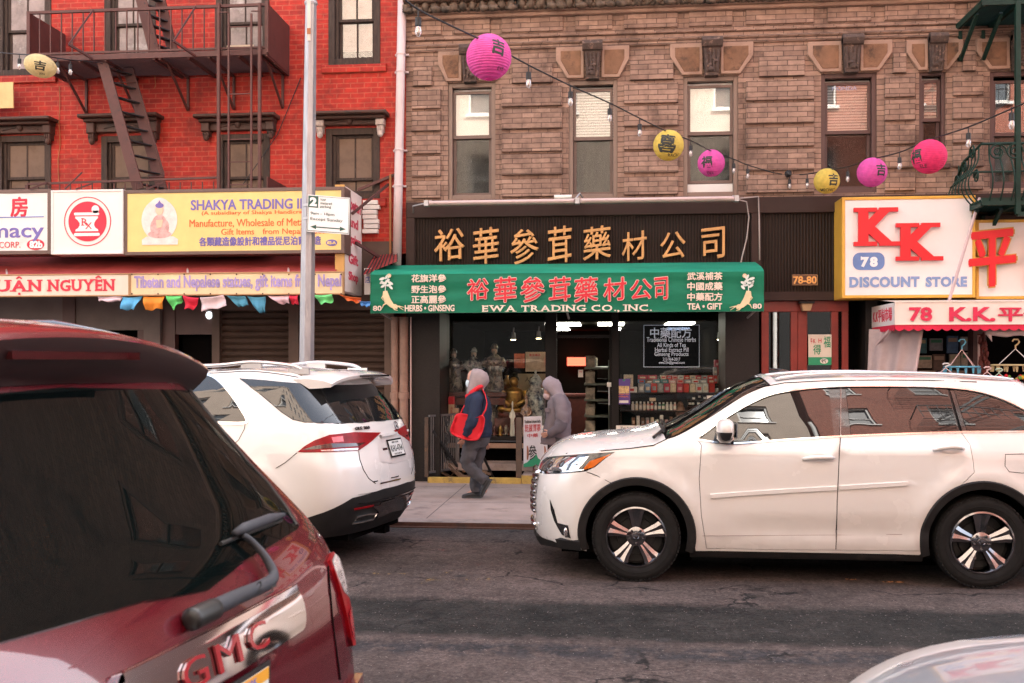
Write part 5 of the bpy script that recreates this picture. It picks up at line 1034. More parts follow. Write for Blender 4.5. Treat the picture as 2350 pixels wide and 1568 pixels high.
for (cu, cv, ru, rv) in ((366,538,27,9),(366,515,17,22),(353,522,8,16),(380,522,8,16)): m.poly(flat([(cu+ru*cos(-k*pi/12), cv+rv*sin(-k*pi/12)) for k in range(24)], YLt-.0055-.0008*rv/10), (0,.002,0))
m.build('printed_robe', mat('print_rose', (.66,.36,.34), rough=.5, var=.35, vs=14), sk)
m = MB(); m.poly(flat([(366+9*cos(-k*pi/12), 482+12*sin(-k*pi/12)) for k in range(24)], YLt-.010), (0,.002,0)); m.poly(flat([(358,505),(374,505),(371,522),(360,524)], YLt-.011), (0,.002,0)); m.build('printed_face', mat('print_peach', (.78,.52,.36), rough=.5, var=.1), sk)
m = MB(); m.poly(flat([(366+9.5*cos(-k*pi/12), 472+6*sin(-k*pi/12)) for k in range(24)], YLt-.012), (0,.002,0)); m.poly(flat([(362,467),(370,467),(366,460)][::-1], YLt-.012), (0,.002,0)); m.build('printed_hair', MATS['purple_ink'], sk)
bs = thing('blade_sign', 'pale upright projecting sign with red words Tibetan and Nepalese Gift Shop', 'sign', (X(790,13.93), 13.93, Zz(790,668,13.93))); bx_ = X(790, 13.93); bz1_, bz0_ = Zz(790,426,13.93), Zz(790,668,13.93)
m = MB(); m.box(bx_-.12, bx_, 13.93, 14.95, bz0_, bz1_); m.build('case', mat('pale_sign_face', (.86,.74,.68), rough=.5, var=.05, vs=3, dirt=(.74,.64,.56), ds=3), bs)
m = MB(); m.box(bx_-.13, bx_+.006, 13.915, 13.945, bz0_-.01, bz1_+.01); m.build('yellow_edge', mat('ochre_edge', (.55,.30,.08), rough=.5), bs)
m = MB(); Hh = bz1_-bz0_
for tx, t0, hh in (('Tibetan',.865,.115),('and',.69,.10),('Nepalese',.515,.115),('Gift',.33,.10),('Shop',.15,.11)): m.text(tx, .86 if len(tx) > 5 else .55, Hh*hh, lambda a, b, c: (bx_+.004+c, 14.44+a, bz0_+Hh*t0+b), bold=.03, ext=.002)
m.build('lettering', mat('faded_red_letter', (.62,.05,.09), rough=.6, var=.15), bs)
for a, b, w_ in (((bx_-.05,14.9,bz1_+.1),(BX0-.15,15.0,Zz(900,400,YF)),.04), ((bx_+.02,14.3,bz1_-.35),(X(893,YF),14.95,Zz(893,425,YF)),.035), ((bx_+.02,14.5,bz1_-.75),(X(880,YF),14.95,Zz(880,596,YF)),.04)): m = MB(); m.bar(a, b, w_); m.build('steel_strut', M_FESC, bs)
m = MB(); m.bar((X(898,YF),YF-.06,Zz(898,402,YF)),(X(898,YF),YF-.06,Zz(898,600,YF)),.03); tag(m.build('rusty_rod', mat('rusty_ochre', (.32,.13,.04), rough=.7)), 'rusty upright rod on the red bricks beside the pale rain pipe', 'rod')
m = MB()
for k in range(7): zz = Zz(850, 536-k*11, 14.95); m.box(X(832,14.95)+random.uniform(0,.04), X(872,14.95)-random.uniform(0,.05), 14.9, 15.0, zz, zz+.06)
tag(m.build('paper_bundle', M_PAPER), 'bundle of crumpled white paper stuffed behind the upright sign', 'bundle')
YS2 = 13.70
ra = thing('red_awning', 'faded red canvas awning half folded under the left signs', 'awning', (X(400,14.3), 14.3, Zz(400,630,14.3))); za, zb = Zz(400,588,14.9), Zz(400,629,YS2+.1)
M_RAW = mat('faded_red_canvas', (.30,.035,.03), rough=.8, var=.3, vs=2, stretch=(.5,2,2), dirt=(.12,.018,.018), ds=2)
m = MB(); n = 60
for i in range(n+1):
 x = RX0+(X(786,14.2)-RX0)*i/n
 for k, (y, z) in enumerate(((14.95, za+.03), (14.6, za-.03), (14.2, (za*.45+zb*.55)), (YS2+.06, zb))): m.v.append((x, y, z+.012*sin(i*1.7+k)))
for i in range(n):
 for k in range(3): o = i*4+k; m.f.append((o, o+1, o+5, o+4))
m.build('canvas', M_RAW, ra, smooth=True)
m = MB(); m.tube([(RX0,YS2+.03,zb-.02),(X(788,YS2),YS2+.03,zb-.02)], .025);
for u in (12, 428, 660): m.tube([(X(u,14.9),14.9,za-.02),(X(u,YS2),YS2+.05,zb)], .016)
m.build('support_bar', M_TUBE, ra)
rs = thing('striped_red_awning', 'red slatted awning corner beside the green awning', 'awning', (X(865,14.7), 14.7, Zz(865,630,14.7))); m = MB()
p = [Vector((X(832,14.3),14.3,Zz(832,632,14.3))), Vector((X(912,14.3),14.3,Zz(905,600,14.3))), Vector((X(912,14.95),14.95,Zz(905,580,14.95))), Vector((X(858,14.95),14.95,Zz(858,588,14.95)))]
m.add(p, [(0,1,2,3)]); m.build('canvas', M_RAW, rs); m = MB()
for k in range(9): m.bar(p[0].lerp(p[1], k/8)-Vector((0,.01,0)), p[3].lerp(p[2], k/8)-Vector((0,.01,0)), .012)
m.build('rib', M_BLACK, rs)
ws_ = card('blue_white_sign', 836, 616, 853, 676, 14.5, M_SWH, 'narrow white and blue sign end tucked beside the green awning', 'sign', [('店',838,634,850,650,'blue_ink')], th=.05)
s1 = boxsign('name_strip_sign', 'cream sign strip with red capitals HUAN NGUYEN', (-260, 630, 298, 682), mat('cream_strip', (.74,.62,.52), rough=.5, var=.08, dirt=(.55,.42,.34), ds=2.5, dth=.58), .02, deep=.06, y=YS2, fm=mat('ochre_trim', (.40,.22,.10), rough=.6))
m = MB(); ys = YS2-.006
for tx, a, b in (('HU',-52,27-4),('A',27,61),('N',66,94),('NGUYEN',111,262)):
 x0, x1, z0, z1 = R(a, 641, b, 668, ys); z0, z1 = Zz(110, 669, ys), Zz(110, 642, ys); serif(m, tx, x0, x1, z0, z1, ys, bold=.025, ext=.003, gap=.12)
for (u, v) in ((44,637),(226,637)):
 q = lambda a, b: (X(a, ys), ys, Zz(110, b, ys)); m.bar(q(u-6,v+2.5), q(u,v-2), .02, .01, (0,1,0)); m.bar(q(u,v-2), q(u+6,v+2.5), .02, .01, (0,1,0))
q = R(42, 672, 47, 677, ys); m.box(q[0], q[1], ys-.004, ys, q[2], q[3]); m.build('lettering', MATS['sign_red'], s1)
s2 = boxsign('statue_strip_sign', 'yellow cream strip with faded lilac words about Tibetan and Nepalese statues', (298, 625, 789, 678), mat('yellow_cream_strip', (.74,.57,.34), rough=.5, var=.1, dirt=(.66,.44,.3), ds=2, dth=.56), .02, deep=.06, y=YS2-.01, fm=MATS['ochre_trim'])
letter(s2, MATS['lilac_ink'], [('Tibetan and Nepalese statues, gift items from Nepal',308,631,783,668)], YS2-.016, .03)
m = MB()
for i in range(9): q = (X(303+60*i, YS2-.02), YS2-.022, Zz(303+60*i, 674.5, YS2-.02)); m.blob(q, .012, .008, .012, 8, 5); q = (X(303+60*i, YS2-.02), YS2-.022, Zz(303+60*i, 630, YS2-.02)); m.blob(q, .012, .008, .012, 8, 5)
m.build('screw', M_STEEL, s2)
FL = [('lilac white',(.60,.46,.50),(224,682),(281,678),(276,693),(226,692)),('sky blue',(.10,.38,.66),(280,682),(326,680),(308,711),(277,711)),('orange',(.75,.25,.025),(328,680),(378,679),(372,708),(334,713)),
 ('bright green',(.12,.62,.16),(380,678),(418,678),(417,692),(395,712)),('crimson',(.60,.015,.045),(421,678),(458,684),(447,711),(424,708)),('pinkish white',(.64,.50,.52),(460,683),(514,677),(522,704),(466,714)),
 ('teal blue',(.06,.24,.34),(519,678),(563,680),(570,702),(548,705)),('deep teal',(.06,.24,.36),(566,680),(609,681),(608,719),(590,716)),('pale pink',(.68,.46,.50),(612,678),(663,677),(665,696),(640,698)),('red',(.62,.02,.05),(664,677),(684,677),(684,698),(668,698)),
 ('light green',(.16,.66,.22),(720,677),(763,675),(764,694),(735,698)),('orange red',(.65,.14,.03),(778,676),(830,684),(826,697),(800,690)),('bright blue',(.08,.25,.55),(822,690),(850,692),(850,705),(832,703))]
yf = YS2-.01
for i, (cn, c, p0, p1, p2, p3) in enumerate(FL):
 m = MB(); pts = [Vector((X(u, yf), yf, Zz(u, v, yf))) for u, v in (p0, p1, p2, p3)]; n = 8
 for a in range(n+1):
  for b in range(n+1):
   s, t = a/n, b/n; q = pts[0].lerp(pts[1], s).lerp(pts[3].lerp(pts[2], s), t); m.v.append((q.x, q.y+.035*sin(s*7+i*1.9+t*2)*t+.02*sin(t*6+i), q.z-.012*sin(pi*s)*(1-t)+.012*sin(s*9+i)*t))
 for a in range(n):
  for b in range(n): o = a*(n+1)+b; m.f.append((o, o+1, o+n+2, o+n+1))
 o = m.build('prayer_flag', mat('flag_'+cn.replace(' ', '_'), c, rough=.8, var=.15, vs=6), smooth=True)
 tag(o, f'{cn} cloth prayer flag hanging under the lettered strip', 'flag', 'prayer flags along the strip signs'); so = o.modifiers.new('thick', 'SOLIDIFY'); so.thickness = .003
M_SHUT = None
lf = thing('closed_shop_fronts', 'dark closed shop fronts with brown rolled shutters and grey posts under the left signs', 'shop front', (X(440,YF), YF, KZ)); ztop = Zz(440, 560, YF)
def roll(u0, u1, vt, name='roller_shutter', y=YF+.05):
 x0, x1 = X(u0, y), X(u1, y); z = KZ; zt = Zz((u0+u1)/2, vt, y); m = MB(); prof = []
 while z < zt: prof += [(y, z), (y-.03, z+.03), (y-.03, z+.075), (y, z+.098)]; z += .1
 for a, b in prof: m.v += [(x0, a, b), (x1, a, b)]
 for k in range(len(prof)-1): m.f.append((2*k, 2*k+1, 2*k+3, 2*k+2))
 m.build(name, M_SHUTM, lf)
M_SHUTM = mat('brown_rolled_shutter', (.062,.039,.029), rough=.7, spec=.2, var=.25, vs=2.5, dirt=(.065,.04,.03), ds=3)
roll(507, 665, 712); roll(712, 884, 712)
m = MB()
for a, b in ((490,507),(665,688),(884,906)): m.box(X(a,YF), X(b,YF), YF-.06, YF+.1, KZ, Zz(440,690,YF))
m.box(X(490,YF), X(906,YF), YF-.03, YF+.12, Zz(690,712,YF), ztop); m.build('shutter_guide', mat('brown_steel_guide', (.08,.046,.032), rough=.6, var=.25), lf)
m = MB(); m.box(X(338,YF), X(375,YF), YF-.12, YF+.1, KZ, ztop); m.box(X(176,YF), X(338,YF), YF-.05, YF+.12, Zz(250,758,YF), ztop); m.box(-14, X(150,YF), YF-.05, YF+.12, Zz(60,744,YF), ztop); m.box(X(139,YF), X(150,YF), YF-.06, YF+.1, KZ, Zz(60,744,YF)); m.build('grey_post', mat('grey_beige_paint', (.125,.10,.09), rough=.75, var=.15), lf)
m = MB(); m.box(X(150,YF), X(178,YF), YF-.08, YF+.1, KZ, ztop); m.box(X(376,YF), X(404,YF), YF-.04, YF+.1, KZ, ztop); m.box(X(318,YF), X(337,YF), YF-.03, YF+.1, KZ, Zz(250,758,YF)); m.box(X(404,YF), X(490,YF), YF-.02, YF+.12, Zz(440,768,YF), ztop); m.build('dark_post', M_WDK, lf)
m = MB(); m.box(X(404,YF), X(490,YF), YF+.25, YF+.28, KZ, 4); m.box(-14, X(178,YF), YF+.9, YF+.93, KZ, 4); m.box(X(176,YF), X(340,YF), YF+.7, YF+.73, KZ, 4); m.build('dark_doorway', M_DARKIN, lf)
m = MB(); m.box(-14, X(139,YF), YF+.03, YF+.036, KZ, Zz(60,744,YF)); m.build('shop_pane', M_SHOPG, lf)
m = MB(); m.box(RX0, X(840,YF), YF+1.0, YF+1.1, 0, 4.4); m.box(RX0, BX0, YF+.15, YF+1.1, ztop-.02, rzb+.2); m.build('back_wall', M_DARKIN, lf)
hp = MB(); a, b, c, d = R(255, 785, 318, 850, YF+.3); hp.box(a, b, YF+.3, YF+.34, c, d); po = thing('lit_shop_poster', 'small lit yellowish shop window with shelves and a cut off S2 B lettering', 'window', ((a+b)/2, YF+.3, c)); hp.build('backdrop', mat('lit_poster', (.50,.38,.15), rough=.7, var=.7, vs=9, emit=(.8,.6,.2), es=.10), po)
m = MB(); wtext(m, 'S2 B', 291, 794, 316, 808, YF+.29, bold=.0, ext=.001); m.build('lettering', M_INK, po); m = MB(); wtext(m, 'Alto', 286, 822, 318, 846, YF+.29, bold=.03, ext=.001); m.build('blue_lettering', MATS['blue_ink'], po)
m = MB()
for v in (797, 815, 833): q = R(256, v, 290, v+2, YF+.29); m.box(q[0], q[1], YF+.2, YF+.3, q[2], q[3])
m.build('shelf_board', M_SWH, po); m = MB()
for u, v in ((262,813),(270,812),(279,813),(266,832),(276,832),(284,831)): q = R(u-3, v-12, u+3, v+1, YF+.26); m.box(q[0], q[1], YF+.22, YF+.26, q[2], q[3])
m.build('shelf_goods', mat('mixed_goods', (.2,.3,.12), rough=.5, var=.9, vs=8), po)
rw = card('dark_shop_sign', 60, 757, 138, 790, YF+.3, mat('dim_glass_sign', (.05,.06,.08), rough=.3), 'dim window sign with red and white patches in the left shop', 'sign', [('CAVALIERE',72,764,136,774,'blue_ink')]); m = MB(); q = R(94, 778, 119, 790, YF+.29); m.box(q[0], q[1], YF+.28, YF+.29, q[2], q[3]); m.build('red_patch', M_RED, rw)
m = MB(); q = R(76, 776, 140, 800, YF+.31); m.box(q[0], q[1], YF+.292, YF+.31, q[2], q[3]); m.build('grey_patch', M_GREY, rw)
bl = thing('bulkhead_lamp', 'small white lit wall lamp in the dark doorway', 'lamp', (X(483,YF),14.95,Zz(483,724,YF))); m = MB(); c = (X(483,YF),14.95,Zz(483,724,YF)); m.blob(c, .05, .05, .06, 12, 8); m.build('glass_shade', mat('lit_white_glass', (.8,.82,.85), rough=.3, var=0, emit=(.85,.95,1), es=.5), bl, smooth=True); m = MB(); m.box(c[0]-.05, c[0]+.05, 14.92, 15.0, c[2]+.05, c[2]+.08); m.build('mount', M_GREY, bl)
YPo = 11.75
sp_ = thing('steel_pole', 'galvanised octagonal steel street pole leaning slightly in front of the yellow sign', 'pole', (X(700,YPo), YPo, KZ))
m = MB(); a_ = Vector((X(699.5,YPo), YPo, KZ)); zt = Zz(714,-60,YPo); b_ = Vector((X(714.5,YPo), YPo, zt)); m.tube([a_, a_.lerp(b_, .42), b_], [.098,.090,.068], 8); m.build('shaft', mat('galvanised_steel', (.33,.32,.335), rough=.4, metal=.55, var=.2, vs=5, stretch=(3,3,.5), dirt=(.44,.42,.42), ds=6, dth=.55), sp_)
m = MB(); m.lathe([(.10,0),(.102,.01),(.10,.02)], a_.lerp(b_, (1.26)/(zt-KZ)), 16);
zb1 = Zz(712, 8, YPo); q = a_.lerp(b_, (zb1-KZ)/(zt-KZ)); m.lathe([(.076,-.02),(.08,0),(.076,.02)], q, 16); m.build('joint_band', M_GREY, sp_)
m = MB(); m.box(q.x-.02, q.x+.02, YPo-.082, YPo-.07, q.z-.48, q.z); m.build('pale_tape', mat('pale_tape', (.62,.55,.5), rough=.6), sp_); m = MB(); m.box(q.x-.022, q.x+.022, YPo-.088, YPo-.08, q.z-.40, q.z-.33); m.build('orange_clip', mat('orange_brown_clip', (.35,.12,.04), rough=.5), sp_)
ps = thing('parking_sign', 'white two hour metered parking sign with a green arrow on the steel pole', 'sign', (X(705,YPo-.1), YPo-.1, Zz(705,540,YPo-.1))); YK = YPo-.12
M_PSGN = mat('parking_plate', (.76,.77,.79), rough=.35, var=.03); pc = (X(754,YK), Zz(754,493,YK)); pw, phh = X(799,YK)-X(706,YK), Zz(754,450,YK)-Zz(754,535,YK); tl_ = radians(-4)
def pm(a, b, c): return (pc[0]+a*cos(tl_*.55)-b*sin(tl_*.55)*.9, YK+a*.16-c, pc[1]+a*sin(tl_)+b*cos(tl_))
def prect(mb, a0, b0, a1, b1, c0, c1): mb.add([pm(a0,b0,c1),pm(a1,b0,c1),pm(a1,b1,c1),pm(a0,b1,c1),pm(a0,b0,c0),pm(a1,b0,c0),pm(a1,b1,c0),pm(a0,b1,c0)], [(0,1,2,3),(7,6,5,4),(0,4,5,1),(1,5,6,2),(2,6,7,3),(3,7,4,0)])
m = MB(); prect(m, -pw/2, -phh/2, pw/2, phh/2, -.006, 0); m.build('plate', M_PSGN, ps, bevel=.008)
m = MB(); M_SGG = mat('sign_green', (.012,.075,.055), rough=.4, var=0)
prect(m, -pw*.48, phh*.16, -pw*.25, phh*.47, .0, .002); prect(m, -pw*.30, -phh*.375, pw*.30, -phh*.345, 0, .002)
for s in (-1, 1): m.add([pm(s*pw*.42,-phh*.36,.002),pm(s*pw*.28,-phh*.30,.002),pm(s*pw*.28,-phh*.42,.002)], [(0,1,2) if s < 0 else (0,2,1)])
m.build('green_marks', M_SGG, ps)
m = MB(); g_ = .012
for (a, b, c, d) in ((-pw*.485,-phh*.475,pw*.485,-phh*.46),(-pw*.485,phh*.475-.004,pw*.485,phh*.475),(-pw*.485,-phh*.475,-pw*.475,phh*.475),(pw*.475,-phh*.475,pw*.485,phh*.475)): prect(m, a, b, c, d, 0, .0022)
for tx, cx_, cy_, w_, h_ in (('hour',-.13,.40,.13,.07),('metered',-.06,.30,.27,.07),('parking',-.07,.20,.25,.085),('9am - 10pm',-.14,-.0,.56,.09),('Except Sunday',-.04,-.15,.76,.10)): m.text(tx, pw*w_, phh*h_, lambda a, b, c: pm(pw*cx_+a, phh*cy_+b, .004+c), bold=.0, ext=.001)
m.build('lettering', M_SGG, ps); m = MB(); m.text('2', pw*.17, phh*.24, lambda a, b, c: pm(-pw*.365+a, phh*.315+b, .005+c), bold=.06, ext=.001); m.build('white_numeral', MATS['white_ink'], ps)
m = MB()
for b in (phh*.28, -phh*.08): m.bar(pm(-pw*.36, b, -.02), (X(701,YPo), YPo-.06, pm(0,b,0)[2]), .03)
m.build('bracket', M_GREY, ps)
# ================================================================ the discount store at the right
M_KKW = mat('white_store_sign', (.78,.74,.72), rough=.4, var=.04, vs=1.2, dirt=(.64,.58,.55), ds=1.6, dth=.6); M_OCH = mat('ochre_sign_frame', (.66,.36,.05), rough=.5, var=.12)
YQ = 14.45
kk = boxsign('discount_store_sign', 'big white sign with two overlapping red letters K and blue words DISCOUNT STORE', (1932, 451, 2238, 684), M_KKW, .042, deep=.5, y=YQ, fm=M_OCH); yk = YQ-.03
m = MB()
def wz(v): return Zz(2085, v, yk)
for a, b, c, d in ((1969,2055,476,564),(2065,2151,513,599)):
 serif(m, 'K', X(a,yk), X(b,yk), wz(d), wz(c), yk-(.0 if a < 2000 else .012), bold=.055, ext=.02, k=1.)
o = m.build('red_letters', mat('red_raised_letter', (.66,.012,.02), rough=.4, var=.05), kk)
m = MB(); wtext(m, 'DISCOUNT', 1949, 635, 2110, 660, YQ-.006, bold=.05, ext=.003, spacing=1.12); wtext(m, 'STORE', 2124, 635, 2219, 659, YQ-.006, bold=.05, ext=.003, spacing=1.12); m.build('lettering', mat('faded_blue_letter', (.20,.30,.52), rough=.5, var=.1), kk)
m = MB(); yy = YQ-.005; ps = []
for (cu, cv, a0) in ((2014,604,0),(1973,604,90),(1973,596,180),(2014,596,270)):
 for k in range(6): a = radians(a0+k*18); ps.append((X(cu+16*cos(a),yy), yy, Zz(1993, cv+16*sin(a), yy)))
ps.reverse(); m.poly(ps, (0,.003,0)); m.build('number_badge', mat('blue_badge', (.13,.22,.46), rough=.5, var=.15), kk)
m = MB(); x0, x1, z0, z1 = R(1975, 589, 2014, 613, yy-.004); serif(m, '78', x0, x1, z0, z1, yy-.004, bold=.06, ext=.002, gap=.06); m.build('badge_number', MATS['white_ink'], kk)
pg = boxsign('character_sign', 'white sign with an orange frame and one big raised red Chinese character', (2239, 503, 2620, 686), M_KKW, .04, deep=.4, y=YQ+.1, fm=M_OCH)
m = MB(); wtext(m, '平', 2219, 526, 2334, 661, YQ+.02, bold=.045, ext=.02, shear=.09); m.build('gilt_outline', mat('gilt_edge', (.55,.30,.05), rough=.5), pg)
m = MB(); wtext(m, '平', 2222, 529, 2331, 658, YQ-.0, bold=.028, ext=.02, shear=.09); m.build('red_character', MATS['red_raised_letter'], pg)
m = MB(); wtext(m, '價', 2352, 526, 2460, 660, YQ-.0, bold=.01, ext=.02, shear=.09); m.build('next_character', MATS['red_raised_letter'], pg)
YW = 13.8; kx0 = X(2053, YW); kz1, kz0 = Zz(2200, 692, YW), Zz(2200, 745, YW); KXE = 8.5
ka = thing('discount_store_awning', 'white awning lettered 78 K.K. with a red scalloped edge and side panel', 'awning', (kx0, YW, kz0))
M_AWW = mat('white_awning_board', (.78,.68,.60), rough=.5, var=.06, vs=2)
m = MB(); m.box(kx0, KXE, YW, YW+.03, kz0, kz1); m.build('front_board', M_AWW, ka, bevel=.004)
m = MB(); m.box(kx0, kx0+.03, YW+.031, 14.98, kz0, kz1-.01); m.build('side_board', MATS['white_sign_face'], ka)
m = MB(); m.quad((kx0,YW+.02,kz1+.002),(KXE,YW+.02,kz1+.002),(KXE,14.98,kz1+.10),(kx0,14.98,kz1+.10)); m.build('roof_sheet', M_AWW, ka)
m = MB(); frame(m, kx0, KXE, kz0-.002, kz1+.005, .012, YW-.012, YW-.001); m.build('edge_trim', M_AWW, ka)
m = MB()
def scal(p0, p1, n):
 p0, p1 = Vector(p0), Vector(p1)
 for i in range(n*6):
  a, b = p0.lerp(p1, i/(n*6)), p0.lerp(p1, (i+1)/(n*6)); f = lambda t: -.055-.03*abs(sin(pi*t*n))
  m.quad(a+Vector((0,0,f(i/(n*6)))), b+Vector((0,0,f((i+1)/(n*6)))), b, a)
scal((kx0,YW,kz0), (KXE,YW,kz0), 38); scal((kx0,14.95,kz0), (kx0,YW,kz0), 10)
o = m.build('red_scallop', mat('red_scallop_cloth', (.62,.01,.05), rough=.7, var=.1), ka); so = o.modifiers.new('thick','SOLIDIFY'); so.thickness = .004
yl = YW-.016; mr = MATS['red_sign_letter']
m = MB(); wtext(m, '78', 2220-134, 705, 2139, 738, yl, bold=.035, ext=.003); wtext(m, 'K.K.', 2178, 705, 2284, 738, yl, bold=.035, ext=.003); wtext(m, '平價市場', 2290, 703, 2530, 738, yl, bold=.03, ext=.003); m.build('lettering', mat('crimson_letter', (.62,.02,.07), rough=.5, var=.05), ka)
m = MB(); m.text('K.K平價市場', .95, (kz1-kz0)*.62, lambda a, b, c: (kx0-.004-c, 14.40-a, (kz0+kz1)/2+b), bold=.012, ext=.002); m.build('side_lettering', MATS['faded_red_letter'], ka)
m = MB(); m.bar((X(2183,YW),YW+.1,kz1),(X(2248,14.4),14.4,Zz(2248,455,14.4)),.03); m.bar((kx0+.03,YW+.1,kz0),(X(1997,14.9),14.9,Zz(1997,808,14.9)),.035); m.build('awning_arm', M_TUBE, ka)
hc = thing('hanging_cloth', 'pinkish grey cloth draped slantwise under the awning corner', 'cloth', (X(2050,14.3), 14.3, Zz(2050,860,14.3))); m = MB(); n = 26
A0, A1 = Vector((X(1998,14.6),14.7,kz0-.03)), Vector((X(2115,14.0),14.0,kz0-.06)); B0, B1 = Vector((X(1985,14.7),14.75,.95)), Vector((X(2070,14.2),14.2,.75))
for j in range(n+1):
 for i in range(n+1):
  s, t = i/n, j/n; q = A0.lerp(A1, s).lerp(B0.lerp(B1, s), t); m.v.append((q.x+.02*sin(s*16+t*2), q.y+.055*sin(s*17+t*1.5)*(.3+t), q.z))
for j in range(n):
 for i in range(n): o = j*(n+1)+i; m.f.append((o, o+n+1, o+n+2, o+1))
o = m.build('drape', mat('greyish_pink_cloth', (.47,.36,.35), rough=.9, var=.12, vs=4), hc, smooth=True); so = o.modifiers.new('thick','SOLIDIFY'); so.thickness = .004
m = MB(); m.tube([A1+Vector((0,-.01,0)), A1.lerp(B1,.5)+Vector((0,-.02,0)), B1], [.02,.03,.035], 6); m.build('rolled_hem', MATS['greyish_pink_cloth'], hc, smooth=True)
kf = thing('discount_shop_front', 'dim discount shop front with packaged goods pinned behind its window', 'shop front', (X(2200,15.6), 15.6, KZ))
m = MB(); m.quad((X(2012,YF),16.4,0),(9.4,16.4,0),(9.4,16.4,3.6),(X(2012,YF),16.4,3.6)); m.quad((X(2012,YF),YF,0),(X(2012,YF),16.4,0),(X(2012,YF),16.4,3.6),(X(2012,YF),YF,3.6)); m.quad((X(2012,YF),YF,3.2),(9.4,YF,3.2),(9.4,16.4,3.2),(X(2012,YF),16.4,3.2)); m.quad((X(2012,YF),YF,KZ+.01),(9.4,YF,KZ+.01),(9.4,16.4,KZ+.01),(X(2012,YF),16.4,KZ+.01)); m.build('room_wall', M_DARKIN, kf)
m = MB(); m.box(X(2232,YF), X(2262,YF), YF-.02, YF+.2, KZ, 3.2); m.box(8.9, 14, YF-.03, YF+.2, 0, ZTOPF-.3); m.box(X(2012,YF), 14, YF+.0, YF+.2, 3.0, ZTOPF-.28); m.build('post', M_WDK, kf)
yb = 15.5; cells = [(2095,2128,775,812,9),(2132,2165,776,806,3),(2172,2200,770,812,1),(2203,2232,772,806,3),(2104,2140,815,846,5),(2140,2170,812,852,8),(2178,2205,812,846,5),(2205,2236,808,846,5),(2080,2105,846,862,6),(2105,2150,848,868,8),(2152,2180,852,870,5),(2180,2232,848,872,8)]
for k, (a, b, c, d, ci) in enumerate(cells):
 t = thing('packaged_item', f'{["dull greenish","grey","dark blue","dim grey","cream","brownish","beige","pale cream","green","tan","cream","dull brown"][k]} packet pinned in the discount window, {ORD[k]} counted row by row', 'packet', (X((a+b)/2,yb), yb, Zz(2165,d,yb)), 'packets behind the discount window')
 q = R(a+1, c+1, b-1, d-1, yb); m = MB(); m.box(q[0], q[1], yb, yb+.04, q[2], q[3]); mm = mat('dull_packet_'+str(ci), tuple(x*.5 for x in PAL[ci][1]), rough=.5, var=.4, vs=18); m.build('packet', mm, t, bevel=.006, seg=1)
 h = q[3]-q[2]; m = MB(); m.box(q[0]+.02, q[1]-.02, yb-.004, yb-.001, q[3]-h*.35, q[3]-h*.12); m.build('printed_header', mat('dull_header_'+str(k % 3), ((.30,.25,.14),(.03,.16,.08),(.28,.18,.12))[k % 3], rough=.5), t)
def hanger(name, label, u, vh, v, w_, y, col, cord, nclip, tilt=0.):
 c = Vector((X(u, y), y, Zz(u, v, y))); t = thing(name, label, 'laundry hanger', c, 'laundry hangers under the discount awning'); hz_ = Zz(u, vh, y)-c.z; mt = mat('plastic_'+col[0], col[1], rough=.35, var=.05)
 rx_, ry = w_/2, w_/3
 def rp(a): return c+Vector((rx_*cos(a), ry*sin(a), tilt*cos(a)))
 m = MB(); m.tube([rp(2*pi*k/24) for k in range(24)], .011, 6, closed=True)
 for a in (0, pi/2): m.tube([rp(a), rp(a+pi)], .007, 6)
 m.build('ring', mt, t); m = MB(); top = c+Vector((0,0,hz_*.62)); m.tube([top, top+Vector((0,0,hz_*.12)), top+Vector((.03,0,hz_*.18)), top+Vector((.05,0,hz_*.26)), top+Vector((.03,0,hz_*.36)), top+Vector((-.02,0,hz_*.36)), top+Vector((-.04,0,hz_*.28))], .011, 6); m.build('hook', mt, t)
 m = MB()
 for a in (.5, 2.1, 3.7, 5.2): m.tube([top, rp(a)], .005, 5)
 m.build('cord', mat('plastic_'+cord[0], cord[1], rough=.5, var=0), t)
 for k in range(nclip):
  p = rp(2*pi*(k+.5)/nclip); m = MB()
  for s in (-1, 1): m.obox(p+Vector((s*.007,0,-.055)), (.004,0,.0), (0,.008,0), (s*.004,0,.035))
  m.tube([p, p+Vector((0,0,-.03))], .003, 4); m.build('clip', mt, t)
BLU = ('sky_blue', (.10,.36,.50)); WHT = ('off_white', (.62,.60,.58)); PNK = ('pale_pink', (.60,.42,.40)); YLW = ('straw', (.50,.38,.20)); GRN = ('pale_green', (.38,.48,.36))
hanger('clip_hanger', 'sky blue round clip hanger with pink cords under the discount awning', 2207, 778, 842, .46, 14.05, BLU, PNK, 14)
hanger('clip_hanger', 'straw yellow clip hanger at the right edge of the photograph', 2330, 778, 838, .62, 14.0, YLW, WHT, 16)
hanger('clip_hanger', 'off white clip hanger hanging low left of the sky blue one', 2170, 834, 862, .34, 13.9, WHT, PNK, 10)
hanger('clip_hanger', 'pale pink clip hanger just above the white car roof', 2265, 842, 872, .36, 13.9, PNK, PNK, 10)
hanger('clip_hanger', 'pale green clip hanger low beside the straw yellow one', 2292, 846, 874, .34, 13.85, GRN, GRN, 10)
t = thing('toy_fruit_heap', 'heap of red and yellow plastic trinkets above the car roof', 'trinkets', (X(2320,14.1),14.1,Zz(2320,872,14.1))); cols_ = [M_RED, mat('trinket_yellow',(.7,.45,.03),var=0), mat('trinket_green',(.15,.3,.06),var=0), mat('trinket_magenta',(.55,.06,.3),var=0)]
for j in range(4):
 m = MB()
 for i in range(5): u = 2296+(i*4+j)*3; m.blob((X(u,14.1), 14.1+random.uniform(-.05,.05), Zz(u, 868+random.uniform(-5,8), 14.1)), .028, .028, .028, 8, 6)
 o = m.build('trinket', cols_[j], t, smooth=True); o['kind'] = 'stuff'
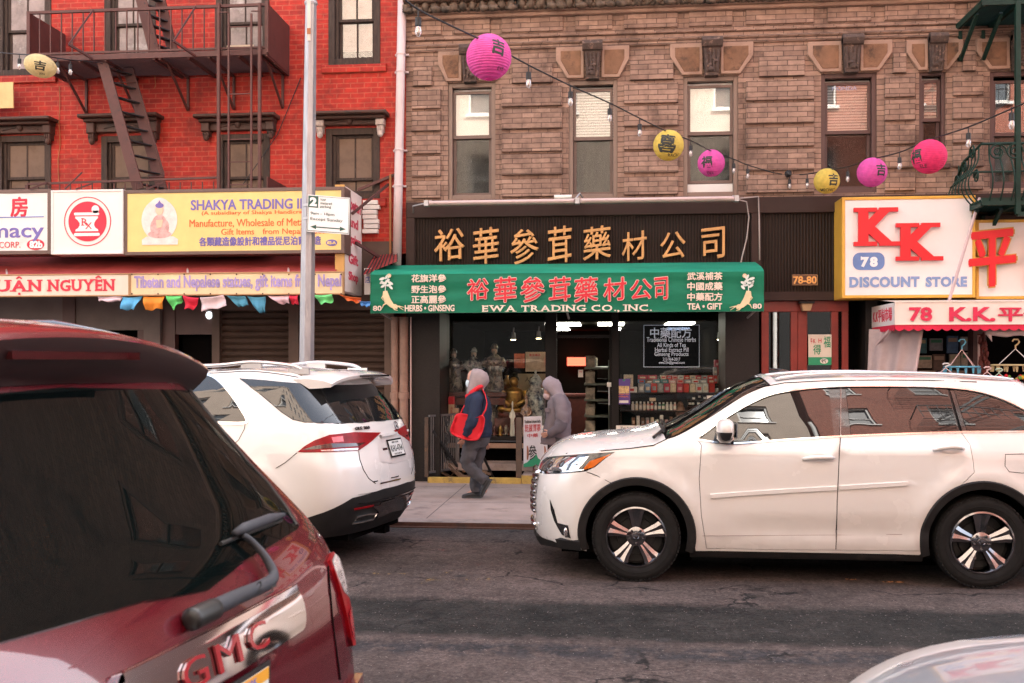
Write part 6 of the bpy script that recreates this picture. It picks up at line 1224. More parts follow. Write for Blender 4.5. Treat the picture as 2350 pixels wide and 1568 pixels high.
t = thing('display_table', 'long white topped table below the hanging goods', 'table', (X(2300,14.1),14.1,KZ)); m = MB(); m.box(X(2220,14.1), 8.4, 13.85, 14.5, 1.5, 1.56); m.build('table_top', M_KKW, t)
for x in (X(2225,14.1), 8.2):
 m = MB(); m.box(x, x+.05, 13.9, 13.95, KZ, 1.5); m.build('leg', M_GREY, t)
t = thing('plastic_curtain_roll', 'rolled dirty plastic sheet tied up under the scalloped edge', 'sheet', (X(2320,14.1),14.1,Zz(2320,762,14.1))); m = MB(); m.tube([(X(2262+i*16,14.0),14.0+.02*sin(i*2),Zz(2262,764,14.0)+.012*sin(i*1.7)) for i in range(9)], [.03]+[.05]*7+[.05], 8); m.tube([(X(2268,14),14,Zz(2268,764,14)),(X(2276,14),14,Zz(2276,784,14))], [.04,.004], 6); m.build('roll', M_TUBE, t, smooth=True)
t = thing('chilli_string', 'string of dark red dried decorations on a brown post', 'decoration', (X(2253,14.6),14.6,Zz(2253,850,14.6))); m = MB(); m.tube([(X(2246,14.6),14.6,Zz(2246,770,14.6)),(X(2246,14.6),14.6,Zz(2246,872,14.6))], .018, 6); m.build('pole', M_TUBE, t); m = MB()
for k in range(40): m.blob((X(2256,14.6)+random.uniform(-.06,.06), 14.6+random.uniform(-.05,.05), Zz(2256,770+k*2.4,14.6)), .025, .025, .045, 6, 5, .2)
o = m.build('dried_pods', mat('dried_red', (.13,.025,.02), rough=.6, var=.4, vs=9), t, smooth=True); o['kind'] = 'stuff'
gf = thing('green_fire_escape', 'dark green iron fire escape with curled bellied railing at the right edge', 'fire escape', (X(2335,14.0), 14.0, Zz(2335,470,14.0)))
M_GRI = mat('green_iron_paint', (.004,.026,.018), rough=.55, spec=.3, var=.3, vs=6, dirt=(.006,.025,.018), ds=5)
yg = 14.0; gx = X(2335, yg); gz = Zz(2335, 462, yg); gl_ = X(2252, yg)
m = MB(); m.bar((gx,yg,Zz(2335,492,yg)),(gx,yg,9),.062); m.bar((gx,yg,Zz(2335,492,yg)),(gx+1,yg,Zz(2335,492,yg)),.06); m.build('post', M_GRI, gf)
for nm, zz in (('platform', gz), ('upper_platform', Zz(2335,2,yg))):
 m = MB()
 for k in range(22): m.box(gl_, gx+4, yg+.04+k*.045, yg+.062+k*.045, zz, zz+.035)
 for x in (gl_, gl_+.45, gx, gx+.9): m.box(x, x+.04, yg, YF, zz-.06, zz-.001)
 m.box(gl_, gx+4, yg-.015, yg+.025, zz-.05, zz+.05); m.build(nm, M_GRI, gf)
m = MB()
for zz, u in ((gz, 2300), (Zz(2335,2,yg), 2254)):
 for x in (gl_+.05, gx-.1): m.bar((x,YF-.03,zz-.05),(x,YF-.03,zz-.5),.05); m.bar((x,YF-.05,zz-.5),(x,yg+.3,zz-.06),.045)
m.build('bracket', M_GRI, gf)
def belly(p0, d, h):                                  # bellied baluster from the platform up to the rail
 m.tube([p0+d*(.16*sin(pi*min(1,t*1.35))*(1-t*.4))+Vector((0,0,h*t)) for t in [k/10 for k in range(11)]], .011, 5)
m = MB(); hh = .78
for k in range(7): belly(Vector((gl_, yg+.1+.13*k, gz)), Vector((-1,0,0)), hh-.02*k)
for k in range(12): belly(Vector((gl_+.1+.14*k, yg, gz)), Vector((0,-1,0)), hh)
m.tube([(gl_,14.95,gz+hh-.3),(gl_-.02,14.6,gz+hh-.12),(gl_,yg,gz+hh),(gx+4,yg,gz+hh)], .022, 6); m.tube([(gl_-.1,14.9,gz+.35),(gl_-.1,yg,gz+.4),(gx+4,yg-.1,gz+.4)], .014, 6); m.build('railing', M_GRI, gf)
m = MB()
for (y, z, r) in ((14.2,hh-.08,.11),(14.5,hh-.22,.09),(14.8,hh-.35,.08),(14.05,.35,.10)):
 m.tube([(gl_-.05, y+r*(1-k/26)*cos(k*.55), gz+z+r*(1-k/26)*sin(k*.55)) for k in range(24)], .012, 5)
for x in (gl_+.2, gl_+.42, gl_+.9): m.tube([(x+.12*(1-k/26)*cos(k*.55), yg-.02, gz+hh-.12+.12*(1-k/26)*sin(k*.55)) for k in range(24)], .012, 5)
m.build('scroll', M_GRI, gf)
# ================================================================ lantern strings
M_WIRE = mat('black_wire', (.012,.012,.014), rough=.6, var=0)
def lantern_mat(name, col, low):
 m, n, l, p = _new(name); p.inputs['Roughness'].default_value = .75
 t = n.new('ShaderNodeTexCoord'); s = n.new('ShaderNodeSeparateXYZ'); l.new(t.outputs['Object'], s.inputs[0])
 z = n.new('ShaderNodeTexNoise'); z.inputs['Scale'].default_value = 22; z.inputs['Detail'].default_value = 5; l.new(t.outputs['Object'], z.inputs[0])
 r = n.new('ShaderNodeMapRange'); r.inputs[1].default_value = .3; r.inputs[2].default_value = .7; r.inputs[3].default_value = .86; r.inputs[4].default_value = 1.1; l.new(z.outputs[0], r.inputs[0])
 mx = n.new('ShaderNodeMix'); mx.data_type = 'RGBA'; mx.blend_type = 'MULTIPLY'; mx.inputs[0].default_value = 1; mx.inputs[6].default_value = (*col, 1); l.new(r.outputs[0], mx.inputs[7]); l.new(mx.outputs[2], p.inputs['Base Color'])
 a = n.new('ShaderNodeMath'); a.operation = 'MULTIPLY'; a.inputs[1].default_value = 2*pi/.019; l.new(s.outputs[2], a.inputs[0]); b = n.new('ShaderNodeMath'); b.operation = 'SINE'; l.new(a.outputs[0], b.inputs[0])
 ad = n.new('ShaderNodeMath'); ad.operation = 'MULTIPLY_ADD'; ad.inputs[1].default_value = .8; l.new(z.outputs[0], ad.inputs[0]); l.new(b.outputs[0], ad.inputs[2])
 bp = n.new('ShaderNodeBump'); bp.inputs['Distance'].default_value = .004; bp.inputs['Strength'].default_value = .6; l.new(ad.outputs[0], bp.inputs['Height']); l.new(bp.outputs[0], p.inputs['Normal'])
 tr = n.new('ShaderNodeBsdfTranslucent'); l.new(mx.outputs[2], tr.inputs[0]); ms = n.new('ShaderNodeMixShader'); ms.inputs[0].default_value = .35; o = n['Material Output']; l.new(p.outputs[0], ms.inputs[1]); l.new(tr.outputs[0], ms.inputs[2]); l.new(ms.outputs[0], o.inputs[0])
 return m
L_PINK = lantern_mat('pink_paper', (.80,.12,.47), 0); L_HOT = lantern_mat('hot_pink_paper', (.84,.045,.20), 0); L_YEL = lantern_mat('yellow_paper', (.80,.62,.13), 0); L_CREAM = lantern_mat('cream_paper', (.78,.66,.36), 0)
def lantern(u, v, dpx, d, m_, ch, cu, cv, chh, rot, scrib, su, sv, label, squash=1., tilt=0.):
 c = D(u, v, d); r = dpx/FPX*d/2; t = thing('paper_lantern', label, 'lantern', c, 'paper lanterns on the strings'); t.rotation_euler = (0, tilt, 0)
 m = MB(); n, k_ = 36, 26
 for i in range(k_+1):
  th = .16+(pi-.32)*i/k_
  for k in range(n): a = 2*pi*k/n; rr = r*(1-.008*(1-abs(sin(th*22)))); m.v.append((rr*sin(th)*cos(a), rr*sin(th)*sin(a), rr*squash*cos(th)))
 for i in range(k_):
  for k in range(n): m.f.append((i*n+k, (i+1)*n+k, (i+1)*n+(k+1) % n, i*n+(k+1) % n))
 m.build('paper_shade', m_, t, smooth=True, local=True)
 # brush character wrapped on the paper: offsets on the disc seen from the street
 fw = Vector((-sin(YAW), cos(YAW), 0)); vw = (c-Vector((0,0,CAMH))).normalized(); rt = vw.cross(Vector((0,0,1))).normalized(); up = rt.cross(vw)
 def on(p, q, lift):
  s = min(.97, sqrt(p*p+q*q)); k = s/max(1e-6, sqrt(p*p+q*q)); p *= k; q *= k
  w_ = rt*p+up*q-vw*sqrt(max(0, 1-p*p-q*q)); return Vector((w_.x, w_.y, w_.z*squash))*r*(1.004+lift)
 px = 2/dpx; ox, oy = (cu-u)*px, -(cv-v)*px
 def place(body, ox, oy, h, rot, bold, wsc=1.):
  vs, fs = glyphs(body, bold, 0, 1., 3); x0 = min(q[0] for q in vs); x1 = max(q[0] for q in vs); y0 = min(q[1] for q in vs); y1 = max(q[1] for q in vs); k = h/(y1-y0)
  # rotate on the sphere so the strokes narrow towards the rim
  ax = math.asin(max(-.95, min(.95, ox))); ay = math.asin(max(-.95, min(.95, oy))); out = []
  for q in vs:
   a = (q[0]-(x0+x1)/2)*k*wsc; b = (q[1]-(y0+y1)/2)*k; a, b = a*cos(rot)-b*sin(rot), a*sin(rot)+b*cos(rot)
   la, lo = ay+b, ax+a; out.append(on(sin(lo)*cos(la), sin(la), .0))
  return out, fs
 b_ = bpy.data.objects
 m = MB(); vs, fs = place(ch, ox, oy, chh*px, rot, .03); m.add(vs, fs)
 if scrib: vs, fs = place(scrib, (su-u)*px, -(sv-v)*px, 9*px, rot*.3, .01); m.add(vs, fs)
 tmp = m.build('brush_character', M_INK, t, local=True)
 # keep the strokes upright in the world although the shade hangs tilted
 if tilt:
  me = tmp.data; R_ = Matrix.Rotation(-tilt, 4, 'Y'); me.transform(R_)
 bm = bmesh.new(); bm.from_mesh(tmp.data); bmesh.ops.triangulate(bm, faces=bm.faces[:]); bmesh.ops.subdivide_edges(bm, edges=[e for e in bm.edges if e.calc_length() > r*.09], cuts=2, use_grid_fill=False); bmesh.ops.triangulate(bm, faces=bm.faces[:])
 for v_ in bm.verts:
  q = Vector((v_.co.x, v_.co.y, v_.co.z/squash)); q = q.normalized()*r*1.006; v_.co = (q.x, q.y, q.z*squash)
 bm.to_mesh(tmp.data); bm.free()
 m = MB(); m.tube([(r*.16*cos(2*pi*k/16), r*.16*sin(2*pi*k/16), r*squash*.985) for k in range(16)], .006, 5, closed=True); m.tube([(-r*.16,0,r*squash*.985),(0,0,r*squash*1.06),(r*.16,0,r*squash*.985)], .004, 5); m.build('wire_ring', M_WIRE, t, local=True)
 return c+Vector((0,0,r*squash))
lantern(1122,132,104,7.9,L_PINK,'吉',1147,108,40,-.30,'EVE',1152,156,'biggest pink paper lantern, marked with a black character, nearest on the string')
lantern(1534,334,70,11.7,L_YEL,'喜',1531,329,44,-.12,'RACH',1548,356,'yellow paper lantern with a large black character between two brown windows')
lantern(1632,375,62,13.3,L_PINK,'福',1621,371,27,0,'EVA',1630,397,'pink paper lantern hanging in front of the third brown window')
lantern(1897,416,58,14.0,L_YEL,'吉',1913,413,28,-.08,'MECHIC',1900,436,'yellow paper lantern lowest on the string over the dark cladding')
lantern(2001,396,67,12.3,L_PINK,'吉',2022,391,28,-.1,'',0,0,'pink paper lantern beside the low yellow one, over the fourth window')
lantern(2132,360,78,10.5,L_HOT,'福',2102,357,34,.12,'ELE',2118,380,'hot pink reddish paper lantern under the narrow window')
lantern(93,152,70,12.6,L_CREAM,'吉',92,153,28,-.05,'JEN',97,176,'pale cream paper lantern squashed and tilted before the red building', squash=.74, tilt=.22)
def string(name, pts, label, r=.008):
 P = [D(*p) for p in pts]; out = []
 for i in range(len(P)-1):
  for k in range(6):
   t = k/6; a = P[max(i-1,0)]; b = P[i]; c = P[i+1]; d = P[min(i+2, len(P)-1)]
   out.append(.5*((2*b)+(c-a)*t+(2*a-5*b+4*c-d)*t*t+(3*b-a-3*c+d)*t**3))
 out.append(P[-1]); m = MB(); m.tube(out, r, 6); return tag(m.build(name, M_WIRE, smooth=True), label, 'cable')
string('light_string', [(905,-22,6.9),(960,22,7.2),(1070,76,7.7),(1122,100,7.9),(1213,150,8.6),(1309,197,9.5),(1399,237,10.3),(1468,272,11),(1534,304,11.7),(1585,323,12.5),(1632,347,13.2),(1684,366,13.8),(1716,379,14.1),(1772,396,14.5),(1806,402,14.8)], 'black string of lights slanting down from the top of the picture to the brown wall')
string('light_string', [(1806,402,14.8),(1852,400,14.5),(1897,391,14.1),(1945,383,13.3),(2001,366,12.4),(2064,350,11.4),(2132,322,10.6),(2222,292,9.6),(2321,250,8.6),(2400,215,7.9)], 'black string of lights rising from the brown wall to the right edge')
string('light_string', [(-30,118,13.4),(30,124,13.1),(93,128,12.6),(133,134,12.9),(162,138,13.1),(200,141,13.6),(235,146,14.0)], 'black string of lights with the cream lantern before the fire escape')
bulbm = glass_mat('clear_bulb_glass', (.9,.88,.86), .25, rough=.05); M_FIL = mat('bulb_core', (.5,.4,.36), rough=.3, var=0)
proto = None; BN = 0
for (u, v, d) in ((960,24,7.3),(1213,152,8.7),(1309,198,9.6),(1399,238,10.4),(1468,274,11),(1585,325,12.6),(1684,367,13.8),(1716,380,14.1),(1812,404,14.6),(1852,402,14.5),(1945,385,13.3),(2064,351,11.4),(2222,293,9.6),(2321,246,8.6),(45,126,13.0),(133,135,12.9),(162,139,13.1)):
 c = D(u, v, d); labs = ['topmost bulb near the upper edge, just right of the pale rain pipe','first bulb right of the biggest pink lantern','bulb above the second brown window','bulb hanging over the right part of the second window','bulb just left of the upper yellow lantern','bulb on the left frame of the third window','bulb on the right frame of the third window','bulb just right of the third window','bulb below the wall hook of the string','bulb just left of the low yellow lantern','bulb between the low yellow and the small pink lantern','bulb between the small pink and the hot pink lantern','bulb right of the hot pink lantern','bulb beside the green iron post','bulb left of the cream lantern','bulb just right of the cream lantern','second bulb right of the cream lantern']
 if proto is None:
  proto = thing('string_bulb', 'clear '+labs[0], 'light bulb', c, 'clear bulbs on the light strings')
  m = MB(); m.lathe([(0,0),(.006,0),(.006,-.05),(.022,-.055),(.024,-.115),(.0,-.116)], (0,0,0), 10); m.build('socket', M_WIRE, proto, smooth=True, local=True, sharp=40)
  m = MB(); m.lathe([(.016,-.115),(.024,-.14),(.025,-.165),(.014,-.19),(0,-.196)], (0,0,0), 12); m.build('glass_bulb', bulbm, proto, smooth=True, local=True)
  m = MB(); m.blob((0,0,-.16), .012, .012, .035, 8, 6); m.build('filament', M_FIL, proto, smooth=True, local=True)
 else: dup(proto, c, 'clear '+labs[BN])
 BN += 1
m = MB(); c = Vector((X(1806,YF), YF-.1, Zz(1806,402,YF))); m.blob(c, .05, .08, .05, 8, 6, .15); m.bar(c, (c.x, YF, c.z+.03), .04); tag(m.build('wall_hook', M_IRON), 'dark iron hook on the brown bricks holding the light string', 'hook')
# ================================================================ car bodies: a side-and-ends skin (q = way round the plan, z = height) cut into panels
def interp(tab):
 def f(t):
  if t <= tab[0][0]: return tab[0][1]
  if t >= tab[-1][0]: return tab[-1][1]
  for i in range(len(tab)-1):
   if t <= tab[i+1][0]:
    x0, y0 = tab[i]; x1, y1 = tab[i+1]; h = x1-x0; u = (t-x0)/h
    m0 = (y1-tab[i-1][1])/(x1-tab[i-1][0]) if i > 0 else (y1-y0)/h
    m1 = (tab[i+2][1]-y0)/(tab[i+2][0]-x0) if i+2 < len(tab) else (y1-y0)/h
    return (2*u**3-3*u*u+1)*y0+(u**3-2*u*u+u)*h*m0+(-2*u**3+3*u*u)*y1+(u**3-u*u)*h*m1
 return f
def sst(t): t = max(0., min(1., t)); return t*t*(3-2*t)
def curve(pts, n=5, closed=False):                    # smooth line through pts
 P = [Vector(p) for p in pts]; out = []; m = len(P)
 for i in range(m if closed else m-1):
  a = P[i-1] if (closed or i) else P[0]; b = P[i]; c = P[(i+1) % m]; d = P[(i+2) % m] if closed else P[min(i+2, m-1)]
  for k in range(n): t = k/n; out.append(.5*((2*b)+(c-a)*t+(2*a-5*b+4*c-d)*t*t+(3*b-a-3*c+d)*t**3))
 if not closed: out.append(P[-1])
 return out
def inside(p, poly):
 x, y = p[0], p[1]; r = False; n = len(poly); j = n-1
 for i in range(n):
  a, b = poly[i], poly[j]
  if (a[1] > y) != (b[1] > y) and x < (b[0]-a[0])*(y-a[1])/(b[1]-a[1])+a[0]: r = not r
  j = i
 return r
def pdist(p, poly):
 best = 9
 for i in range(len(poly)):
  a, b = Vector(poly[i][:2]), Vector(poly[i-1][:2]); d = b-a; L = d.length_squared
  t = 0 if L < 1e-12 else max(0, min(1, (Vector(p[:2])-a).dot(d)/L)); best = min(best, (a+d*t-Vector(p[:2])).length)
 return best
def resample(poly, h):
 out = []
 for i in range(len(poly)):
  a, b = Vector(poly[i-1][:2]), Vector(poly[i][:2]); n = max(1, int((b-a).length/h))
  for k in range(n): out.append(a.lerp(b, k/n))
 return out
def shrink(poly, d):
 """polygon drawn in by d on every side"""
 n = len(poly); P = [Vector(p[:2]) for p in poly]; ar = sum(P[i-1].x*P[i].y-P[i].x*P[i-1].y for i in range(n)); s = 1 if ar > 0 else -1; out = []
 for i in range(n):
  a, b, c = P[i-1], P[i], P[(i+1) % n]; e0 = (b-a); e1 = (c-b)
  if e0.length < 1e-9 or e1.length < 1e-9: out.append(b); continue
  e0.normalize(); e1.normalize(); n0 = Vector((-e0.y, e0.x))*s; n1 = Vector((-e1.y, e1.x))*s; m = n0+n1
  if m.length < 1e-6: m = n0
  m.normalize(); k = d/max(.35, m.dot(n0)); out.append(b+m*k)
 return out
class Skin:
 def __init__(s, L, W, fr, ff, rampR=1.3, rampF=1.2, Af=.45, pf=2.6, Ar=.35, pr=2.8, taper=.02, flare=(), M=None, extra=None):
  s.L, s.W, s.fr, s.ff, s.rR, s.rF, s.taper, s.flare, s.M, s.extra = L, interp(W), interp(fr), interp(ff), rampR, rampF, taper, flare, M, extra
  pts = []
  for k in range(41): a = (pi/2)*k/40; pts.append((-Af*(1-cos(a)**(2/pf) if k < 40 else 1), sin(a)**(2/pf)))
  pts += [(-Af+(-L+Ar+Af)*k/30, 1.) for k in range(1, 31)]
  for k in range(1, 41): a = (pi/2)*k/40; pts.append((-L+Ar-Ar*sin(a)**(2/pr), cos(a)**(2/pr) if k < 40 else 0.))
  s.t = [0.]; s.p = pts
  for i in range(1, len(pts)): s.t.append(s.t[-1]+sqrt((pts[i][0]-pts[i-1][0])**2+(pts[i][1]*.95-pts[i-1][1]*.95)**2))
  s.Q = s.t[-1]
 def plan(s, q):
  import bisect
  q = max(0, min(s.Q, q)); i = min(len(s.t)-2, max(0, bisect.bisect_right(s.t, q)-1)); u = (q-s.t[i])/max(1e-9, s.t[i+1]-s.t[i])
  return s.p[i][0]+(s.p[i+1][0]-s.p[i][0])*u, s.p[i][1]+(s.p[i+1][1]-s.p[i][1])*u
 def qx(s, x):                                      # q of the side point at plan x
  lo, hi = 0, s.Q
  for _ in range(40):
   m = (lo+hi)/2
   if s.plan(m)[0] > x: lo = m
   else: hi = m
  return (lo+hi)/2
 def raw(s, q, z):
  sg = 1
  if q > s.Q: q = 2*s.Q-q; sg = -1
  if q < 0: q = -q; sg = -1
  xn, yn = s.plan(q); x = xn
  x += s.fr(z)*sst((-xn-(s.L-s.rR))/s.rR)-s.ff(z)*sst((xn+s.rF)/s.rF)
  y = yn*s.W(z)*(1-s.taper*((xn+s.L/2)/(s.L/2))**2)
  for (fx, fz, r, am) in s.flare:
   d = sqrt((xn-fx)**2+(z-fz)**2); y += yn*am*math.exp(-((d-r)/.09)**2)
  if s.extra: y += yn*s.extra(xn, z)
  return Vector((x, y*sg, z))
 def nrm(s, q, z):
  e = .004; n = (s.raw(q+e, z)-s.raw(q-e, z)).cross(s.raw(q, z+e)-s.raw(q, z-e)); n.normalize()
  return n
 def pos(s, q, z, off=0.):
  p = s.raw(q, z); return p+s.nrm(q, z)*off if off else p
 def px(s, u, v, q0=None, z0=.9):                   # (q, z) of the skin point that the photo shows at (u, v)
  q, z = (q0 if q0 is not None else s.qx(-s.L*.5)), z0
  def pr(q, z):
   w = s.M @ s.raw(q, z); r = w.x*cos(YAW)+w.y*sin(YAW); f = max(.3, -w.x*sin(YAW)+w.y*cos(YAW)); return CX+FPX*r/f, HY-FPX*(w.z-CAMH)/f
  for _ in range(60):
   a = pr(q, z); ex, ey = u-a[0], v-a[1]
   if abs(ex)+abs(ey) < .05: break
   b, c = pr(q+.005, z), pr(q, z+.005); j = [(b[0]-a[0])/.005, (c[0]-a[0])/.005, (b[1]-a[1])/.005, (c[1]-a[1])/.005]; dt = j[0]*j[3]-j[1]*j[2]
   if abs(dt) < 1: q += .05; continue
   dq, dz = (ex*j[3]-ey*j[1])/dt, (j[0]*ey-j[2]*ex)/dt; k = min(1, .25/max(1e-6, abs(dq)), .15/max(1e-6, abs(dz)))
   q = max(.02, min(2*s.Q-.02, q+dq*k)); z = max(.12, min(2.1, z+dz*k))
  return Vector((q, z))
 def pxs(s, pts, q0=None, z0=.9): return [s.px(u, v, q0, z0) for u, v in pts]
def set_normals(o, ns):
 o.data.polygons.foreach_set('use_smooth', [True]*len(o.data.polygons)); o.data.normals_split_custom_set_from_vertices(ns)
def panel(S, name, m, parent, poly, holes=(), h=.07, off=0., rim=.012, mirror=False, both=False):
 """a piece of the skin bounded by poly, with its edges turned in"""
 poly = resample(poly, h); holes = [resample(x, h) for x in holes]
 vs = [Vector(p[:2]) for p in poly]; loops = [list(range(len(vs)))]
 for x in holes: o = len(vs); vs += [Vector(p[:2]) for p in x]; loops.append(list(range(o, len(vs))))
 ed = [(l[i-1], l[i]) for l in loops for i in range(len(l))]
 q0, q1 = min(v.x for v in vs), max(v.x for v in vs); z0, z1 = min(v.y for v in vs), max(v.y for v in vs); nb = len(vs)
 a = q0+h/2
 while a < q1:
  b = z0+h/2
  while b < z1:
   if inside((a, b), poly) and not any(inside((a, b), x) for x in holes) and pdist((a, b), poly) > h*.45 and all(pdist((a, b), x) > h*.45 for x in holes): vs.append(Vector((a, b)))
   b += h
  a += h
 V, E_, F, *_r = geometry.delaunay_2d_cdt(vs, ed, [], 0, 1e-6)
 fs = []
 for f in F:
  c = sum((V[i] for i in f), Vector((0, 0)))/len(f)
  if inside(c, poly) and not any(inside(c, x) for x in holes): fs.append(tuple(f))
 P = [S.pos(v.x, v.y, off) for v in V]; N = [S.nrm(v.x, v.y) for v in V]
 out = []
 for f in fs:
  g = (P[f[1]]-P[f[0]]).cross(P[f[2]]-P[f[0]]); out.append(f if g.dot(N[f[0]]) > 0 else tuple(reversed(f)))
 cnt = {}
 for f in out:
  for i in range(len(f)): e = (f[i], f[(i+1) % len(f)]); cnt[e] = 1
 rimE = [e for e in cnt if (e[1], e[0]) not in cnt] if rim else []
 base = len(P); rm = {}
 for e in rimE:
  for i in e:
   if i not in rm: rm[i] = len(P); P.append(P[i].copy()); P.append(P[i]-N[i]*rim); N.append(N[i]); N.append(N[i])
 for a, b in rimE: out.append((rm[b], rm[a], rm[a]+1, rm[b]+1))
 # rim normals: outward in the surface
 for a, b in rimE:
  t = (P[b]-P[a]); s_ = t.cross(N[a])
  if s_.length > 1e-9:
   s_.normalize()
   for i in (a, b): N[rm[i]] = s_; N[rm[i]+1] = s_
 mk = lambda sg: ([(p.x, p.y*sg, p.z) for p in P], [f if sg > 0 else tuple(reversed(f)) for f in out], [(n.x, n.y*sg, n.z) for n in N])
 mb = MB(); ns = []
 for sg in ((1, -1) if both else ((-1,) if mirror else (1,))):
  v_, f_, n_ = mk(sg); mb.add(v_, f_); ns += n_
 me = bpy.data.meshes.new(name); me.from_pydata(mb.v, [], mb.f); me.update(); o = bpy.data.objects.new(name, me); COL.objects.link(o); me.materials.append(m); o.parent = parent
 set_normals(o, ns); return o
def ribbon(S, name, m, parent, pts, w, h=.004, off=0., closed=False, build=True, mb=None, mirror=False, wz=None):
 """flat strip of width w lying on the skin along pts, standing h proud"""
 P = [Vector(p[:2]) for p in pts]; n = len(P); L = []; Rr = []; mb = mb or MB(); sg = -1 if mirror else 1
 for i in range(n):
  t = (P[(i+1) % n]-P[i-1]) if closed else (P[min(i+1, n-1)]-P[max(i-1, 0)]); t.normalize(); s = Vector((-t.y, t.x)); ww = w[i] if isinstance(w, (list, tuple)) else w
  L.append(P[i]+s*ww/2); Rr.append(P[i]-s*ww/2)
 def c(p, o): q = S.pos(p.x, p.y, o); return (q.x, q.y*sg, q.z)
 rows = [[c(L[i], off), c(L[i].lerp(Rr[i], .12), off+h), c(Rr[i].lerp(L[i], .12), off+h), c(Rr[i], off)] for i in range(n)]
 o = len(mb.v); mb.v += [p for r in rows for p in r]
 for i in range(n if closed else n-1):
  j = (i+1) % n
  for k in range(3): f = (o+i*4+k, o+j*4+k, o+j*4+k+1, o+i*4+k+1); mb.f.append(f if sg > 0 else tuple(reversed(f)))
 return mb.build(name, m, parent, local=True, smooth=True, sharp=35) if build else mb
def deck(name, m, parent, B, crown, p=3.2, i0=0, i1=None, ns=22, off=0., inset=0.):
 """surface from the left edge line B across to its mirror image; crown lifts the middle along the profile's normal"""
 i1 = len(B)-1 if i1 is None else i1; mb = MB(); nn = []
 for i in range(i0, i1+1):
  t = Vector(B[min(i+1, len(B)-1)])-Vector(B[max(i-1, 0)]); n = Vector((-t.z, 0, t.x)); n = n if n.z > 0 else -n; n.normalize(); c = crown(i/(len(B)-1)) if callable(crown) else crown
  for k in range(ns+1):
   s = -1+2*k/ns; s = s*(1-inset); l = c*(1-abs(s)**p)+off
   mb.v.append((B[i][0]+n.x*l, B[i][1]*s, B[i][2]+n.z*l))
 for i in range(i1-i0):
  for k in range(ns): o = i*(ns+1)+k; mb.f.append((o, o+1, o+ns+2, o+ns+1))
 ob = mb.build(name, m, parent, local=True, smooth=True)
 me = ob.data
 if sum((f.normal.z for f in me.polygons)) < 0: me.flip_normals()
 return ob
def make_wheel(parent, c, r, rr, w, side, rim_m, spoke, n=5, name='wheel'):
 """tyre with tread and an alloy rim; c in the car's frame, side = +1 left"""
 t = bpy.data.objects.new(name, None); COL.objects.link(t); t.parent = parent; t.location = c; t.empty_display_size = .1
 if side < 0: t.rotation_euler = (0, 0, pi)
 m = MB(); h = w/2; prof = [(rr-.012, -h*.6), (rr+.004, -h*.80), (rr+.03, -h*.94), (r-.05, -h*1.0), (r-.02, -h*.9), (r-.004, -h*.72), (r, -h*.4), (r, h*.4), (r-.004, h*.72), (r-.02, h*.9), (r-.05, h*1.0), (rr+.03, h*.94), (rr+.004, h*.80), (rr-.012, h*.6)]
 m.lathe(prof, (0,0,0), 64, 'y')
 for k in range(60):
  a = 2*pi*k/60
  for s in (-1, 1): m.obox((cos(a)*(r-.010), s*h*.86, sin(a)*(r-.010)), (-sin(a)*.013, 0, cos(a)*.013), (0, .012, 0), (cos(a)*.006, 0, sin(a)*.006))
 for q in (r-.055, rr+.045): m.lathe([(q, h*.985), (q+.003, h*1.005), (q+.006, h*.985)], (0,0,0), 64, 'y')
 m.build('tyre', M_TYRE, t, smooth=True, local=True, sharp=35)
 m = MB(); f = h*.74; m.lathe([(rr-.0, f), (rr+.006, f+.014), (rr-.008, f+.018), (rr-.022, f-.004), (rr-.03, -h*.6), (rr, -h*.7)], (0,0,0), 64, 'y')
 m2 = MB(); m2.lathe([(0, -.02), (rr*.98, -.02), (rr*.98, -.03), (0, -.03)], (0,0,0), 40, 'y'); m2.lathe([(0, .0), (rr*.62, .0), (rr*.64, -.015)], (0,0,0), 40, 'y')
 spoke(m, rr, f, n); m.build('rim', rim_m, t, smooth=True, local=True, sharp=30); m2.build('brake_disc', M_BRAKE, t, smooth=True, local=True, sharp=40)
 return t
def spoke_blades(m, rr, f, n):
 """five wide tapering double blades with a raised ridge, as on a chrome sport rim"""
 for k in range(n):
  a0 = pi/2+2*pi*k/n
  for sg in (-1, 1):
   pr = [(rr*.18, .20*sg, f-.034), (rr*.45, .135*sg, f-.020), (rr*.75, .135*sg, f-.010), (rr*.97, .165*sg, f+.002)]; wd = [.022, .032, .040, .047]
   rows = []
   for (r_, da, y), w in zip(pr, wd):
    a = a0+da*(1.0); e = Vector((cos(a), 0, sin(a))); s = Vector((-sin(a), 0, cos(a))); c = e*r_
    rows.append([c-s*w+Vector((0,y-.035,0)), c-s*w*.8+Vector((0,y-.004,0)), c+s*w*.05*sg+Vector((0,y+.010,0)), c+s*w*.8+Vector((0,y-.004,0)), c+s*w+Vector((0,y-.035,0))])
   o = len(m.v); m.v += [tuple(p) for r_ in rows for p in r_]
   for i in range(3):
    for j in range(4): m.f.append((o+i*5+j, o+i*5+j+1, o+i*5+j+6, o+i*5+j+5))
 m.lathe([(.085, f-.05), (.082, f-.016), (.060, f-.006), (.036, f-.004), (.034, f+.006), (.0, f+.008)], (0,0,0), 28, 'y')
 for k in range(n):
  a = pi/2+2*pi*(k+.5)/n; c = (cos(a)*.062, f-.012, sin(a)*.062); m.lathe([(.011, -.01), (.011, .016), (0, .017)], c, 8, 'y')
 m.lathe([(.024, f+.0085), (.022, f+.011), (.019, f+.0085)], (0,0,0), 20, 'y', 1, .7)
def car(name, label, loc, th, group=None):
 t = thing(name, label, 'car', loc, group, th); M = Matrix.Translation(loc) @ Matrix.Rotation(th, 4, 'Z'); return t, M
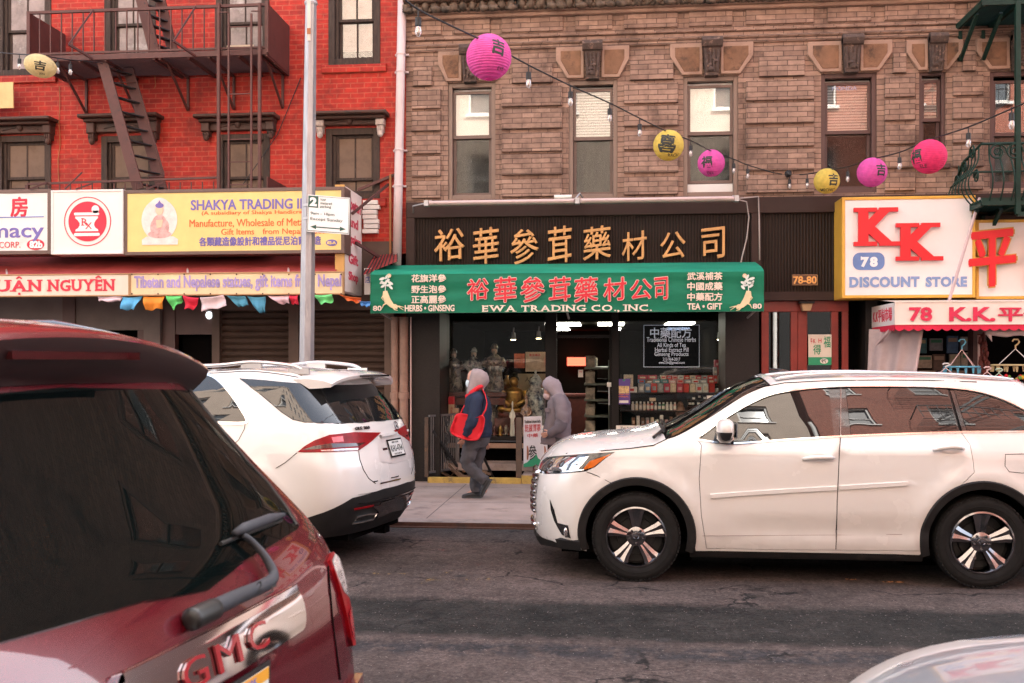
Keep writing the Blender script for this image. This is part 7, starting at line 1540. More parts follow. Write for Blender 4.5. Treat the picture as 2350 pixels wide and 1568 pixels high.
def paint_mat(name, col, rough=.28, metal=0., coat=1., flake=0.):
 m, n, l, p = _new(name); p.inputs['Base Color'].default_value = (*col, 1); p.inputs['Roughness'].default_value = rough; p.inputs['Metallic'].default_value = metal; p.inputs['Coat Weight'].default_value = coat; p.inputs['Coat Roughness'].default_value = .03
 t = n.new('ShaderNodeTexCoord'); z = n.new('ShaderNodeTexNoise'); z.inputs['Scale'].default_value = 2.2; z.inputs['Detail'].default_value = 7; l.new(t.outputs['Object'], z.inputs[0])
 r = n.new('ShaderNodeMapRange'); r.inputs[1].default_value = .35; r.inputs[2].default_value = .75; r.inputs[3].default_value = rough*.8; r.inputs[4].default_value = rough*1.5; l.new(z.outputs[0], r.inputs[0]); l.new(r.outputs[0], p.inputs['Roughness'])
 s = n.new('ShaderNodeSeparateXYZ'); l.new(t.outputs['Object'], s.inputs[0]); d = n.new('ShaderNodeMapRange'); d.inputs[1].default_value = .75; d.inputs[2].default_value = .25; l.new(s.outputs[2], d.inputs[0])
 z2 = n.new('ShaderNodeTexNoise'); z2.inputs['Scale'].default_value = 7; z2.inputs['Detail'].default_value = 8; l.new(t.outputs['Object'], z2.inputs[0]); ml = n.new('ShaderNodeMath'); ml.operation = 'MULTIPLY'; l.new(d.outputs[0], ml.inputs[0]); l.new(z2.outputs[0], ml.inputs[1]); m3 = n.new('ShaderNodeMath'); m3.operation = 'MULTIPLY'; m3.inputs[1].default_value = .35; l.new(ml.outputs[0], m3.inputs[0])
 x = n.new('ShaderNodeMix'); x.data_type = 'RGBA'; l.new(m3.outputs[0], x.inputs[0]); x.inputs[6].default_value = (*col, 1); x.inputs[7].default_value = (.22, .17, .14, 1); l.new(x.outputs[2], p.inputs['Base Color'])
 return m
def tinted(name, fac, base, ex=3.5):
 m = bpy.data.materials.new(name); m.use_nodes = True; MATS[name] = m; n = m.node_tree.nodes; l = m.node_tree.links; n.clear()
 o = n.new('ShaderNodeOutputMaterial'); d = n.new('ShaderNodeBsdfDiffuse'); d.inputs[0].default_value = (*base, 1); g = n.new('ShaderNodeBsdfGlossy'); g.inputs['Roughness'].default_value = .0; x = n.new('ShaderNodeMixShader')
 lw = n.new('ShaderNodeLayerWeight'); lw.inputs[0].default_value = .5; pw = n.new('ShaderNodeMath'); pw.operation = 'POWER'; pw.inputs[1].default_value = ex; l.new(lw.outputs['Facing'], pw.inputs[0])
 ml = n.new('ShaderNodeMath'); ml.operation = 'MULTIPLY_ADD'; ml.inputs[1].default_value = 1-fac; ml.inputs[2].default_value = fac; l.new(pw.outputs[0], ml.inputs[0]); l.new(ml.outputs[0], x.inputs[0]); l.new(d.outputs[0], x.inputs[1]); l.new(g.outputs[0], x.inputs[2]); l.new(x.outputs[0], o.inputs[0]); return m
M_PWHT = paint_mat('pearl_white_paint', (.69, .665, .645), rough=.22, coat=.9); M_TYRE = mat('tyre_rubber', (.012,.0115,.0115), rough=.85, spec=.2, var=.3, vs=12, dirt=(.026,.023,.021), ds=9, dth=.6)
M_BRAKE = mat('dark_brake', (.03,.028,.027), rough=.5, metal=.5, var=.2); M_CHR = mat('chrome', (.80,.80,.80), rough=.06, metal=1, var=0); M_DCHR = mat('dark_chrome', (.26,.25,.255), rough=.14, metal=1, var=0)
M_CLAD = mat('black_plastic_cladding', (.013,.012,.012), rough=.6, var=.2, vs=9, spec=.25, dirt=(.03,.026,.024), ds=6, dth=.58); M_GAP = mat('panel_gap', (.006,.0055,.0055), rough=.95, var=0, spec=.0)
M_TGL = tinted('tinted_car_glass', .085, (.012,.012,.012)); M_RGL = tinted('rear_car_glass', .06, (.010,.012,.013)); M_RUB = mat('black_rubber', (.012,.012,.012), rough=.45, var=0)
M_LENS = mat('clear_lamp_lens', (.45,.44,.45), rough=.06, metal=.75, var=.5, vs=26, coat=1); M_AMB = mat('amber_lens', (.62,.14,.015), rough=.12, var=.2, coat=1); M_REDL = mat('red_lens', (.24,.002,.006), rough=.3, var=.35, vs=10, spec=.25); M_BLKL = mat('lamp_housing', (.015,.015,.016), rough=.12, var=0, coat=1)
def circ(S, cx, cz, r, a0=0, a1=360, n=40):            # circle on the side skin in (q, z)
 return [Vector((S.qx(cx)-r*cos(radians(a0+(a1-a0)*k/n)), cz+r*sin(radians(a0+(a1-a0)*k/n)))) for k in range(n+1)]
# ================================================================ white crossover driving past at the right
HX, HYs, HW = -0.70, 8.48, .962
hl, HM = car('white_crossover', 'pearl white crossover with chrome trimmed windows and dark chrome wheels at the right', (HX, HYs+HW, 0), pi)
HWB0, HR = X(1460,8.5)-HX, .378
fa = -HWB0; ra_ = -(X(2255,8.5)-HX)
def h_extra(x, z):
 e = 0
 e += .016*math.exp(-((z-1.135)/.035)**2)*sst((-x-.9)/.5)                  # shoulder under the glass
 e -= .020*math.exp(-((z-(.47+.05*sst((-x-2.9)/1.2)))/.07)**2)*sst((-x-1.6)/.4)*sst((x+3.35)/.3+.6)   # hollow low in the doors
 return e
S = Skin(4.89, [(.15,.86),(.25,.905),(.40,.938),(.62,.958),(.85,.964),(1.03,.962),(1.10,.952),(1.16,.932),(1.20,.912),(1.24,.893),(1.35,.840),(1.50,.764),(1.62,.702),(1.72,.650),(1.8,.62)],
         [(.2,.05),(.5,.0),(.9,.02),(1.1,.06),(1.25,.16),(1.5,.36),(1.7,.55)], [(.15,.10),(.3,.02),(.55,.0),(.75,.01),(.90,.05),(1.0,.12),(1.15,.3)], rampF=1.0, rampR=1.6, Af=.55, pf=2.3, Ar=.5, pr=2.6, taper=.025,
         flare=((fa,.38,.52,.020),(ra_,.38,.53,.024)), M=HM, extra=h_extra)
P = lambda pts, z0=.9, q0=None: S.pxs(pts, q0, z0)
qf = S.qx(-.3)
top = P([(1241,1046.5),(1268,1044),(1310,1040.5),(1380,1035),(1440,1030),(1500,1019),(1528,1009)], 1.0, S.qx(-.5))
apil = P([(1528,1009),(1560,998),(1627,960),(1704,911),(1748,891),(1782,878)], 1.35, S.qx(-1.6))
rail = P([(1782,878),(1830,872.5),(1900,868.5),(2000,867),(2110,868),(2220,872),(2330,878)], 1.68, S.qx(-2.6))
yend = [Vector((5.62,1.67)), Vector((S.Q,1.60))]
upper = curve(top, 4)[:-1]+curve(apil, 4)[:-1]+curve(rail+yend, 4)
zs = .268
def arch(c, r, a0, a1): return circ(S, c, .39, r, a0, a1, 30)
RO = .487
front_low = [Vector((S.qx(-.02), z)) for z in (.0,)]
qa0, qa1 = S.qx(fa)-.44, S.qx(fa)+.475
rear_line = [Vector((S.Q, .30)), Vector((S.qx(-4.45), .30))]
bodypoly = [Vector((0,.30)), Vector((0,top[0].y+.004))]+upper+rear_line
ar_r = arch(ra_, RO, 188, -12); ar_f = arch(fa, RO, 186, -10)
bodypoly += [p for p in ar_r][::1] if ar_r[0].x > ar_r[-1].x else list(reversed(ar_r))
bodypoly += [Vector((S.qx(ra_)-.50,zs)), Vector((S.qx(fa)+.50,zs))]
bodypoly += [p for p in ar_f] if ar_f[0].x > ar_f[-1].x else list(reversed(ar_f))
bodypoly += [Vector((S.qx(fa)-.44,.245)), Vector((S.qx(-.2),.30))]
dlo_b = P([(1600,1009),(1650,1016.5),(1694,1018),(1800,1010),(1926,1002),(2060,996.5),(2205,992),(2350,991),(2420,990)], 1.2)
dlo_t = P([(1610,1000),(1671,956),(1748,914),(1809,898),(1909,888),(2044,886.5),(2178,890),(2249,900),(2299,916),(2350,940),(2400,974)], 1.5)
dlo = curve(dlo_b, 3)+list(reversed(curve(dlo_t, 3)))
fd = P([(1609,1022),(1604,1099),(1609,1183),(1621,1259),(1770,1262),(1918,1263),(1921,1150),(1926,1040),(1929,1000)], .8)
rd = P([(1929,1000),(1926,1040),(1921,1150),(1918,1263),(2040,1264),(2114,1265)], .8)
rd_r = [p for p in arch(ra_, RO+.004, -6, 66)]+P([(2236,1085),(2233,1055),(2226,1020),(2207,994)], 1.0)
hlamp = P([(1231,1084),(1233,1066),(1242,1052),(1280,1046),(1345,1041),(1412,1037.5),(1390,1052),(1366,1072),(1345,1082),(1300,1087),(1255,1088)], .95, S.qx(-.35))
M_BODY = M_PWHT
fdp = fd[:-1]+[fd[-1]]+list(reversed([p for p in curve(dlo_b[:5], 3)]))
rdp = [p for p in rd]+rd_r+list(reversed(curve(dlo_b[4:7], 3)))
frontdoor, reardoor = shrink(fdp, .004), shrink(rdp, .004)
body_o = panel(S, 'body', M_BODY, hl, bodypoly, [dlo, hlamp, fdp if False else shrink(fdp, -.001), shrink(rdp, -.001)], h=.085, rim=.02)
rb_ = panel(S, 'body_right_side', M_BODY, hl, bodypoly, [dlo], h=.12, rim=.02, mirror=True)
d1 = panel(S, 'front_door', M_BODY, hl, frontdoor, h=.075, rim=.02); d2 = panel(S, 'rear_door', M_BODY, hl, reardoor, h=.075, rim=.02)
und = [Vector((.0,.2)), Vector((.0,.98)), Vector((S.qx(-.3),1.0)), Vector((S.qx(-.8),1.05)), Vector((S.qx(-2.0),1.15)), Vector((S.qx(-4.4),1.15)), Vector((S.Q,1.1)), Vector((S.Q,.25)), Vector((S.qx(-4.4),.22))]
for c in (ra_, fa):
 a = arch(c, RO-.03, 190, -10); und += a if a[0].x > a[-1].x else list(reversed(a))
und += [Vector((S.qx(-.15),.22))]
panel(S, 'inner_shell', M_GAP, hl, und, h=.14, off=-.022, rim=0, both=True)
mb = MB()
for c in (fa, ra_): ribbon(S, '', None, None, circ(S, c, .39, RO-.022, -16, 196, 40), .075, .014, .0, build=False, mb=mb)
ribbon(S, '', None, None, [Vector((S.qx(fa)+.45,.235)), Vector((S.qx(-2.2),.232)), Vector((S.qx(ra_)-.46,.235))], .075, .004, -.02, build=False, mb=mb)
lip = P([(1216,1228),(1240,1238),(1290,1247),(1332,1252)], .3, S.qx(-.2)); ribbon(S, '', None, None, [Vector((.05,.25))]+lip, .10, .02, .0, build=False, mb=mb)
mb.build('cladding', M_CLAD, hl, local=True, smooth=True, sharp=40)
mb = MB()
for c in (fa, ra_):
 for sg in (-1, 1):
  for k in range(24):
   a0, a1 = pi*(-.10+1.2*k/24), pi*(-.10+1.2*(k+1)/24); q = [(c+.46*cos(a), sg*y, .39+.46*sin(a)) for a in (a0, a1) for y in (.52,.925)]
   mb.add(q, [(0,1,3,2)])
 for sg in (-1, 1): mb.add([(c-.5,sg*.5,.1),(c+.5,sg*.5,.1),(c+.5,sg*.5,.9),(c-.5,sg*.5,.9)], [(0,1,2,3)])
mb.box(-4.6, -.3, -.8, .8, .22, .30); mb.build('wheel_well', M_GAP, hl, local=True)
gl_b, gl_t = dlo_b, dlo_t
def strip(t0, t1): pass
ub = [p for p in curve(dlo_b, 3)]; ut = [p for p in curve(dlo_t, 3)]
def cutpoly(q0, q1):
 def clip(l):
  o = []
  for i in range(len(l)-1):
   a, b = l[i], l[i+1]
   for q in (q0, q1):
    if (a.x-q)*(b.x-q) < 0: o.append(a.lerp(b, (q-a.x)/(b.x-a.x)))
   if q0 <= b.x <= q1: o.append(b)
  if q0 <= l[0].x <= q1: o.insert(0, l[0])
  return sorted(o, key=lambda p: p.x)
 return clip(ub)+list(reversed(clip(ut)))
qb1, qb2 = P([(1911,950)],1.4)[0].x, P([(1946,950)],1.4)[0].x; qc1, qc2 = P([(2192,950)],1.4)[0].x, P([(2207,950)],1.4)[0].x; qe = max(p.x for p in ub+ut)
for a, b, nm in ((-9, qb1, 'front_door_window'), (qb2, qc1-.004, 'rear_door_window'), (qc2, qe+1, 'quarter_window')):
 w_ = shrink(cutpoly(a, b), .008)
 panel(S, nm, M_TGL, hl, w_, h=.09, off=-.012, rim=0); panel(S, nm, M_TGL, hl, w_, h=.14, off=-.012, rim=0, mirror=True)
pl = [Vector((qb1-.002, 0))]
panel(S, 'window_pillar', M_BLKL, hl, shrink(dlo, .004), h=.12, off=-.017, rim=0, both=True)
ribbon(S, 'centre_pillar_trim', M_DCHR, hl, [P([(1930,889)],1.6)[0], P([(1929,1001)],1.2)[0]], .006, .003, -.008)
ribbon(S, 'chrome_window_trim', M_CHR, hl, curve(dlo_b, 4), .017, .006, .0); ribbon(S, 'chrome_roof_trim', M_CHR, hl, curve(dlo_t, 4), .012, .005, .0)
ribbon(S, 'rear_pillar_gap', M_GAP, hl, P([(2178,890),(2194,945),(2208,994)],1.4), .012, .003, -.004)
ribbon(S, 'roof_seam', M_GAP, hl, P([(1735,891),(1800,879),(1900,874),(2020,872.5),(2130,873.5),(2240,877),(2330,883)],1.7), .010, .002, -.001)
B = [S.pos(p.x, p.y) for p in upper]
nT, nA = 4*(len(top)-1), 4*(len(apil)-1)
deck('hood', M_BODY, hl, B, lambda t: .075*sst(t*9)+.02, 2.6, 0, nT); deck('windscreen', M_TGL, hl, B, lambda t: .07, 2.4, nT, nT+nA-2, off=-.01); deck('windscreen_surround', M_BODY, hl, B, lambda t: .07, 2.4, nT+nA-2, nT+nA); deck('roof', M_BODY, hl, B, lambda t: .045, 2.6, nT+nA, len(B)-1)
Bx = [B[0]+Vector((-.02,0,-.015))];
m = MB(); m.tube([B[nT]+Vector((.10,-.02,.018)), B[nT]+Vector((-.0,-.30,.07)), B[nT]+Vector((.02,-.75,.09))], .016, 6); m.tube([B[nT]+Vector((.02,-.12,.05)), B[nT]+Vector((-.02,-.55,.10)), B[nT]+Vector((.0,-.8,.12))], .010, 6); m.box(B[nT].x-.05, B[nT].x+.10, -.75, .75, B[nT].z-.02, B[nT].z+.012); m.build('wiper_and_cowl', M_RUB, hl, local=True)
rl_ = [S.pos(p.x, p.y)+Vector((0,-.06,.028)) for p in curve(rail, 3)]
for sg in (1, -1): m = MB(); m.tube([(p.x, p.y*sg, p.z+.012*sin(pi*i/(len(rl_)-1))) for i, p in enumerate(rl_)], [.012]+[.018]*(len(rl_)-2)+[.010], 8); m.build('roof_rail', mat('silver_rail', (.62,.61,.62), rough=.25, metal=.7, var=0), hl, local=True, smooth=True)
lp = panel(S, 'headlight', M_BLKL, hl, shrink(hlamp, .003), h=.05, off=-.006, rim=.0)
for nm, pts, mm in (('lamp_reflector', [(1236,1080),(1240,1062),(1256,1052),(1306,1048),(1322,1050),(1306,1064),(1298,1080)], M_LENS), ('lamp_reflector', [(1304,1079),(1312,1064),(1330,1049),(1352,1047),(1340,1062),(1326,1078)], mat('bluish_lens', (.5,.55,.62), rough=.05, metal=.8, var=.4, vs=20, coat=1)), ('turn_signal', [(1336,1079),(1354,1058),(1404,1041),(1386,1053),(1362,1072)], M_AMB)):
 panel(S, nm, mm, lp, P(pts, .95, S.qx(-.3)), h=.04, off=-.003, rim=0)
for (u, v, r) in ((1262,1066,.055),(1288,1064,.05),(1322,1063,.03)):
 q = P([(u, v)], .95, S.qx(-.25))[0]; m = MB(); c = S.pos(q.x, q.y, .001); n_ = S.nrm(q.x, q.y); t_ = n_.cross(Vector((0,0,1))).normalized(); b_ = t_.cross(n_)
 m.add([c+(t_*cos(2*pi*k/20)+b_*sin(2*pi*k/20))*r*.62 for k in range(20)]+[c+n_*.004+(t_*cos(2*pi*k/20)+b_*sin(2*pi*k/20))*r*.45 for k in range(20)], [(k,(k+1)%20,20+(k+1)%20,20+k) for k in range(20)]+[tuple(range(20,40))]); m.build('projector', M_BLKL if r > .04 else M_CHR, lp, local=True, smooth=True, sharp=30)
ribbon(S, 'chrome_lamp_edge', M_CHR, lp, P([(1234,1083),(1260,1083.5),(1300,1082),(1340,1078)],.9,S.qx(-.3)), .012, .004, -.002)
ribbon(S, 'hood_gap', M_GAP, hl, P([(1247,1046),(1300,1041),(1380,1035),(1450,1029),(1500,1022),(1530,1008)],1.0,S.qx(-.6)), .009, .002, .0)
ribbon(S, 'bumper_gap', M_GAP, hl, P([(1346,1083),(1370,1092),(1405,1110)],.85,S.qx(-.5)), .006, .002, .0)
fp = panel(S, 'fog_lamp_pocket', M_BLKL, hl, P([(1262,1145),(1272,1170),(1280,1200),(1304,1206),(1310,1236),(1290,1228),(1272,1196),(1264,1170)],.6,S.qx(-.25)), h=.05, off=.002, rim=0)
q = P([(1299,1222)],.45,S.qx(-.25))[0]; m = MB(); m.blob(S.pos(q.x,q.y,.0), .022, .016, .045, 12, 8); m.build('fog_lamp', M_LENS, fp, smooth=True, local=True)
m = MB()
for k in range(6): z = .52+.058*k; m.tube([S.pos(.02+.06*i, z, .012) for i in range(9)], .018, 6)
m.build('grille_bar', M_DCHR, hl, local=True, smooth=True); m = MB()
for a, b, r in ((.86,.95,.03),(.40,.46,.02)): m.tube([S.pos(.02+.07*i, a, .012) for i in range(8)], r, 6)
m.build('grille_trim', M_CHR, hl, local=True, smooth=True)
ribbon(S, 'door_moulding', M_BODY, d1, P([(1630,1139),(1700,1133.5),(1800,1127),(1919,1120.5)],.7), .042, .014, .0); ribbon(S, 'door_moulding', M_BODY, d2, P([(1926,1119.5),(2000,1115),(2070,1111),(2084,1110)],.7), [.042,.042,.042,.03], .014, .0)
ribbon(S, 'door_skirt_line', mat('panel_line', (.30,.25,.23), rough=.6, var=0), d1, P([(1612,1230),(1760,1229),(1916,1228)],.38), .005, .0015, .0); ribbon(S, 'door_skirt_line', MATS['panel_line'], d2, P([(1921,1228),(2030,1227),(2120,1226)],.38), .005, .0015, .0)
for d_, pts in ((d1, [(1840,1054),(1856,1051.5),(1880,1050),(1902,1050),(1914,1050.5)]), (d2, [(2140,1034.5),(2156,1032),(2180,1030.5),(2200,1031),(2212,1032)])):
 qs = P(pts, 1.02); m = MB(); m.tube([S.pos(p.x, p.y, o_) for p, o_ in zip(qs, (.006,.030,.036,.032,.006))], [.012,.019,.019,.020,.012], 10); m.build('door_handle', M_BODY, d_, local=True, smooth=True)
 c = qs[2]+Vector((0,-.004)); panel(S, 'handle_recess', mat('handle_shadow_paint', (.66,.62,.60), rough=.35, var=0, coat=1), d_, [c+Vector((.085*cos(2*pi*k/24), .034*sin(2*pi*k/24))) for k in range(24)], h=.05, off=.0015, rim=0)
mg = bpy.data.objects.new('side_mirror', None); COL.objects.link(mg); mg.parent = hl; mq = P([(1656,985)],1.3)[0]; mc = S.pos(mq.x, mq.y, .0); mg.location = mc
m = MB(); n_, k_ = 20, 12
for i in range(k_+1):
 t = pi*i/k_
 for k in range(n_): a = 2*pi*k/n_; e = lambda v, p: math.copysign(abs(v)**p, v); m.v.append((-.015-.075*e(cos(t), .8)*1.0-.04*0, .15+.125*e(sin(t)*cos(a), .75), .0+.095*e(sin(t)*sin(a), .75)))
for i in range(k_):
 for k in range(n_): m.f.append((i*n_+k, (i+1)*n_+k, (i+1)*n_+(k+1)%n_, i*n_+(k+1)%n_))
m.build('mirror_shell', M_BODY, mg, smooth=True, local=True); m = MB(); m.lathe([(0,-.104),(.06,-.100),(.094,-.07),(.108,-.03),(.110,-.012)], (-.012,.15,0), 24, 'z', .76, 1.22); m.build('mirror_base', M_BLKL, mg, smooth=True, local=True); m = MB(); m.box(-.10, -.088, .05, .25, -.06, .065); m.build('mirror_glass', M_DCHR, mg, local=True); m = MB(); m.tube([(.03,-.02,-.07),(-.0,.06,-.065),(-.01,.13,-.06)], [.035,.03,.05], 8); m.build('mirror_foot', M_BLKL, mg, local=True, smooth=True)
panel(S, 'mirror_sail', M_BLKL, hl, P([(1606,1008),(1640,982),(1655,1012),(1640,1015)],1.25), h=.06, off=-.004, rim=0)
ff_ = P([(2307,1043),(2345,1042),(2365,1044),(2365,1085),(2345,1086),(2316,1083),(2306,1070)],1.0); ribbon(S, 'fuel_flap_line', M_GAP, hl, ff_, .006, .0012, .0, closed=True)
panel(S, 'tail_light', M_REDL, hl, [Vector((S.Q-.95,1.12)), Vector((S.Q-.45,1.14)), Vector((S.Q-.40,.98)), Vector((S.Q-.85,.96))], h=.08, off=.004, rim=0, both=True); panel(S, 'rear_window', M_RGL, hl, [Vector((S.Q-.62,1.2)), Vector((S.Q+.62,1.2)), Vector((S.Q+.5,1.52)), Vector((S.Q-.5,1.52))], h=.1, off=.003, rim=0)
for c in (fa, ra_):
 for sg in (1, -1): make_wheel(hl, (c, sg*(HW-.125), HR), HR, .252, .235, sg, M_DCHR, spoke_blades)
# ================================================================ shared body builder for the other three cars
def shell(S, t, upper, splits, wheels, paint, zs, arch_r, wr, crown, rimm, wz=.38, ww=.24, hx=.09, clad=True, spoke=spoke_blades, hw=.96):
 """upper: left edge line (q, z) from the nose to the tail centre; splits: index of cowl, windscreen top, roof end"""
 fa, ra = wheels; poly = [Vector((0, zs+.05))]+upper+[Vector((S.Q, zs+.08))]
 for c in (ra, fa):
  a = circ(S, c, wz, arch_r, -14, 194, 30); a = a if a[0].x > a[-1].x else list(reversed(a)); poly += a
 body = panel(S, 'body', paint, t, poly, [], h=hx, rim=.02, both=True)
 und = [Vector((0,.2)), Vector((0,.8)), Vector((S.qx(-S.L*.3),.9)), Vector((S.qx(-S.L*.8),.9)), Vector((S.Q,.8)), Vector((S.Q,.22))]
 for c in (ra, fa):
  a = circ(S, c, wz, arch_r-.02, -10, 190, 24); und += a if a[0].x > a[-1].x else list(reversed(a))
 panel(S, 'inner_shell', M_GAP, t, und, h=.16, off=-.025, rim=0, both=True)
 B = [S.pos(p.x, p.y) for p in upper]; a, b, c = splits
 deck('hood', paint, t, B, crown[0], 2.6, 0, a); deck('windscreen', M_TGL, t, B, crown[1], 2.4, a, b, off=-.004); deck('roof', paint, t, B, crown[2], 2.6, b, c)
 if c < len(B)-1: deck('tail_deck', paint, t, B, crown[3], 2.6, c, len(B)-1)
 mb = MB()
 for cx in (fa, ra):
  for sg in (-1, 1):
   for k in range(20):
    a0, a1 = pi*(-.10+1.2*k/20), pi*(-.10+1.2*(k+1)/20); mb.add([(cx+(arch_r-.02)*cos(q), sg*y, wz+(arch_r-.02)*sin(q)) for q in (a0, a1) for y in (.5, hw-.03)], [(0,1,3,2)])
   mb.add([(cx-.5,sg*.5,.1),(cx+.5,sg*.5,.1),(cx+.5,sg*.5,.9),(cx-.5,sg*.5,.9)], [(0,1,2,3)])
 mb.box(-S.L+.35, -.3, -.8, .8, zs-.03, zs+.06); mb.build('wheel_well', M_GAP, t, local=True)
 if clad:
  mb = MB()
  for cx in (fa, ra):
   for mi in (False, True): ribbon(S, '', None, None, circ(S, cx, wz, arch_r-.012, -14, 194, 36), .06, .012, .0, build=False, mb=mb, mirror=mi)
  mb.build('cladding', M_CLAD, t, local=True, smooth=True, sharp=40)
 for cx in (fa, ra):
  for sg in (1, -1): make_wheel(t, (cx, sg*(hw-.12), wr), wr, wr*.66, ww, sg, rimm, spoke)
 return body, B
def on_skin(S, m, body, c, w, h, t, off, parent, name, bold=.03, ext=.02, ax=None, shear=0.):
 """raised lettering on the skin: c = (q, z) of its middle; reads with q falling for the tail"""
 mb = MB(); e = S.pos(c.x, c.y, off); n = S.nrm(c.x, c.y); du = (S.pos(c.x+.02, c.y)-S.pos(c.x-.02, c.y)).normalized(); dv = n.cross(du); dv = dv if dv.z > 0 else -dv
 mb.text(body, w, h, lambda a, b, k: e+du*a+dv*b+n*k*.3, bold=bold, ext=ext, shear=shear); return mb.build(name, m, parent, local=True)
# ================================================================ white SUV parked half turned to the kerb
th = pi-radians(12.5); hd = Vector((cos(th), sin(th), 0)); gl0 = Vector((-2.03, 9.45, 0))+hd*4.93
gw, GM = car('white_suv', 'white luxury SUV seen from behind its left rear corner, stopped beside the grey pole', gl0, th)
S = Skin(4.93, [(.15,.86),(.30,.91),(.45,.945),(.65,.972),(.9,.985),(1.08,.970),(1.22,.938),(1.32,.905),(1.5,.832),(1.65,.765),(1.77,.69),(1.9,.62)],
         [(.2,.22),(.35,.10),(.5,.03),(.62,.0),(.9,.015),(1.05,.06),(1.14,.085),(1.26,.12),(1.45,.25),(1.62,.40),(1.75,.48)], [(.2,.1),(.5,.0),(.9,.05),(1.1,.2)], rampR=1.5, Af=.5, pf=2.4, Ar=.50, pr=2.5, taper=.03, flare=((-.88,.38,.50,.015),(-3.875,.38,.50,.022)), M=GM)
up0 = [Vector(p) for p in ((.0,.93),(S.qx(-.18),.96),(S.qx(-.6),1.02),(S.qx(-1.15),1.08),(S.qx(-1.40),1.11))]; up1 = [up0[-1]]+[Vector(p) for p in ((S.qx(-1.75),1.34),(S.qx(-2.15),1.60),(S.qx(-2.4),1.70))]
Pg = lambda pts, z0=1.2, q0=None: S.pxs(pts, q0 if q0 is not None else S.qx(-4.0), z0)
up2 = [up1[-1]]+[Vector(p) for p in ((S.qx(-2.9),1.755),(S.qx(-3.4),1.775))]+Pg([(571,849),(640,855),(690,864),(728,876)], 1.7)+[Vector((S.Q-.62,1.682)), Vector((S.Q-.3,1.682)), Vector((S.Q,1.682))]
upper = curve(up0, 4)[:-1]+curve(up1, 4)[:-1]+curve(up2, 4); sp = (16, 28, len(upper)-1)
gb, B = shell(S, gw, upper, sp, (-.88, -3.875), M_PWHT, .30, .475, .375, (.06, .08, .035), M_DCHR, hw=.975)
rdw = curve(Pg([(425,972),(440,900),(452,857),(470,858),(496,868),(526,900),(552,938),(565,961),(562,971),(507,971.5)]), 3)
fdw = [Vector((S.qx(-1.95),1.22)), Vector((S.qx(-2.95),1.27)), Vector((S.qx(-2.95),1.62)), Vector((S.qx(-2.55),1.60))]
qw = Pg([(551,869),(610,873),(675,879),(727,883.5),(741,905),(757,938),(778,972),(735,971),(699,969),(672,963),(645,945),(605,911)])
for mi in (False, True):
 panel(S, 'rear_door_window', M_TGL, gw, rdw, h=.08, off=.003, rim=.004, mirror=mi); panel(S, 'front_door_window', M_TGL, gw, fdw, h=.12, off=.003, rim=.004, mirror=mi); panel(S, 'quarter_window', M_TGL, gw, qw, h=.07, off=.003, rim=.004, mirror=mi)
 ribbon(S, 'chrome_window_trim', M_CHR, gw, curve(Pg([(452,857),(472,859),(497,869),(527,900),(553,938),(566,961),(562,971.5),(507,971.5),(425,971.5)]), 3), .030, .008, .001, mirror=mi)
 ribbon(S, 'quarter_window_edge', M_RUB, gw, Pg([(551,869),(605,911),(645,945),(672,963),(699,969),(735,971),(778,972.5)]), .010, .004, .001, mirror=mi)
Pr = lambda pts, z0=1.2: S.pxs(pts, S.Q-.35, z0)
rw_l = Pr([(738,884),(757,930),(782,972)]); rw_r = Pr([(868,880),(900,922),(928,961)])
rw = [rw_l[0]]+Pr([(780,884),(830,883),(868,881)])+rw_r[1:]+Pr([(880,965.5),(830,969.5)])+list(reversed(rw_l[1:]))
panel(S, 'rear_window', M_RGL, gw, rw, h=.06, off=.004, rim=.006)
sideb = Pr([(727,883.5),(741,905),(757,938),(778,972)]); panel(S, 'rear_pillar_glass', M_BLKL, gw, sideb+list(reversed(rw_l)), h=.05, off=.0025, rim=0)
for s_ in (1,):
 ribbon(S, 'rear_window_edge', M_RUB, gw, [rw_l[2]]+Pr([(830,970),(880,966)])+[rw_r[2]], .012, .005, .002)
mirq = lambda P_: [Vector((2*S.Q-p.x, p.y)) for p in P_]
TL = Pr([(683,1038),(700,1024),(722,1011),(756,998.5),(812,992),(873,993),(857,1009),(823,1034),(790,1036),(752,1037.5)], 1.0)
TLi = Pr([(812,992),(873,993),(857,1009),(823,1034),(806,1035)], 1.0)
for mi in (False, True):
 q_ = mirq if mi else (lambda z: z)
 tl = panel(S, 'tail_light', M_REDL, gw, q_(TL), h=.05, off=.006, rim=.01)
 panel(S, 'lamp_band', mat('dark_red_lens', (.035,.002,.003), rough=.1, var=.2, coat=1), tl, q_(Pr([(694,1033),(720,1024),(757,1018),(800,1018),(838,1016),(824,1024),(780,1027),(730,1031)], 1.0)), h=.05, off=.0075, rim=0)
 panel(S, 'chrome_lamp_line', M_LENS, tl, q_(Pr([(735,1033.5),(780,1030.5),(822,1028.5),(820,1033),(780,1034.5),(740,1036.5)], 1.0)), h=.05, off=.0085, rim=0)
 panel(S, 'lamp_block', mat('bright_red_lens', (.75,.05,.05), rough=.1, var=.3, vs=30, coat=1), tl, q_(Pr([(760,1004),(786,1001),(788,1014),(764,1016)], 1.0)), h=.05, off=.008, rim=0)
tg = bpy.data.objects.new('tailgate', None); COL.objects.link(tg); tg.parent = gw
ribbon(S, 'tailgate_gap', M_GAP, tg, Pr([(823,1036),(826,1056),(834,1078),(846,1098),(862,1110)], .8), .007, .0025, .001); ribbon(S, 'tailgate_gap', M_GAP, tg, mirq(Pr([(823,1036),(826,1056),(834,1078),(846,1098),(862,1110)], .8)), .007, .0025, .001)
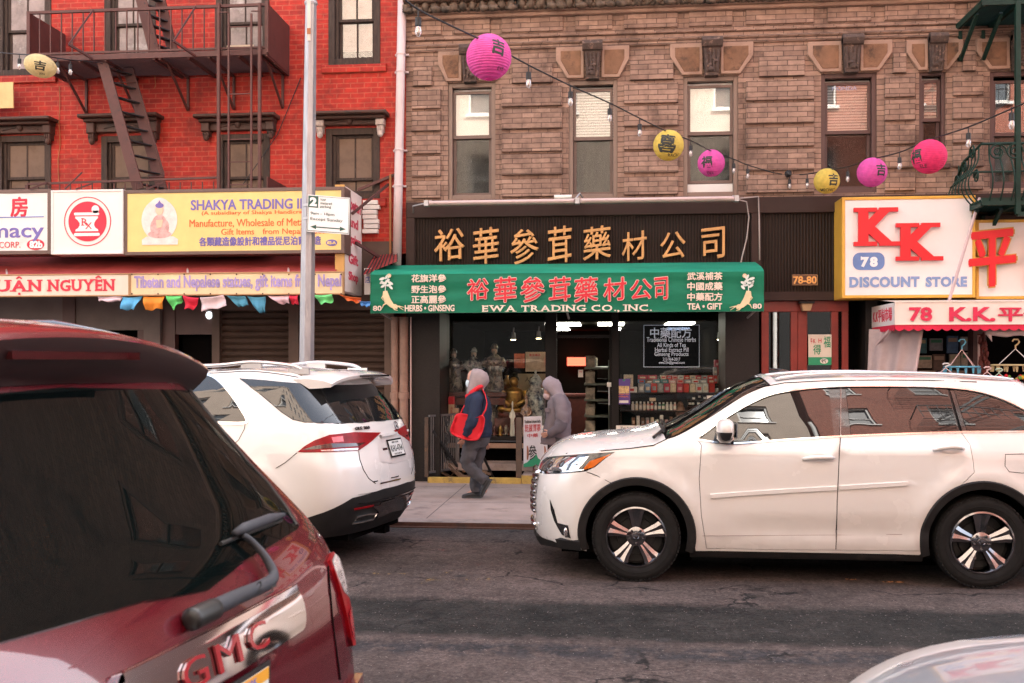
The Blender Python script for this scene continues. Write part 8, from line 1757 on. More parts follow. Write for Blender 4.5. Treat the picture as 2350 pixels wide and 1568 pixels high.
ribbon(S, 'side_gap', M_GAP, gw, Pr([(728,882),(690,862)], 1.7), .006, .002, .001); ribbon(S, 'bumper_gap', M_GAP, gw, Pr([(682,1039),(655,1062),(633,1075)], .9), .006, .002, .001); ribbon(S, 'door_gap', M_GAP, gw, Pg([(565,962),(561,985),(548,1010),(520,1035)], 1.0), .006, .002, .001)
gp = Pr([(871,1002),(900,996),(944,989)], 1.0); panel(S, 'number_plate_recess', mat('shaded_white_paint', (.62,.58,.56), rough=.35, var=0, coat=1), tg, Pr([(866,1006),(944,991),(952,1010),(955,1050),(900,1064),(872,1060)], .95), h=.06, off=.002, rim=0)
ribbon(S, 'tailgate_ledge', M_PWHT, tg, gp, .030, .024, .0)
ribbon(S, 'lower_trim', M_BLKL, gw, Pr([(856,1106),(910,1094),(966,1076)], .7), .012, .006, .001); ribbon(S, 'lower_trim', M_DCHR, gw, Pr([(872,1110),(915,1100),(962,1084)], .68), .018, .006, .001)
pc_ = Pr([(907,1028)], .95)[0]; e = S.pos(pc_.x, pc_.y, .010); n = S.nrm(pc_.x, pc_.y); du = (S.pos(pc_.x+.02, pc_.y)-S.pos(pc_.x-.02, pc_.y)).normalized(); dv = n.cross(du); dv = dv if dv.z > 0 else -dv
def plate(par, e, n, du, dv, top, mid, bot, w=.31, h=.155, bar=None):
 m = MB(); m.obox(e, du*w/2, n*.005, dv*h/2); m.obox(e, du*(w/2+.012), n*.004, dv*(h/2+.012)); pl = m.build('number_plate', M_BLKL, par, local=True)
 m = MB(); m.obox(e+n*.0056, du*(w/2-.004), n*.001, dv*(h/2-.004)); m.build('plate_face', mat('plate_white', (.62,.62,.60), rough=.4, var=0), pl, local=True)
 m = MB()
 for s_, w_, h_, b_ in ((mid, w*.86, h*.42, -.02*h), (top, w*.5, h*.12, h*.36), (bot, w*.55, h*.10, -h*.38)): m.text(s_, w_, h_, lambda a, b, k: e+n*(.0072+k*.2)+du*a+dv*(b+b_), bold=.02, ext=.004)
 m.build('plate_lettering', MATS['blue_ink'] if bar else M_INK, pl, local=True)
 if bar: m = MB(); m.obox(e+n*.0062+dv*h*.36, du*(w/2-.004), n*.001, dv*h*.11); m.build('plate_band', bar, pl, local=True)
plate(tg, e, n, du, dv, 'NEW YORK', 'KHU-4764', 'EXCELSIOR')
on_skin(S, M_DCHR, 'GLE 350', Pr([(831,983)], 1.2)[0], .215, .030, None, .004, tg, 'model_lettering', bold=.02)
pe = Pr([(908,978)], 1.2)[0]; e = S.pos(pe.x, pe.y, .008); n = S.nrm(pe.x, pe.y); du = (S.pos(pe.x+.02, pe.y)-S.pos(pe.x-.02, pe.y)).normalized(); dv = n.cross(du); m = MB(); m.tube([e+du*.045*cos(2*pi*k/28)+dv*.045*sin(2*pi*k/28) for k in range(28)], .0045, 6, closed=True)
for k in range(3): a = -pi/2+2*pi*k/3+(pi if dv.z > 0 else 0); m.tube([e+n*.002, e+du*.045*cos(a)+dv*.045*sin(a)], [.007, .002], 6)
m.build('round_emblem', M_DCHR, tg, smooth=True, local=True)
q = Pr([(883,1031)], .95)[0]; m = MB(); e = S.pos(q.x, q.y, .004); n = S.nrm(q.x,q.y); m.obox(e, n.cross(Vector((0,0,1))).normalized()*.045, n*.004, Vector((0,0,.011))); m.build('gate_button', M_BLKL, tg, local=True)
lowb = Pr([(700,1190),(752,1173),(809,1143),(880,1122),(967,1099)], .5); low = [Vector((S.qx(-4.36),.44))]+lowb+[Vector((S.Q,lowb[-1].y-.005))]+[Vector((S.Q,.30)), Vector((S.qx(-4.40),.28))]
panel(S, 'lower_bumper', M_CLAD, gw, low, h=.07, off=.006, rim=.012, both=True)
sk_ = Pr([(872,1153),(920,1136),(967,1117)], .45); sk2 = Pr([(862,1188),(920,1162),(968,1134)], .35); panel(S, 'skid_plate', M_DCHR, gw, sk_+[Vector((S.Q, sk_[-1].y)), Vector((S.Q, sk2[-1].y))]+list(reversed(sk2)), h=.06, off=.016, rim=.012, both=True)
for mi in (False, True):
 panel(S, 'red_reflector', M_REDL, gw, Pr([(811,1166),(856,1157.5),(857,1161),(812,1170)], .4), h=.05, off=.012, rim=.004, mirror=mi)
 ribbon(S, 'exhaust_tip', M_CHR, gw, Pr([(806,1200),(818,1185),(840,1179),(863,1177),(854,1190),(830,1196)], .33), .018, .012, .008, closed=True, mirror=mi)
m = MB(); m.box(-4.70, -4.4, -.55, .55, .22, .30); m.box(-4.72, -4.60, -.30, -.18, .17, .24); m.build('underbody', M_GAP, gw, local=True)
m = MB(); n_ = 24; sec = [(-4.22, 1.778), (-4.40, 1.780), (-4.60, 1.762), (-4.70, 1.735), (-4.685, 1.705), (-4.58, 1.697), (-4.42, 1.69)]
for i in range(n_+1):
 s = -1+2*i/n_; dr = -.055*abs(s)**2.6-.03*abs(s)**8; bk = .11*abs(s)**2.4
 for (x, z) in sec: m.v.append((x+bk*((-x-4.2)/.5), .70*s*(1-.06*((-x-4.2)/.5)), z+dr+.012))
L_ = len(sec)
for i in range(n_):
 for k in range(L_): o = i*L_; m.f.append((o+k, o+(k+1)%L_, o+L_+(k+1)%L_, o+L_+k))
m.f += [tuple(range(L_)), tuple(range((n_+1)*L_-1, n_*L_-1, -1))]; spo = m.build('roof_spoiler', M_PWHT, gw, local=True, smooth=True, sharp=50)
spo.data.update(); bm = bmesh.new(); bm.from_mesh(spo.data); bmesh.ops.recalc_face_normals(bm, faces=bm.faces[:]); bm.to_mesh(spo.data); bm.free(); spo.data.polygons.foreach_set('use_smooth', [True]*len(spo.data.polygons)); spo.data.set_sharp_from_angle(angle=radians(50))
m = MB(); m.box(-4.715, -4.69, -.30, .30, 1.722, 1.738); m.build('high_brake_light', M_BLKL, gw, local=True)
for sg in (1, -1):
 m = MB(); pts = [S.pos(p.x, p.y)+Vector((0,-.05,.06)) for p in (Vector((S.qx(-2.5),1.715)), Vector((S.qx(-2.9),1.75)), Vector((S.qx(-3.4),1.775)), *Pg([(571,846),(640,851),(680,859),(697,864)],1.72))]; pts[0].z -= .05; pts[-1].z -= .05; m.tube([(p.x, p.y*sg, p.z) for p in curve(pts, 4)], .019, 8)
 for k in (1, 3, 5): m.box(pts[k].x-.11, pts[k].x+.11, pts[k].y*sg-.012, pts[k].y*sg+.012, pts[k].z-.06, pts[k].z-.008)
 m.build('roof_rail', MATS['silver_rail'], gw, local=True, smooth=True, sharp=40)
ribbon(S, 'roof_seam', M_RUB, gw, up2[1:6] and curve([p-Vector((0,.014)) for p in up2[1:7]], 3), .008, .002, .001)
q = Pg([(786,1175)],.5)[0]
panel(S, 'head_light', M_LENS, gw, [Vector((.55,.82)), Vector((1.05,.9)), Vector((1.0,.76)), Vector((.6,.70))], h=.08, off=.004, rim=0, both=True)
# ================================================================ dark red SUV in the foreground
gx_, GX = car('red_suv', 'dark red SUV close to the camera, its tailgate and rear window blurred at the left', (-6.137, 3.257, 0), pi-radians(7))
M_DRED = paint_mat('dark_red_paint', (.095, .004, .010), rough=.22, metal=.2, coat=1)
S = Skin(5.10, [(.15,.9),(.45,.98),(.8,1.02),(1.1,1.02),(1.22,.99),(1.35,.94),(1.5,.885),(1.65,.83),(1.80,.765),(1.95,.69)],
         [(.2,.02),(.45,-.11),(.7,-.10),(.85,-.08),(.95,-.065),(1.05,-.045),(1.15,-.015),(1.27,.045),(1.5,.24),(1.75,.445),(1.9,.55)], [(.2,.1),(.5,0),(1.0,.05),(1.2,.2)], rampR=1.5, Af=.5, pf=2.6, Ar=.10, pr=2.2, taper=.0, flare=((-.95,.39,.5,.015),(-4.0,.39,.5,.015)), M=GX)
up0 = [Vector(p) for p in ((.0,1.02),(S.qx(-.2),1.05),(S.qx(-.7),1.12),(S.qx(-1.3),1.18))]; up1 = [up0[-1]]+[Vector(p) for p in ((S.qx(-1.75),1.46),(S.qx(-2.2),1.72))]; up2 = [up1[-1]]+[Vector(p) for p in ((S.qx(-2.6),1.80),(S.qx(-3.4),1.83),(S.qx(-4.4),1.82),(S.Q-.95,1.80),(S.Q-.5,1.80),(S.Q,1.80))]
upper = curve(up0, 4)[:-1]+curve(up1, 4)[:-1]+curve(up2, 4); sp = (12, 20, len(upper)-1)
shell(S, gx_, upper, sp, (-.95, -4.0), M_DRED, .30, .47, .385, (.06, .08, .14), M_CHR, wz=.39, hw=1.0)
mirq = lambda P_: [Vector((2*S.Q-p.x, p.y)) for p in P_]
Pm = lambda pts, z0=1.3: S.pxs(pts, S.Q+.6, z0)
wr_ = Pm([(436,897),(470,938),(512,990),(566,1056),(616,1108),(656,1160),(684,1206)], 1.5)
wr_i = [Vector((p.x-.012, p.y)) for p in wr_]
wb_ = Pm([(684,1213),(610,1259),(538,1299),(440,1340),(336,1381)], 1.25); wb_.append(Vector((S.Q, wb_[-1].y-.03)))
half = [Vector((S.Q, wr_[0].y+.03))]+wr_i+wb_
full = half[:-1]+[Vector((S.Q, wb_[-1].y))]+list(reversed([Vector((2*S.Q-p.x, p.y)) for p in half[1:-1]]))
tg = bpy.data.objects.new('tailgate', None); COL.objects.link(tg); tg.parent = gx_
panel(S, 'rear_window', tinted('dark_rear_glass', .035, (.002,.0035,.0035), 6), gx_, full, h=.07, off=.004, rim=.006)
for mi in (False, True):
 ribbon(S, 'window_seal', M_RUB, gx_, [Vector(p) for p in ((mirq(wr_i)) if mi else wr_i)], .016, .004, .003)
 f_ = mirq if mi else (lambda z: z)
 TLp = [Vector((S.Q+a, b)) for a, b in ((.79,1.15),(.87,1.165),(.95,1.12),(1.01,1.02),(1.0,.90),(.93,.81),(.85,.83),(.81,1.0))]
 tl = panel(S, 'tail_light', M_REDL, gx_, f_(TLp), h=.05, off=.012, rim=.02)
 panel(S, 'clear_lens', mat('frosted_clear_lens', (.46,.38,.36), rough=.15, var=.5, vs=40, coat=1, stretch=(.3,.3,1.6), bump=.5, bs=60), tl, f_([Vector((S.Q+a, b)) for a, b in ((.80,1.145),(.87,1.158),(.945,1.115),(.995,1.03),(.90,.99),(.83,1.03))]), h=.04, off=.014, rim=0)
 panel(S, 'red_block', mat('deep_red_lens', (.55,.01,.02), rough=.08, var=.3, vs=25, coat=1), tl, f_([Vector((S.Q+a, b)) for a, b in ((.84,.95),(.92,.96),(.95,.90),(.90,.84),(.86,.86))]), h=.04, off=.015, rim=0)
 ribbon(S, 'tailgate_gap', M_GAP, tg, f_(Pm([(752,1300),(757,1360),(763,1430),(772,1500),(780,1560)], 1.0)), .008, .003, .001)
qe = Pm([(694,1410)], 1.1)[0].x-S.Q; zt_, zb_ = Pm([(538,1413)], 1.1)[0].y, Pm([(605,1501)], 1.05)[0].y; zc_ = (zt_+zb_)/2; hh = (zt_-zb_)/2
gp_ = []
for sg in (1, -1):
 for k in range(9): a = -pi/2+pi*k/8; gp_.append(Vector((S.Q+sg*(qe-.05+.05*cos(a)), zc_+sg*hh*sin(a))))
ga = panel(S, 'chrome_garnish', M_CHR, tg, gp_, h=.05, off=.016, rim=.02)
ribbon(S, 'garnish_ridge', M_CHR, ga, [Vector((S.Q+(qe-.03)*(1-2*k/16), zt_-.012)) for k in range(17)], .022, .010, .016)
qm = Pm([(514,1527)], 1.05)[0].x; m1, m2 = MB(), MB()
for ch, dq in (('G',-.158),('M',.0),('C',.158)):
 c = Vector((qm+dq, zc_-.008)); e = S.pos(c.x, c.y, .020); n = S.nrm(c.x, c.y); du = (S.pos(c.x+.03, c.y)-S.pos(c.x-.03, c.y)).normalized(); dv = n.cross(du); dv = dv if dv.z > 0 else -dv; wq = .122 if ch != 'M' else .138
 m2.text(ch, wq-.010, .076, lambda a, b, k: e+du*a+dv*b+n*(.002+k*.2), bold=.0, ext=.02)
m2.build('red_letters', mat('red_enamel', (.26,.004,.010), rough=.25, var=0, coat=1), ga, local=True)
c = Vector((S.Q+.0, zc_-.165)); e = S.pos(c.x, c.y, .012); n = S.nrm(c.x, c.y); du = Vector((0,-1,0)); dv = Vector((0,0,1)); plate(tg, e, n, du, dv, 'NEW YORK', 'HTR-2917', 'EMPIRE STATE', bar=mat('plate_orange', (.70,.33,.03), rough=.4, var=0))
panel(S, 'plate_recess', M_DRED, tg, [Vector((S.Q-.36, zc_-.06)), Vector((S.Q+.36, zc_-.06)), Vector((S.Q+.30, zc_-.28)), Vector((S.Q-.30, zc_-.28))], h=.07, off=.004, rim=.004)
M_WIP = mat('grey_plastic', (.040,.042,.050), rough=.6, spec=.3, var=.12, vs=12)
wp = bpy.data.objects.new('rear_wiper', None); COL.objects.link(wp); wp.parent = gx_
def sk3(u, v, off, z0=1.2): p = Pm([(u, v)], z0)[0]; return S.pos(p.x, p.y, off)
m = MB(); ba = curve([sk3(415,1432,.025), sk3(440,1420,.03), sk3(475,1404,.032)], 4); m.tube(ba, [.014]+[.030]*(len(ba)-2)+[.022], 12); m.build('pivot_cap', M_RUB, wp, local=True, smooth=True)
ar = curve([sk3(460,1408,.034), sk3(520,1380,.036), sk3(582,1353,.036), sk3(602,1338,.036), sk3(604,1318,.034), sk3(586,1282,.03), sk3(560,1252,.028), sk3(542,1240,.026)], 4)
m = MB(); o = 0; rr = [.024-.0004*i if i < 10 else max(.010, .020-.0008*(i-10)) for i in range(len(ar))]; m.tube(ar, rr, 10); m.v = [tuple(Vector(v)) for v in m.v]; m.build('wiper_arm', M_WIP, wp, local=True, smooth=True)
m = MB(); m.tube([sk3(522,1238,.03), sk3(545,1228,.036), sk3(600,1206,.034), sk3(638,1193,.026)], [.010,.018,.017,.008], 10); m.build('wiper_blade', M_WIP, wp, local=True, smooth=True); m = MB(); m.tube([sk3(500,1254,.012), sk3(560,1230,.012), sk3(640,1199,.012)], .007, 6); m.build('blade_rubber', M_RUB, wp, local=True)
m = MB(); m.text('2', .035, .03, lambda a, b, k: sk3(528,1374,.098)+Vector((0,-a,b)), bold=.0, ext=.002); m.tube([sk3(540,1392,.095), sk3(558,1384,.1), sk3(556,1376,.1), sk3(566,1370,.1)], .0025, 5); m.build('arm_marking', M_RUB, wp, local=True)
def wedge(sec_f, n_, hw_):
 m = MB()
 for i in range(n_+1):
  s = -1+2*i/n_
  for p in sec_f(s): m.v.append((p[0], hw_*s, p[1]))
 L_ = len(sec_f(0))
 for i in range(n_):
  for k in range(L_-1): o = i*L_+k; m.f.append((o, o+1, o+1+L_, o+L_))
 return m
sf = lambda s: [(-4.28+.08*s*s, 1.995-.10*s*s), (-4.45+.08*s*s, 1.985-.11*s*s), (-4.62+.09*s*s, 1.962-.107*s*s), (-4.69+.10*s*s, 1.945-.10*s*s), (-4.70+.10*s*s, 1.930-.10*s*s)]
sf2 = lambda s: [(-4.70+.10*s*s, 1.930-.10*s*s), (-4.69+.10*s*s, 1.890-.085*s*s), (-4.665+.10*s*s, 1.85-.07*s*s), (-4.63+.10*s*s, 1.80-.05*s*s), (-4.48+.10*s*s, 1.785-.03*s*s)]
so = wedge(sf, 30, .86).build('roof_spoiler', M_DRED, gx_, local=True, smooth=True); so2 = wedge(sf2, 30, .86).build('spoiler_underside', mat('shaded_spoiler_maroon', (.020,.006,.006), rough=.4, var=.1), gx_, local=True, smooth=True)  # shade of the spoiler's rear face and underside put into this dark maroon
m = MB()
for s in (-1, 1): a = sf(s)+sf2(s)[1:]; m.add([(p[0], .86*s, p[1]) for p in a], [tuple(range(len(a))) if s < 0 else tuple(reversed(range(len(a))))])
m.build('spoiler_end', M_DRED, gx_, local=True)
m = MB(); m.box(-4.693, -4.66, -.28, .28, 1.868, 1.89); m.build('high_brake_light', MATS['dark_red_lens'], gx_, local=True)
for sg in (1, -1): m = MB(); m.tube([(-2.3,sg*.66,1.86),(-2.6,sg*.64,1.93),(-3.6,sg*.62,1.985),(-4.15,sg*.60,1.985),(-4.40,sg*.60,1.95)], [.015,.028,.028,.026,.012], 10); m.build('roof_rail', mat('blue_grey_rail', (.10,.11,.13), rough=.25, metal=.6, var=0), gx_, local=True, smooth=True)
for mi in (False, True):
 panel(S, 'side_window', M_TGL, gx_, [Vector((S.qx(-1.75),1.25)), Vector((S.qx(-4.35),1.27)), Vector((S.qx(-4.45),1.68)), Vector((S.qx(-2.2),1.66))], h=.12, off=.003, rim=.004, mirror=mi)
 panel(S, 'head_light', M_LENS, gx_, [Vector((.55,.92)), Vector((1.0,.98)), Vector((1.0,.80)), Vector((.6,.78))], h=.08, off=.004, rim=0, mirror=mi)
panel(S, 'rear_bumper', M_DRED, gx_, [Vector((S.Q-.9,.72)), Vector((S.Q+.9,.72)), Vector((S.Q+.9,.42)), Vector((S.Q-.9,.42))], h=.09, off=.03, rim=.03)
# ================================================================ silver car at the lower right
sc2, SM = car('silver_car', 'pale silver car close at the lower right corner, only its bonnet corner showing', (.40, 2.08, 0), pi)
M_SILV = paint_mat('silver_paint', (.27,.30,.34), rough=.3, metal=.4, coat=1)
S = Skin(4.6, [(.15,.8),(.4,.88),(.65,.92),(.85,.92),(1.0,.90),(1.12,.86),(1.25,.78),(1.5,.66),(1.62,.58)], [(.2,.05),(.6,0),(.9,.05),(1.1,.1),(1.6,.3)], [(.2,.06),(.5,0),(.75,.0),(.95,.03),(1.05,.10),(1.2,.3)], rampR=1.2, Af=.62, pf=2.1, Ar=.45, pr=2.5, taper=.03, M=SM)
up0 = [Vector(p) for p in ((.0,.97),(S.qx(-.12),1.0),(S.qx(-.35),1.05),(S.qx(-.8),1.10),(S.qx(-1.25),1.135))]; up1 = [up0[-1]]+[Vector(p) for p in ((S.qx(-1.6),1.27),(S.qx(-2.1),1.52))]; up2 = [up1[-1]]+[Vector(p) for p in ((S.qx(-2.5),1.57),(S.qx(-3.4),1.58),(S.qx(-4.2),1.5),(S.Q-.5,1.46),(S.Q,1.45))]
upper = curve(up0, 5)[:-1]+curve(up1, 4)[:-1]+curve(up2, 4); n0, n1 = 20, 28
shell(S, sc2, upper, (n0, n1, len(upper)-1), (-.9, -3.6), M_SILV, .24, .42, .34, (.075, .08, .05, .04), M_CHR, wz=.34, ww=.22, hw=.91, clad=False)
for mi in (False, True):
 ribbon(S, 'bonnet_gap', M_GAP, sc2, [p-Vector((0,.012)) for p in curve(up0, 5)], .012, .003, .0, mirror=mi)
 panel(S, 'side_window', M_TGL, sc2, [Vector((S.qx(-1.7),1.1)), Vector((S.qx(-4.0),1.12)), Vector((S.qx(-3.9),1.45)), Vector((S.qx(-2.3),1.45))], h=.1, off=.003, rim=.004, mirror=mi)
 panel(S, 'head_light', M_LENS, sc2, [Vector((.45,.82)), Vector((1.0,.88)), Vector((.95,.74)), Vector((.5,.70))], h=.08, off=.004, rim=0, mirror=mi); panel(S, 'tail_light', M_REDL, sc2, [Vector((S.Q-.9,1.12)), Vector((S.Q-.6,1.12)), Vector((S.Q-.6,.85)), Vector((S.Q-.9,.85))], h=.08, off=.004, rim=0, mirror=mi)
panel(S, 'rear_window', M_RGL, sc2, [Vector((S.Q-.55,1.12)), Vector((S.Q+.55,1.12)), Vector((S.Q+.45,1.4)), Vector((S.Q-.45,1.4))], h=.1, off=.003, rim=0)
# ================================================================ the two people on the pavement
M_SKIN = mat('skin', (.50,.27,.20), rough=.55, var=.08); M_NAVY = mat('navy_quilted_jacket', (.016,.024,.050), rough=.75, var=.3, vs=7, bump=.5, bs=18, spec=.25); M_BAG = mat('red_cloth_bag', (.62,.010,.022), rough=.75, var=.08, bump=.25, bs=14)
M_HOODG = mat('grey_fleece', (.29,.235,.235), rough=.95, var=.12, vs=9, bump=.4, bs=60); M_TROU = mat('charcoal_trousers', (.060,.056,.062), rough=.9, var=.25, vs=6, bump=.4, bs=14); M_SHOE = mat('black_shoe', (.016,.017,.019), rough=.6, var=.2); M_SOLE = mat('dark_grey_sole', (.05,.05,.05), rough=.8, var=.1)
M_MASK = mat('pale_blue_mask', (.52,.62,.66), rough=.9, var=.04); M_LIL = mat('lilac_grey_coat', (.165,.138,.152), rough=.95, spec=.2, var=.14, vs=5, bump=.45, bs=16); M_LIL2 = mat('dark_grey_sleeve', (.10,.085,.10), rough=.9, var=.2, vs=6, bump=.4, bs=14); M_HAIR = mat('dark_hair', (.018,.014,.012), rough=.6, var=.2)
from mathutils import noise as mnoise
def wrinkle(m, o, amp):                               # soft folds pressed into the cloth
 for i in range(o, len(m.v)):
  v = Vector(m.v[i]); d = mnoise.noise_vector(Vector((v.x*9, v.y*9, v.z*15)))+.6*mnoise.noise_vector(Vector((v.x*22, v.y*22, v.z*34))); m.v[i] = tuple(v+d*amp)
def ringloft(m, rings, n=30, e=.85):
 """rings: (centre, rx, ry) with horizontal superelliptic sections, joined into a closed skin"""
 o = len(m.v); s_ = lambda v: math.copysign(abs(v)**e, v); q = []
 for i in range(len(rings)-1):
  (c0, a0, b0), (c1, a1, b1) = rings[i], rings[i+1]; q += [(Vector(c0).lerp(Vector(c1), t), a0+(a1-a0)*t, b0+(b1-b0)*t) for t in (0, .25, .5, .75)]
 rings = q+[rings[-1]]
 for c, rx, ry in rings:
  for k in range(n): a = 2*pi*k/n; m.v.append((c[0]+rx*s_(cos(a)), c[1]+ry*s_(sin(a)), c[2]))
 for i in range(len(rings)-1):
  for k in range(n): m.f.append((o+i*n+k, o+i*n+(k+1)%n, o+(i+1)*n+(k+1)%n, o+(i+1)*n+k))
 m.f += [tuple(o+k for k in reversed(range(n))), tuple(o+(len(rings)-1)*n+k for k in range(n))]; wrinkle(m, o, .014); return m
def limb(m, pts, r, n=16, k=7):
 P = curve(pts, k); R_ = []; o = len(m.v)
 for i in range(len(r)-1): R_ += [r[i]+(r[i+1]-r[i])*t/k for t in range(k)]
 m.tube(P, R_+[r[-1]], n); wrinkle(m, o, max(r)*.16); return m
def skin_body(name, parent, nodes, edges, root=0):
 """one continuous body grown over a joint skeleton (position, radius)"""
 me = bpy.data.meshes.new(name); off = parent.location; me.from_pydata([tuple(Vector(p)-off) for p, r in nodes], edges, []); o = bpy.data.objects.new(name, me); COL.objects.link(o)
 mo = o.modifiers.new('skin', 'SKIN'); mo.use_smooth_shade = True
 if not me.skin_vertices: me.skin_vertices.new() if hasattr(me.skin_vertices, 'new') else None
 for i, (p, r) in enumerate(nodes): sv = me.skin_vertices[0].data[i]; sv.radius = (r, r); sv.use_root = (i == root)
 so = o.modifiers.new('sub', 'SUBSURF'); so.levels = 2; so.render_levels = 2
 ev = o.evaluated_get(bpy.context.evaluated_depsgraph_get()); m2 = bpy.data.meshes.new_from_object(ev); bpy.data.objects.remove(o); b = bpy.data.objects.new(name, m2); COL.objects.link(b); m2.materials.clear(); m2.materials.append(M_SKIN); b.parent = parent; m2.polygons.foreach_set('use_smooth', [True]*len(m2.polygons)); return b
def hand_nodes(nodes, edges, wrist_i, w, d, up, side, curl):
 """palm and five bent fingers from joint wrist_i; d = pointing way, side = towards the thumb"""
 d, side = Vector(d).normalized(), Vector(side).normalized(); nrm = d.cross(side).normalized(); palm = len(nodes); w = Vector(w)
 nodes.append((w+d*.05, .026)); edges.append((wrist_i, palm))
 for k, (s, L_) in enumerate(((.030,.070),(.011,.078),(-.009,.073),(-.028,.058))):
  b = w+d*.085+side*s; i0 = len(nodes); nodes.append((b, .0105)); edges.append((palm, i0)); q = b; dd = d.copy()
  for j in range(3):
   dd = (dd*cos(curl)+nrm*sin(curl)).normalized(); q = q+dd*L_/3; nodes.append((q, .0095-.001*j)); edges.append((len(nodes)-2, len(nodes)-1))
 b = w+d*.035+side*.034; i0 = len(nodes); nodes.append((b, .012)); edges.append((palm, i0)); q = b
 for j in range(2): q = q+(d*.6+side*.35+nrm*.5).normalized()*.03; nodes.append((q, .0105-.001*j)); edges.append((len(nodes)-2, len(nodes)-1))
def shoe(name, par, heel, toe, ank, up=.0):
 h, t, a = Vector(heel), Vector(toe), Vector(ank); m = MB(); d = (t-h); L_ = d.length; d.normalize(); sd = d.cross(Vector((0,0,1))).normalized(); nu = sd.cross(d)
 prof = [(-.0,.030,.030),(.06,.042,.045),(.30,.044,.050),(.55,.047,.040),(.80,.050,.028),(.95,.038,.022),(1.0,.015,.016)]; n = 14; o = 0
 for (t_, w_, hh) in prof:
  c = h+d*L_*t_+nu*hh*.95
  for k in range(n): q = 2*pi*k/n; m.v.append(tuple(c+sd*w_*cos(q)+nu*hh*max(-.9, sin(q))))
 for i in range(len(prof)-1):
  for k in range(n): m.f.append((i*n+k, i*n+(k+1)%n, (i+1)*n+(k+1)%n, (i+1)*n+k))
 m.f += [tuple(reversed(range(n))), tuple((len(prof)-1)*n+k for k in range(n))]; m.tube([h+d*L_*.22+nu*.06, a], [.050,.046], 12)
 so = m.build(name, M_SHOE, par, smooth=True); m = MB(); lo = []
 for (t_, w_) in ((-.02,.028),(.05,.042),(.3,.044),(.55,.050),(.8,.053),(.96,.040),(1.02,.012)): lo.append((h+d*L_*t_, w_))
 m.v = [tuple(c+sd*w_*s+nu*z) for z in (-.004,.020) for s in (1,-1) for c, w_ in lo]; k = len(lo)
 for i in range(k-1): m.f += [(2*k+i,2*k+i+1,3*k+i+1,3*k+i),(i,k+i,k+i+1,i+1),(i,i+1,2*k+i+1,2*k+i),(k+i+1,k+i,3*k+i,3*k+i+1)]
 m.build('sole', M_SOLE, so); return so
Y1 = 13.1
def p1(u, v, dy=0.): return Vector((X(u, Y1+dy), Y1+dy, Zz(u, v, Y1+dy)))
pe = thing('person', 'person in navy jacket, grey hood and face mask striding left past the shop', 'person', p1(1092,1140)*1.0); pe.location.z = KZ
nd = [(p1(1094,1005), .115), (p1(1093,965), .12), (p1(1094,920), .125), (p1(1094,895), .055), (p1(1090,880), .075), (p1(1091,862), .085)]
ed = [(0,1),(1,2),(2,3),(3,4),(4,5)]
def chain(start, pts):
 s = start
 for p, r in pts: nd.append((p, r)); ed.append((s, len(nd)-1)); s = len(nd)-1
 return s
wl = chain(2, [(p1(1094,912,-.19), .055), (p1(1085,962,-.25), .042), (p1(1066,1000,-.24), .030)]); hand_nodes(nd, ed, wl, nd[wl][0], (-.35,-.05,-.9), 0, (-.8,-.45,.3), .55)
wr2 = chain(2, [(p1(1100,912,.19), .055), (p1(1112,965,.24), .042), (p1(1117,1006,.22), .030)]); hand_nodes(nd, ed, wr2, nd[wr2][0], (.05,0,-1), 0, (-.9,.1,0), .25)
chain(0, [(p1(1085,1018,-.09), .085), (p1(1070,1064,-.10), .058), (p1(1114,1104,-.10), .040), (p1(1112,1132,-.10), .035)]); chain(0, [(p1(1098,1018,.09), .085), (p1(1090,1070,.09), .058), (p1(1092,1124,.09), .040), (p1(1070,1139,.09), .035)])
skin_body('body', pe, nd, ed)
m = MB(); m.blob(p1(1083,868), .062, .070, .105, 16, 12); m.blob(p1(1077,870), .022, .016, .022, 8, 6); m.blob(p1(1080,880), .045, .055, .05, 10, 8); m.build('face', M_SKIN, pe, smooth=True)
m = MB()
for s in (-.032, .032): m.blob(p1(1078.3,866,s), .008, .012, .008, 8, 6)
m.tube([p1(1077.5,866.5,-.05), p1(1076.5,867,-.02), p1(1076.5,867,.02), p1(1077.5,866.5,.05)], .003, 5); m.tube([p1(1077.5,866.5,-.05), p1(1090,866,-.075)], .003, 5); m.build('glasses', M_BLACK, pe)
m = MB(); n = 12
for i in range(9):
 t = i/8; v = 872+17*t
 for k in range(n+1): a = -pi*.62+1.24*pi*k/n; rr = .058+.012*sin(pi*t); m.v.append((X(1084,Y1)-rr*1.12*cos(a)-.012, Y1+rr*.95*sin(a), Zz(1084,v,Y1)))
for i in range(8):
 for k in range(n): o = i*(n+1)+k; m.f.append((o, o+1, o+n+2, o+n+1))
o = m.build('face_mask', M_MASK, pe, smooth=True); so = o.modifiers.new('thick','SOLIDIFY'); so.thickness = .004
m = MB()                                              # hood: front open, peak at the top, falls to the shoulders
hr = [(849,1087,1096,.02),(852,1083.5,1107,.065),(858,1081,1116,.088),(866,1079,1120,.100),(875,1077.5,1121,.105),(883,1076,1116,.105),(890,1074.5,1110,.105),(897,1072.5,1108,.11),(903,1071,1108,.12)]
for v, ua, ub, ry in hr:
 for k in range(23): a = -pi*.80+1.60*pi*k/22; xm, xr = (X(ua,Y1)+X(ub,Y1))/2, (X(ub,Y1)-X(ua,Y1))/2; m.v.append((xm+xr*cos(a)*(1.0 if cos(a) > 0 else 1.12), Y1+ry*sin(a)*(1+.02*sin(v*.9+k)), Zz(1092,v,Y1)+.008*sin(k*1.3+v*.4)-(.03*max(0,cos(a)) if v > 895 else 0)))
for i in range(len(hr)-1):
 for k in range(22): o = i*23+k; m.f.append((o, o+23, o+24, o+1))
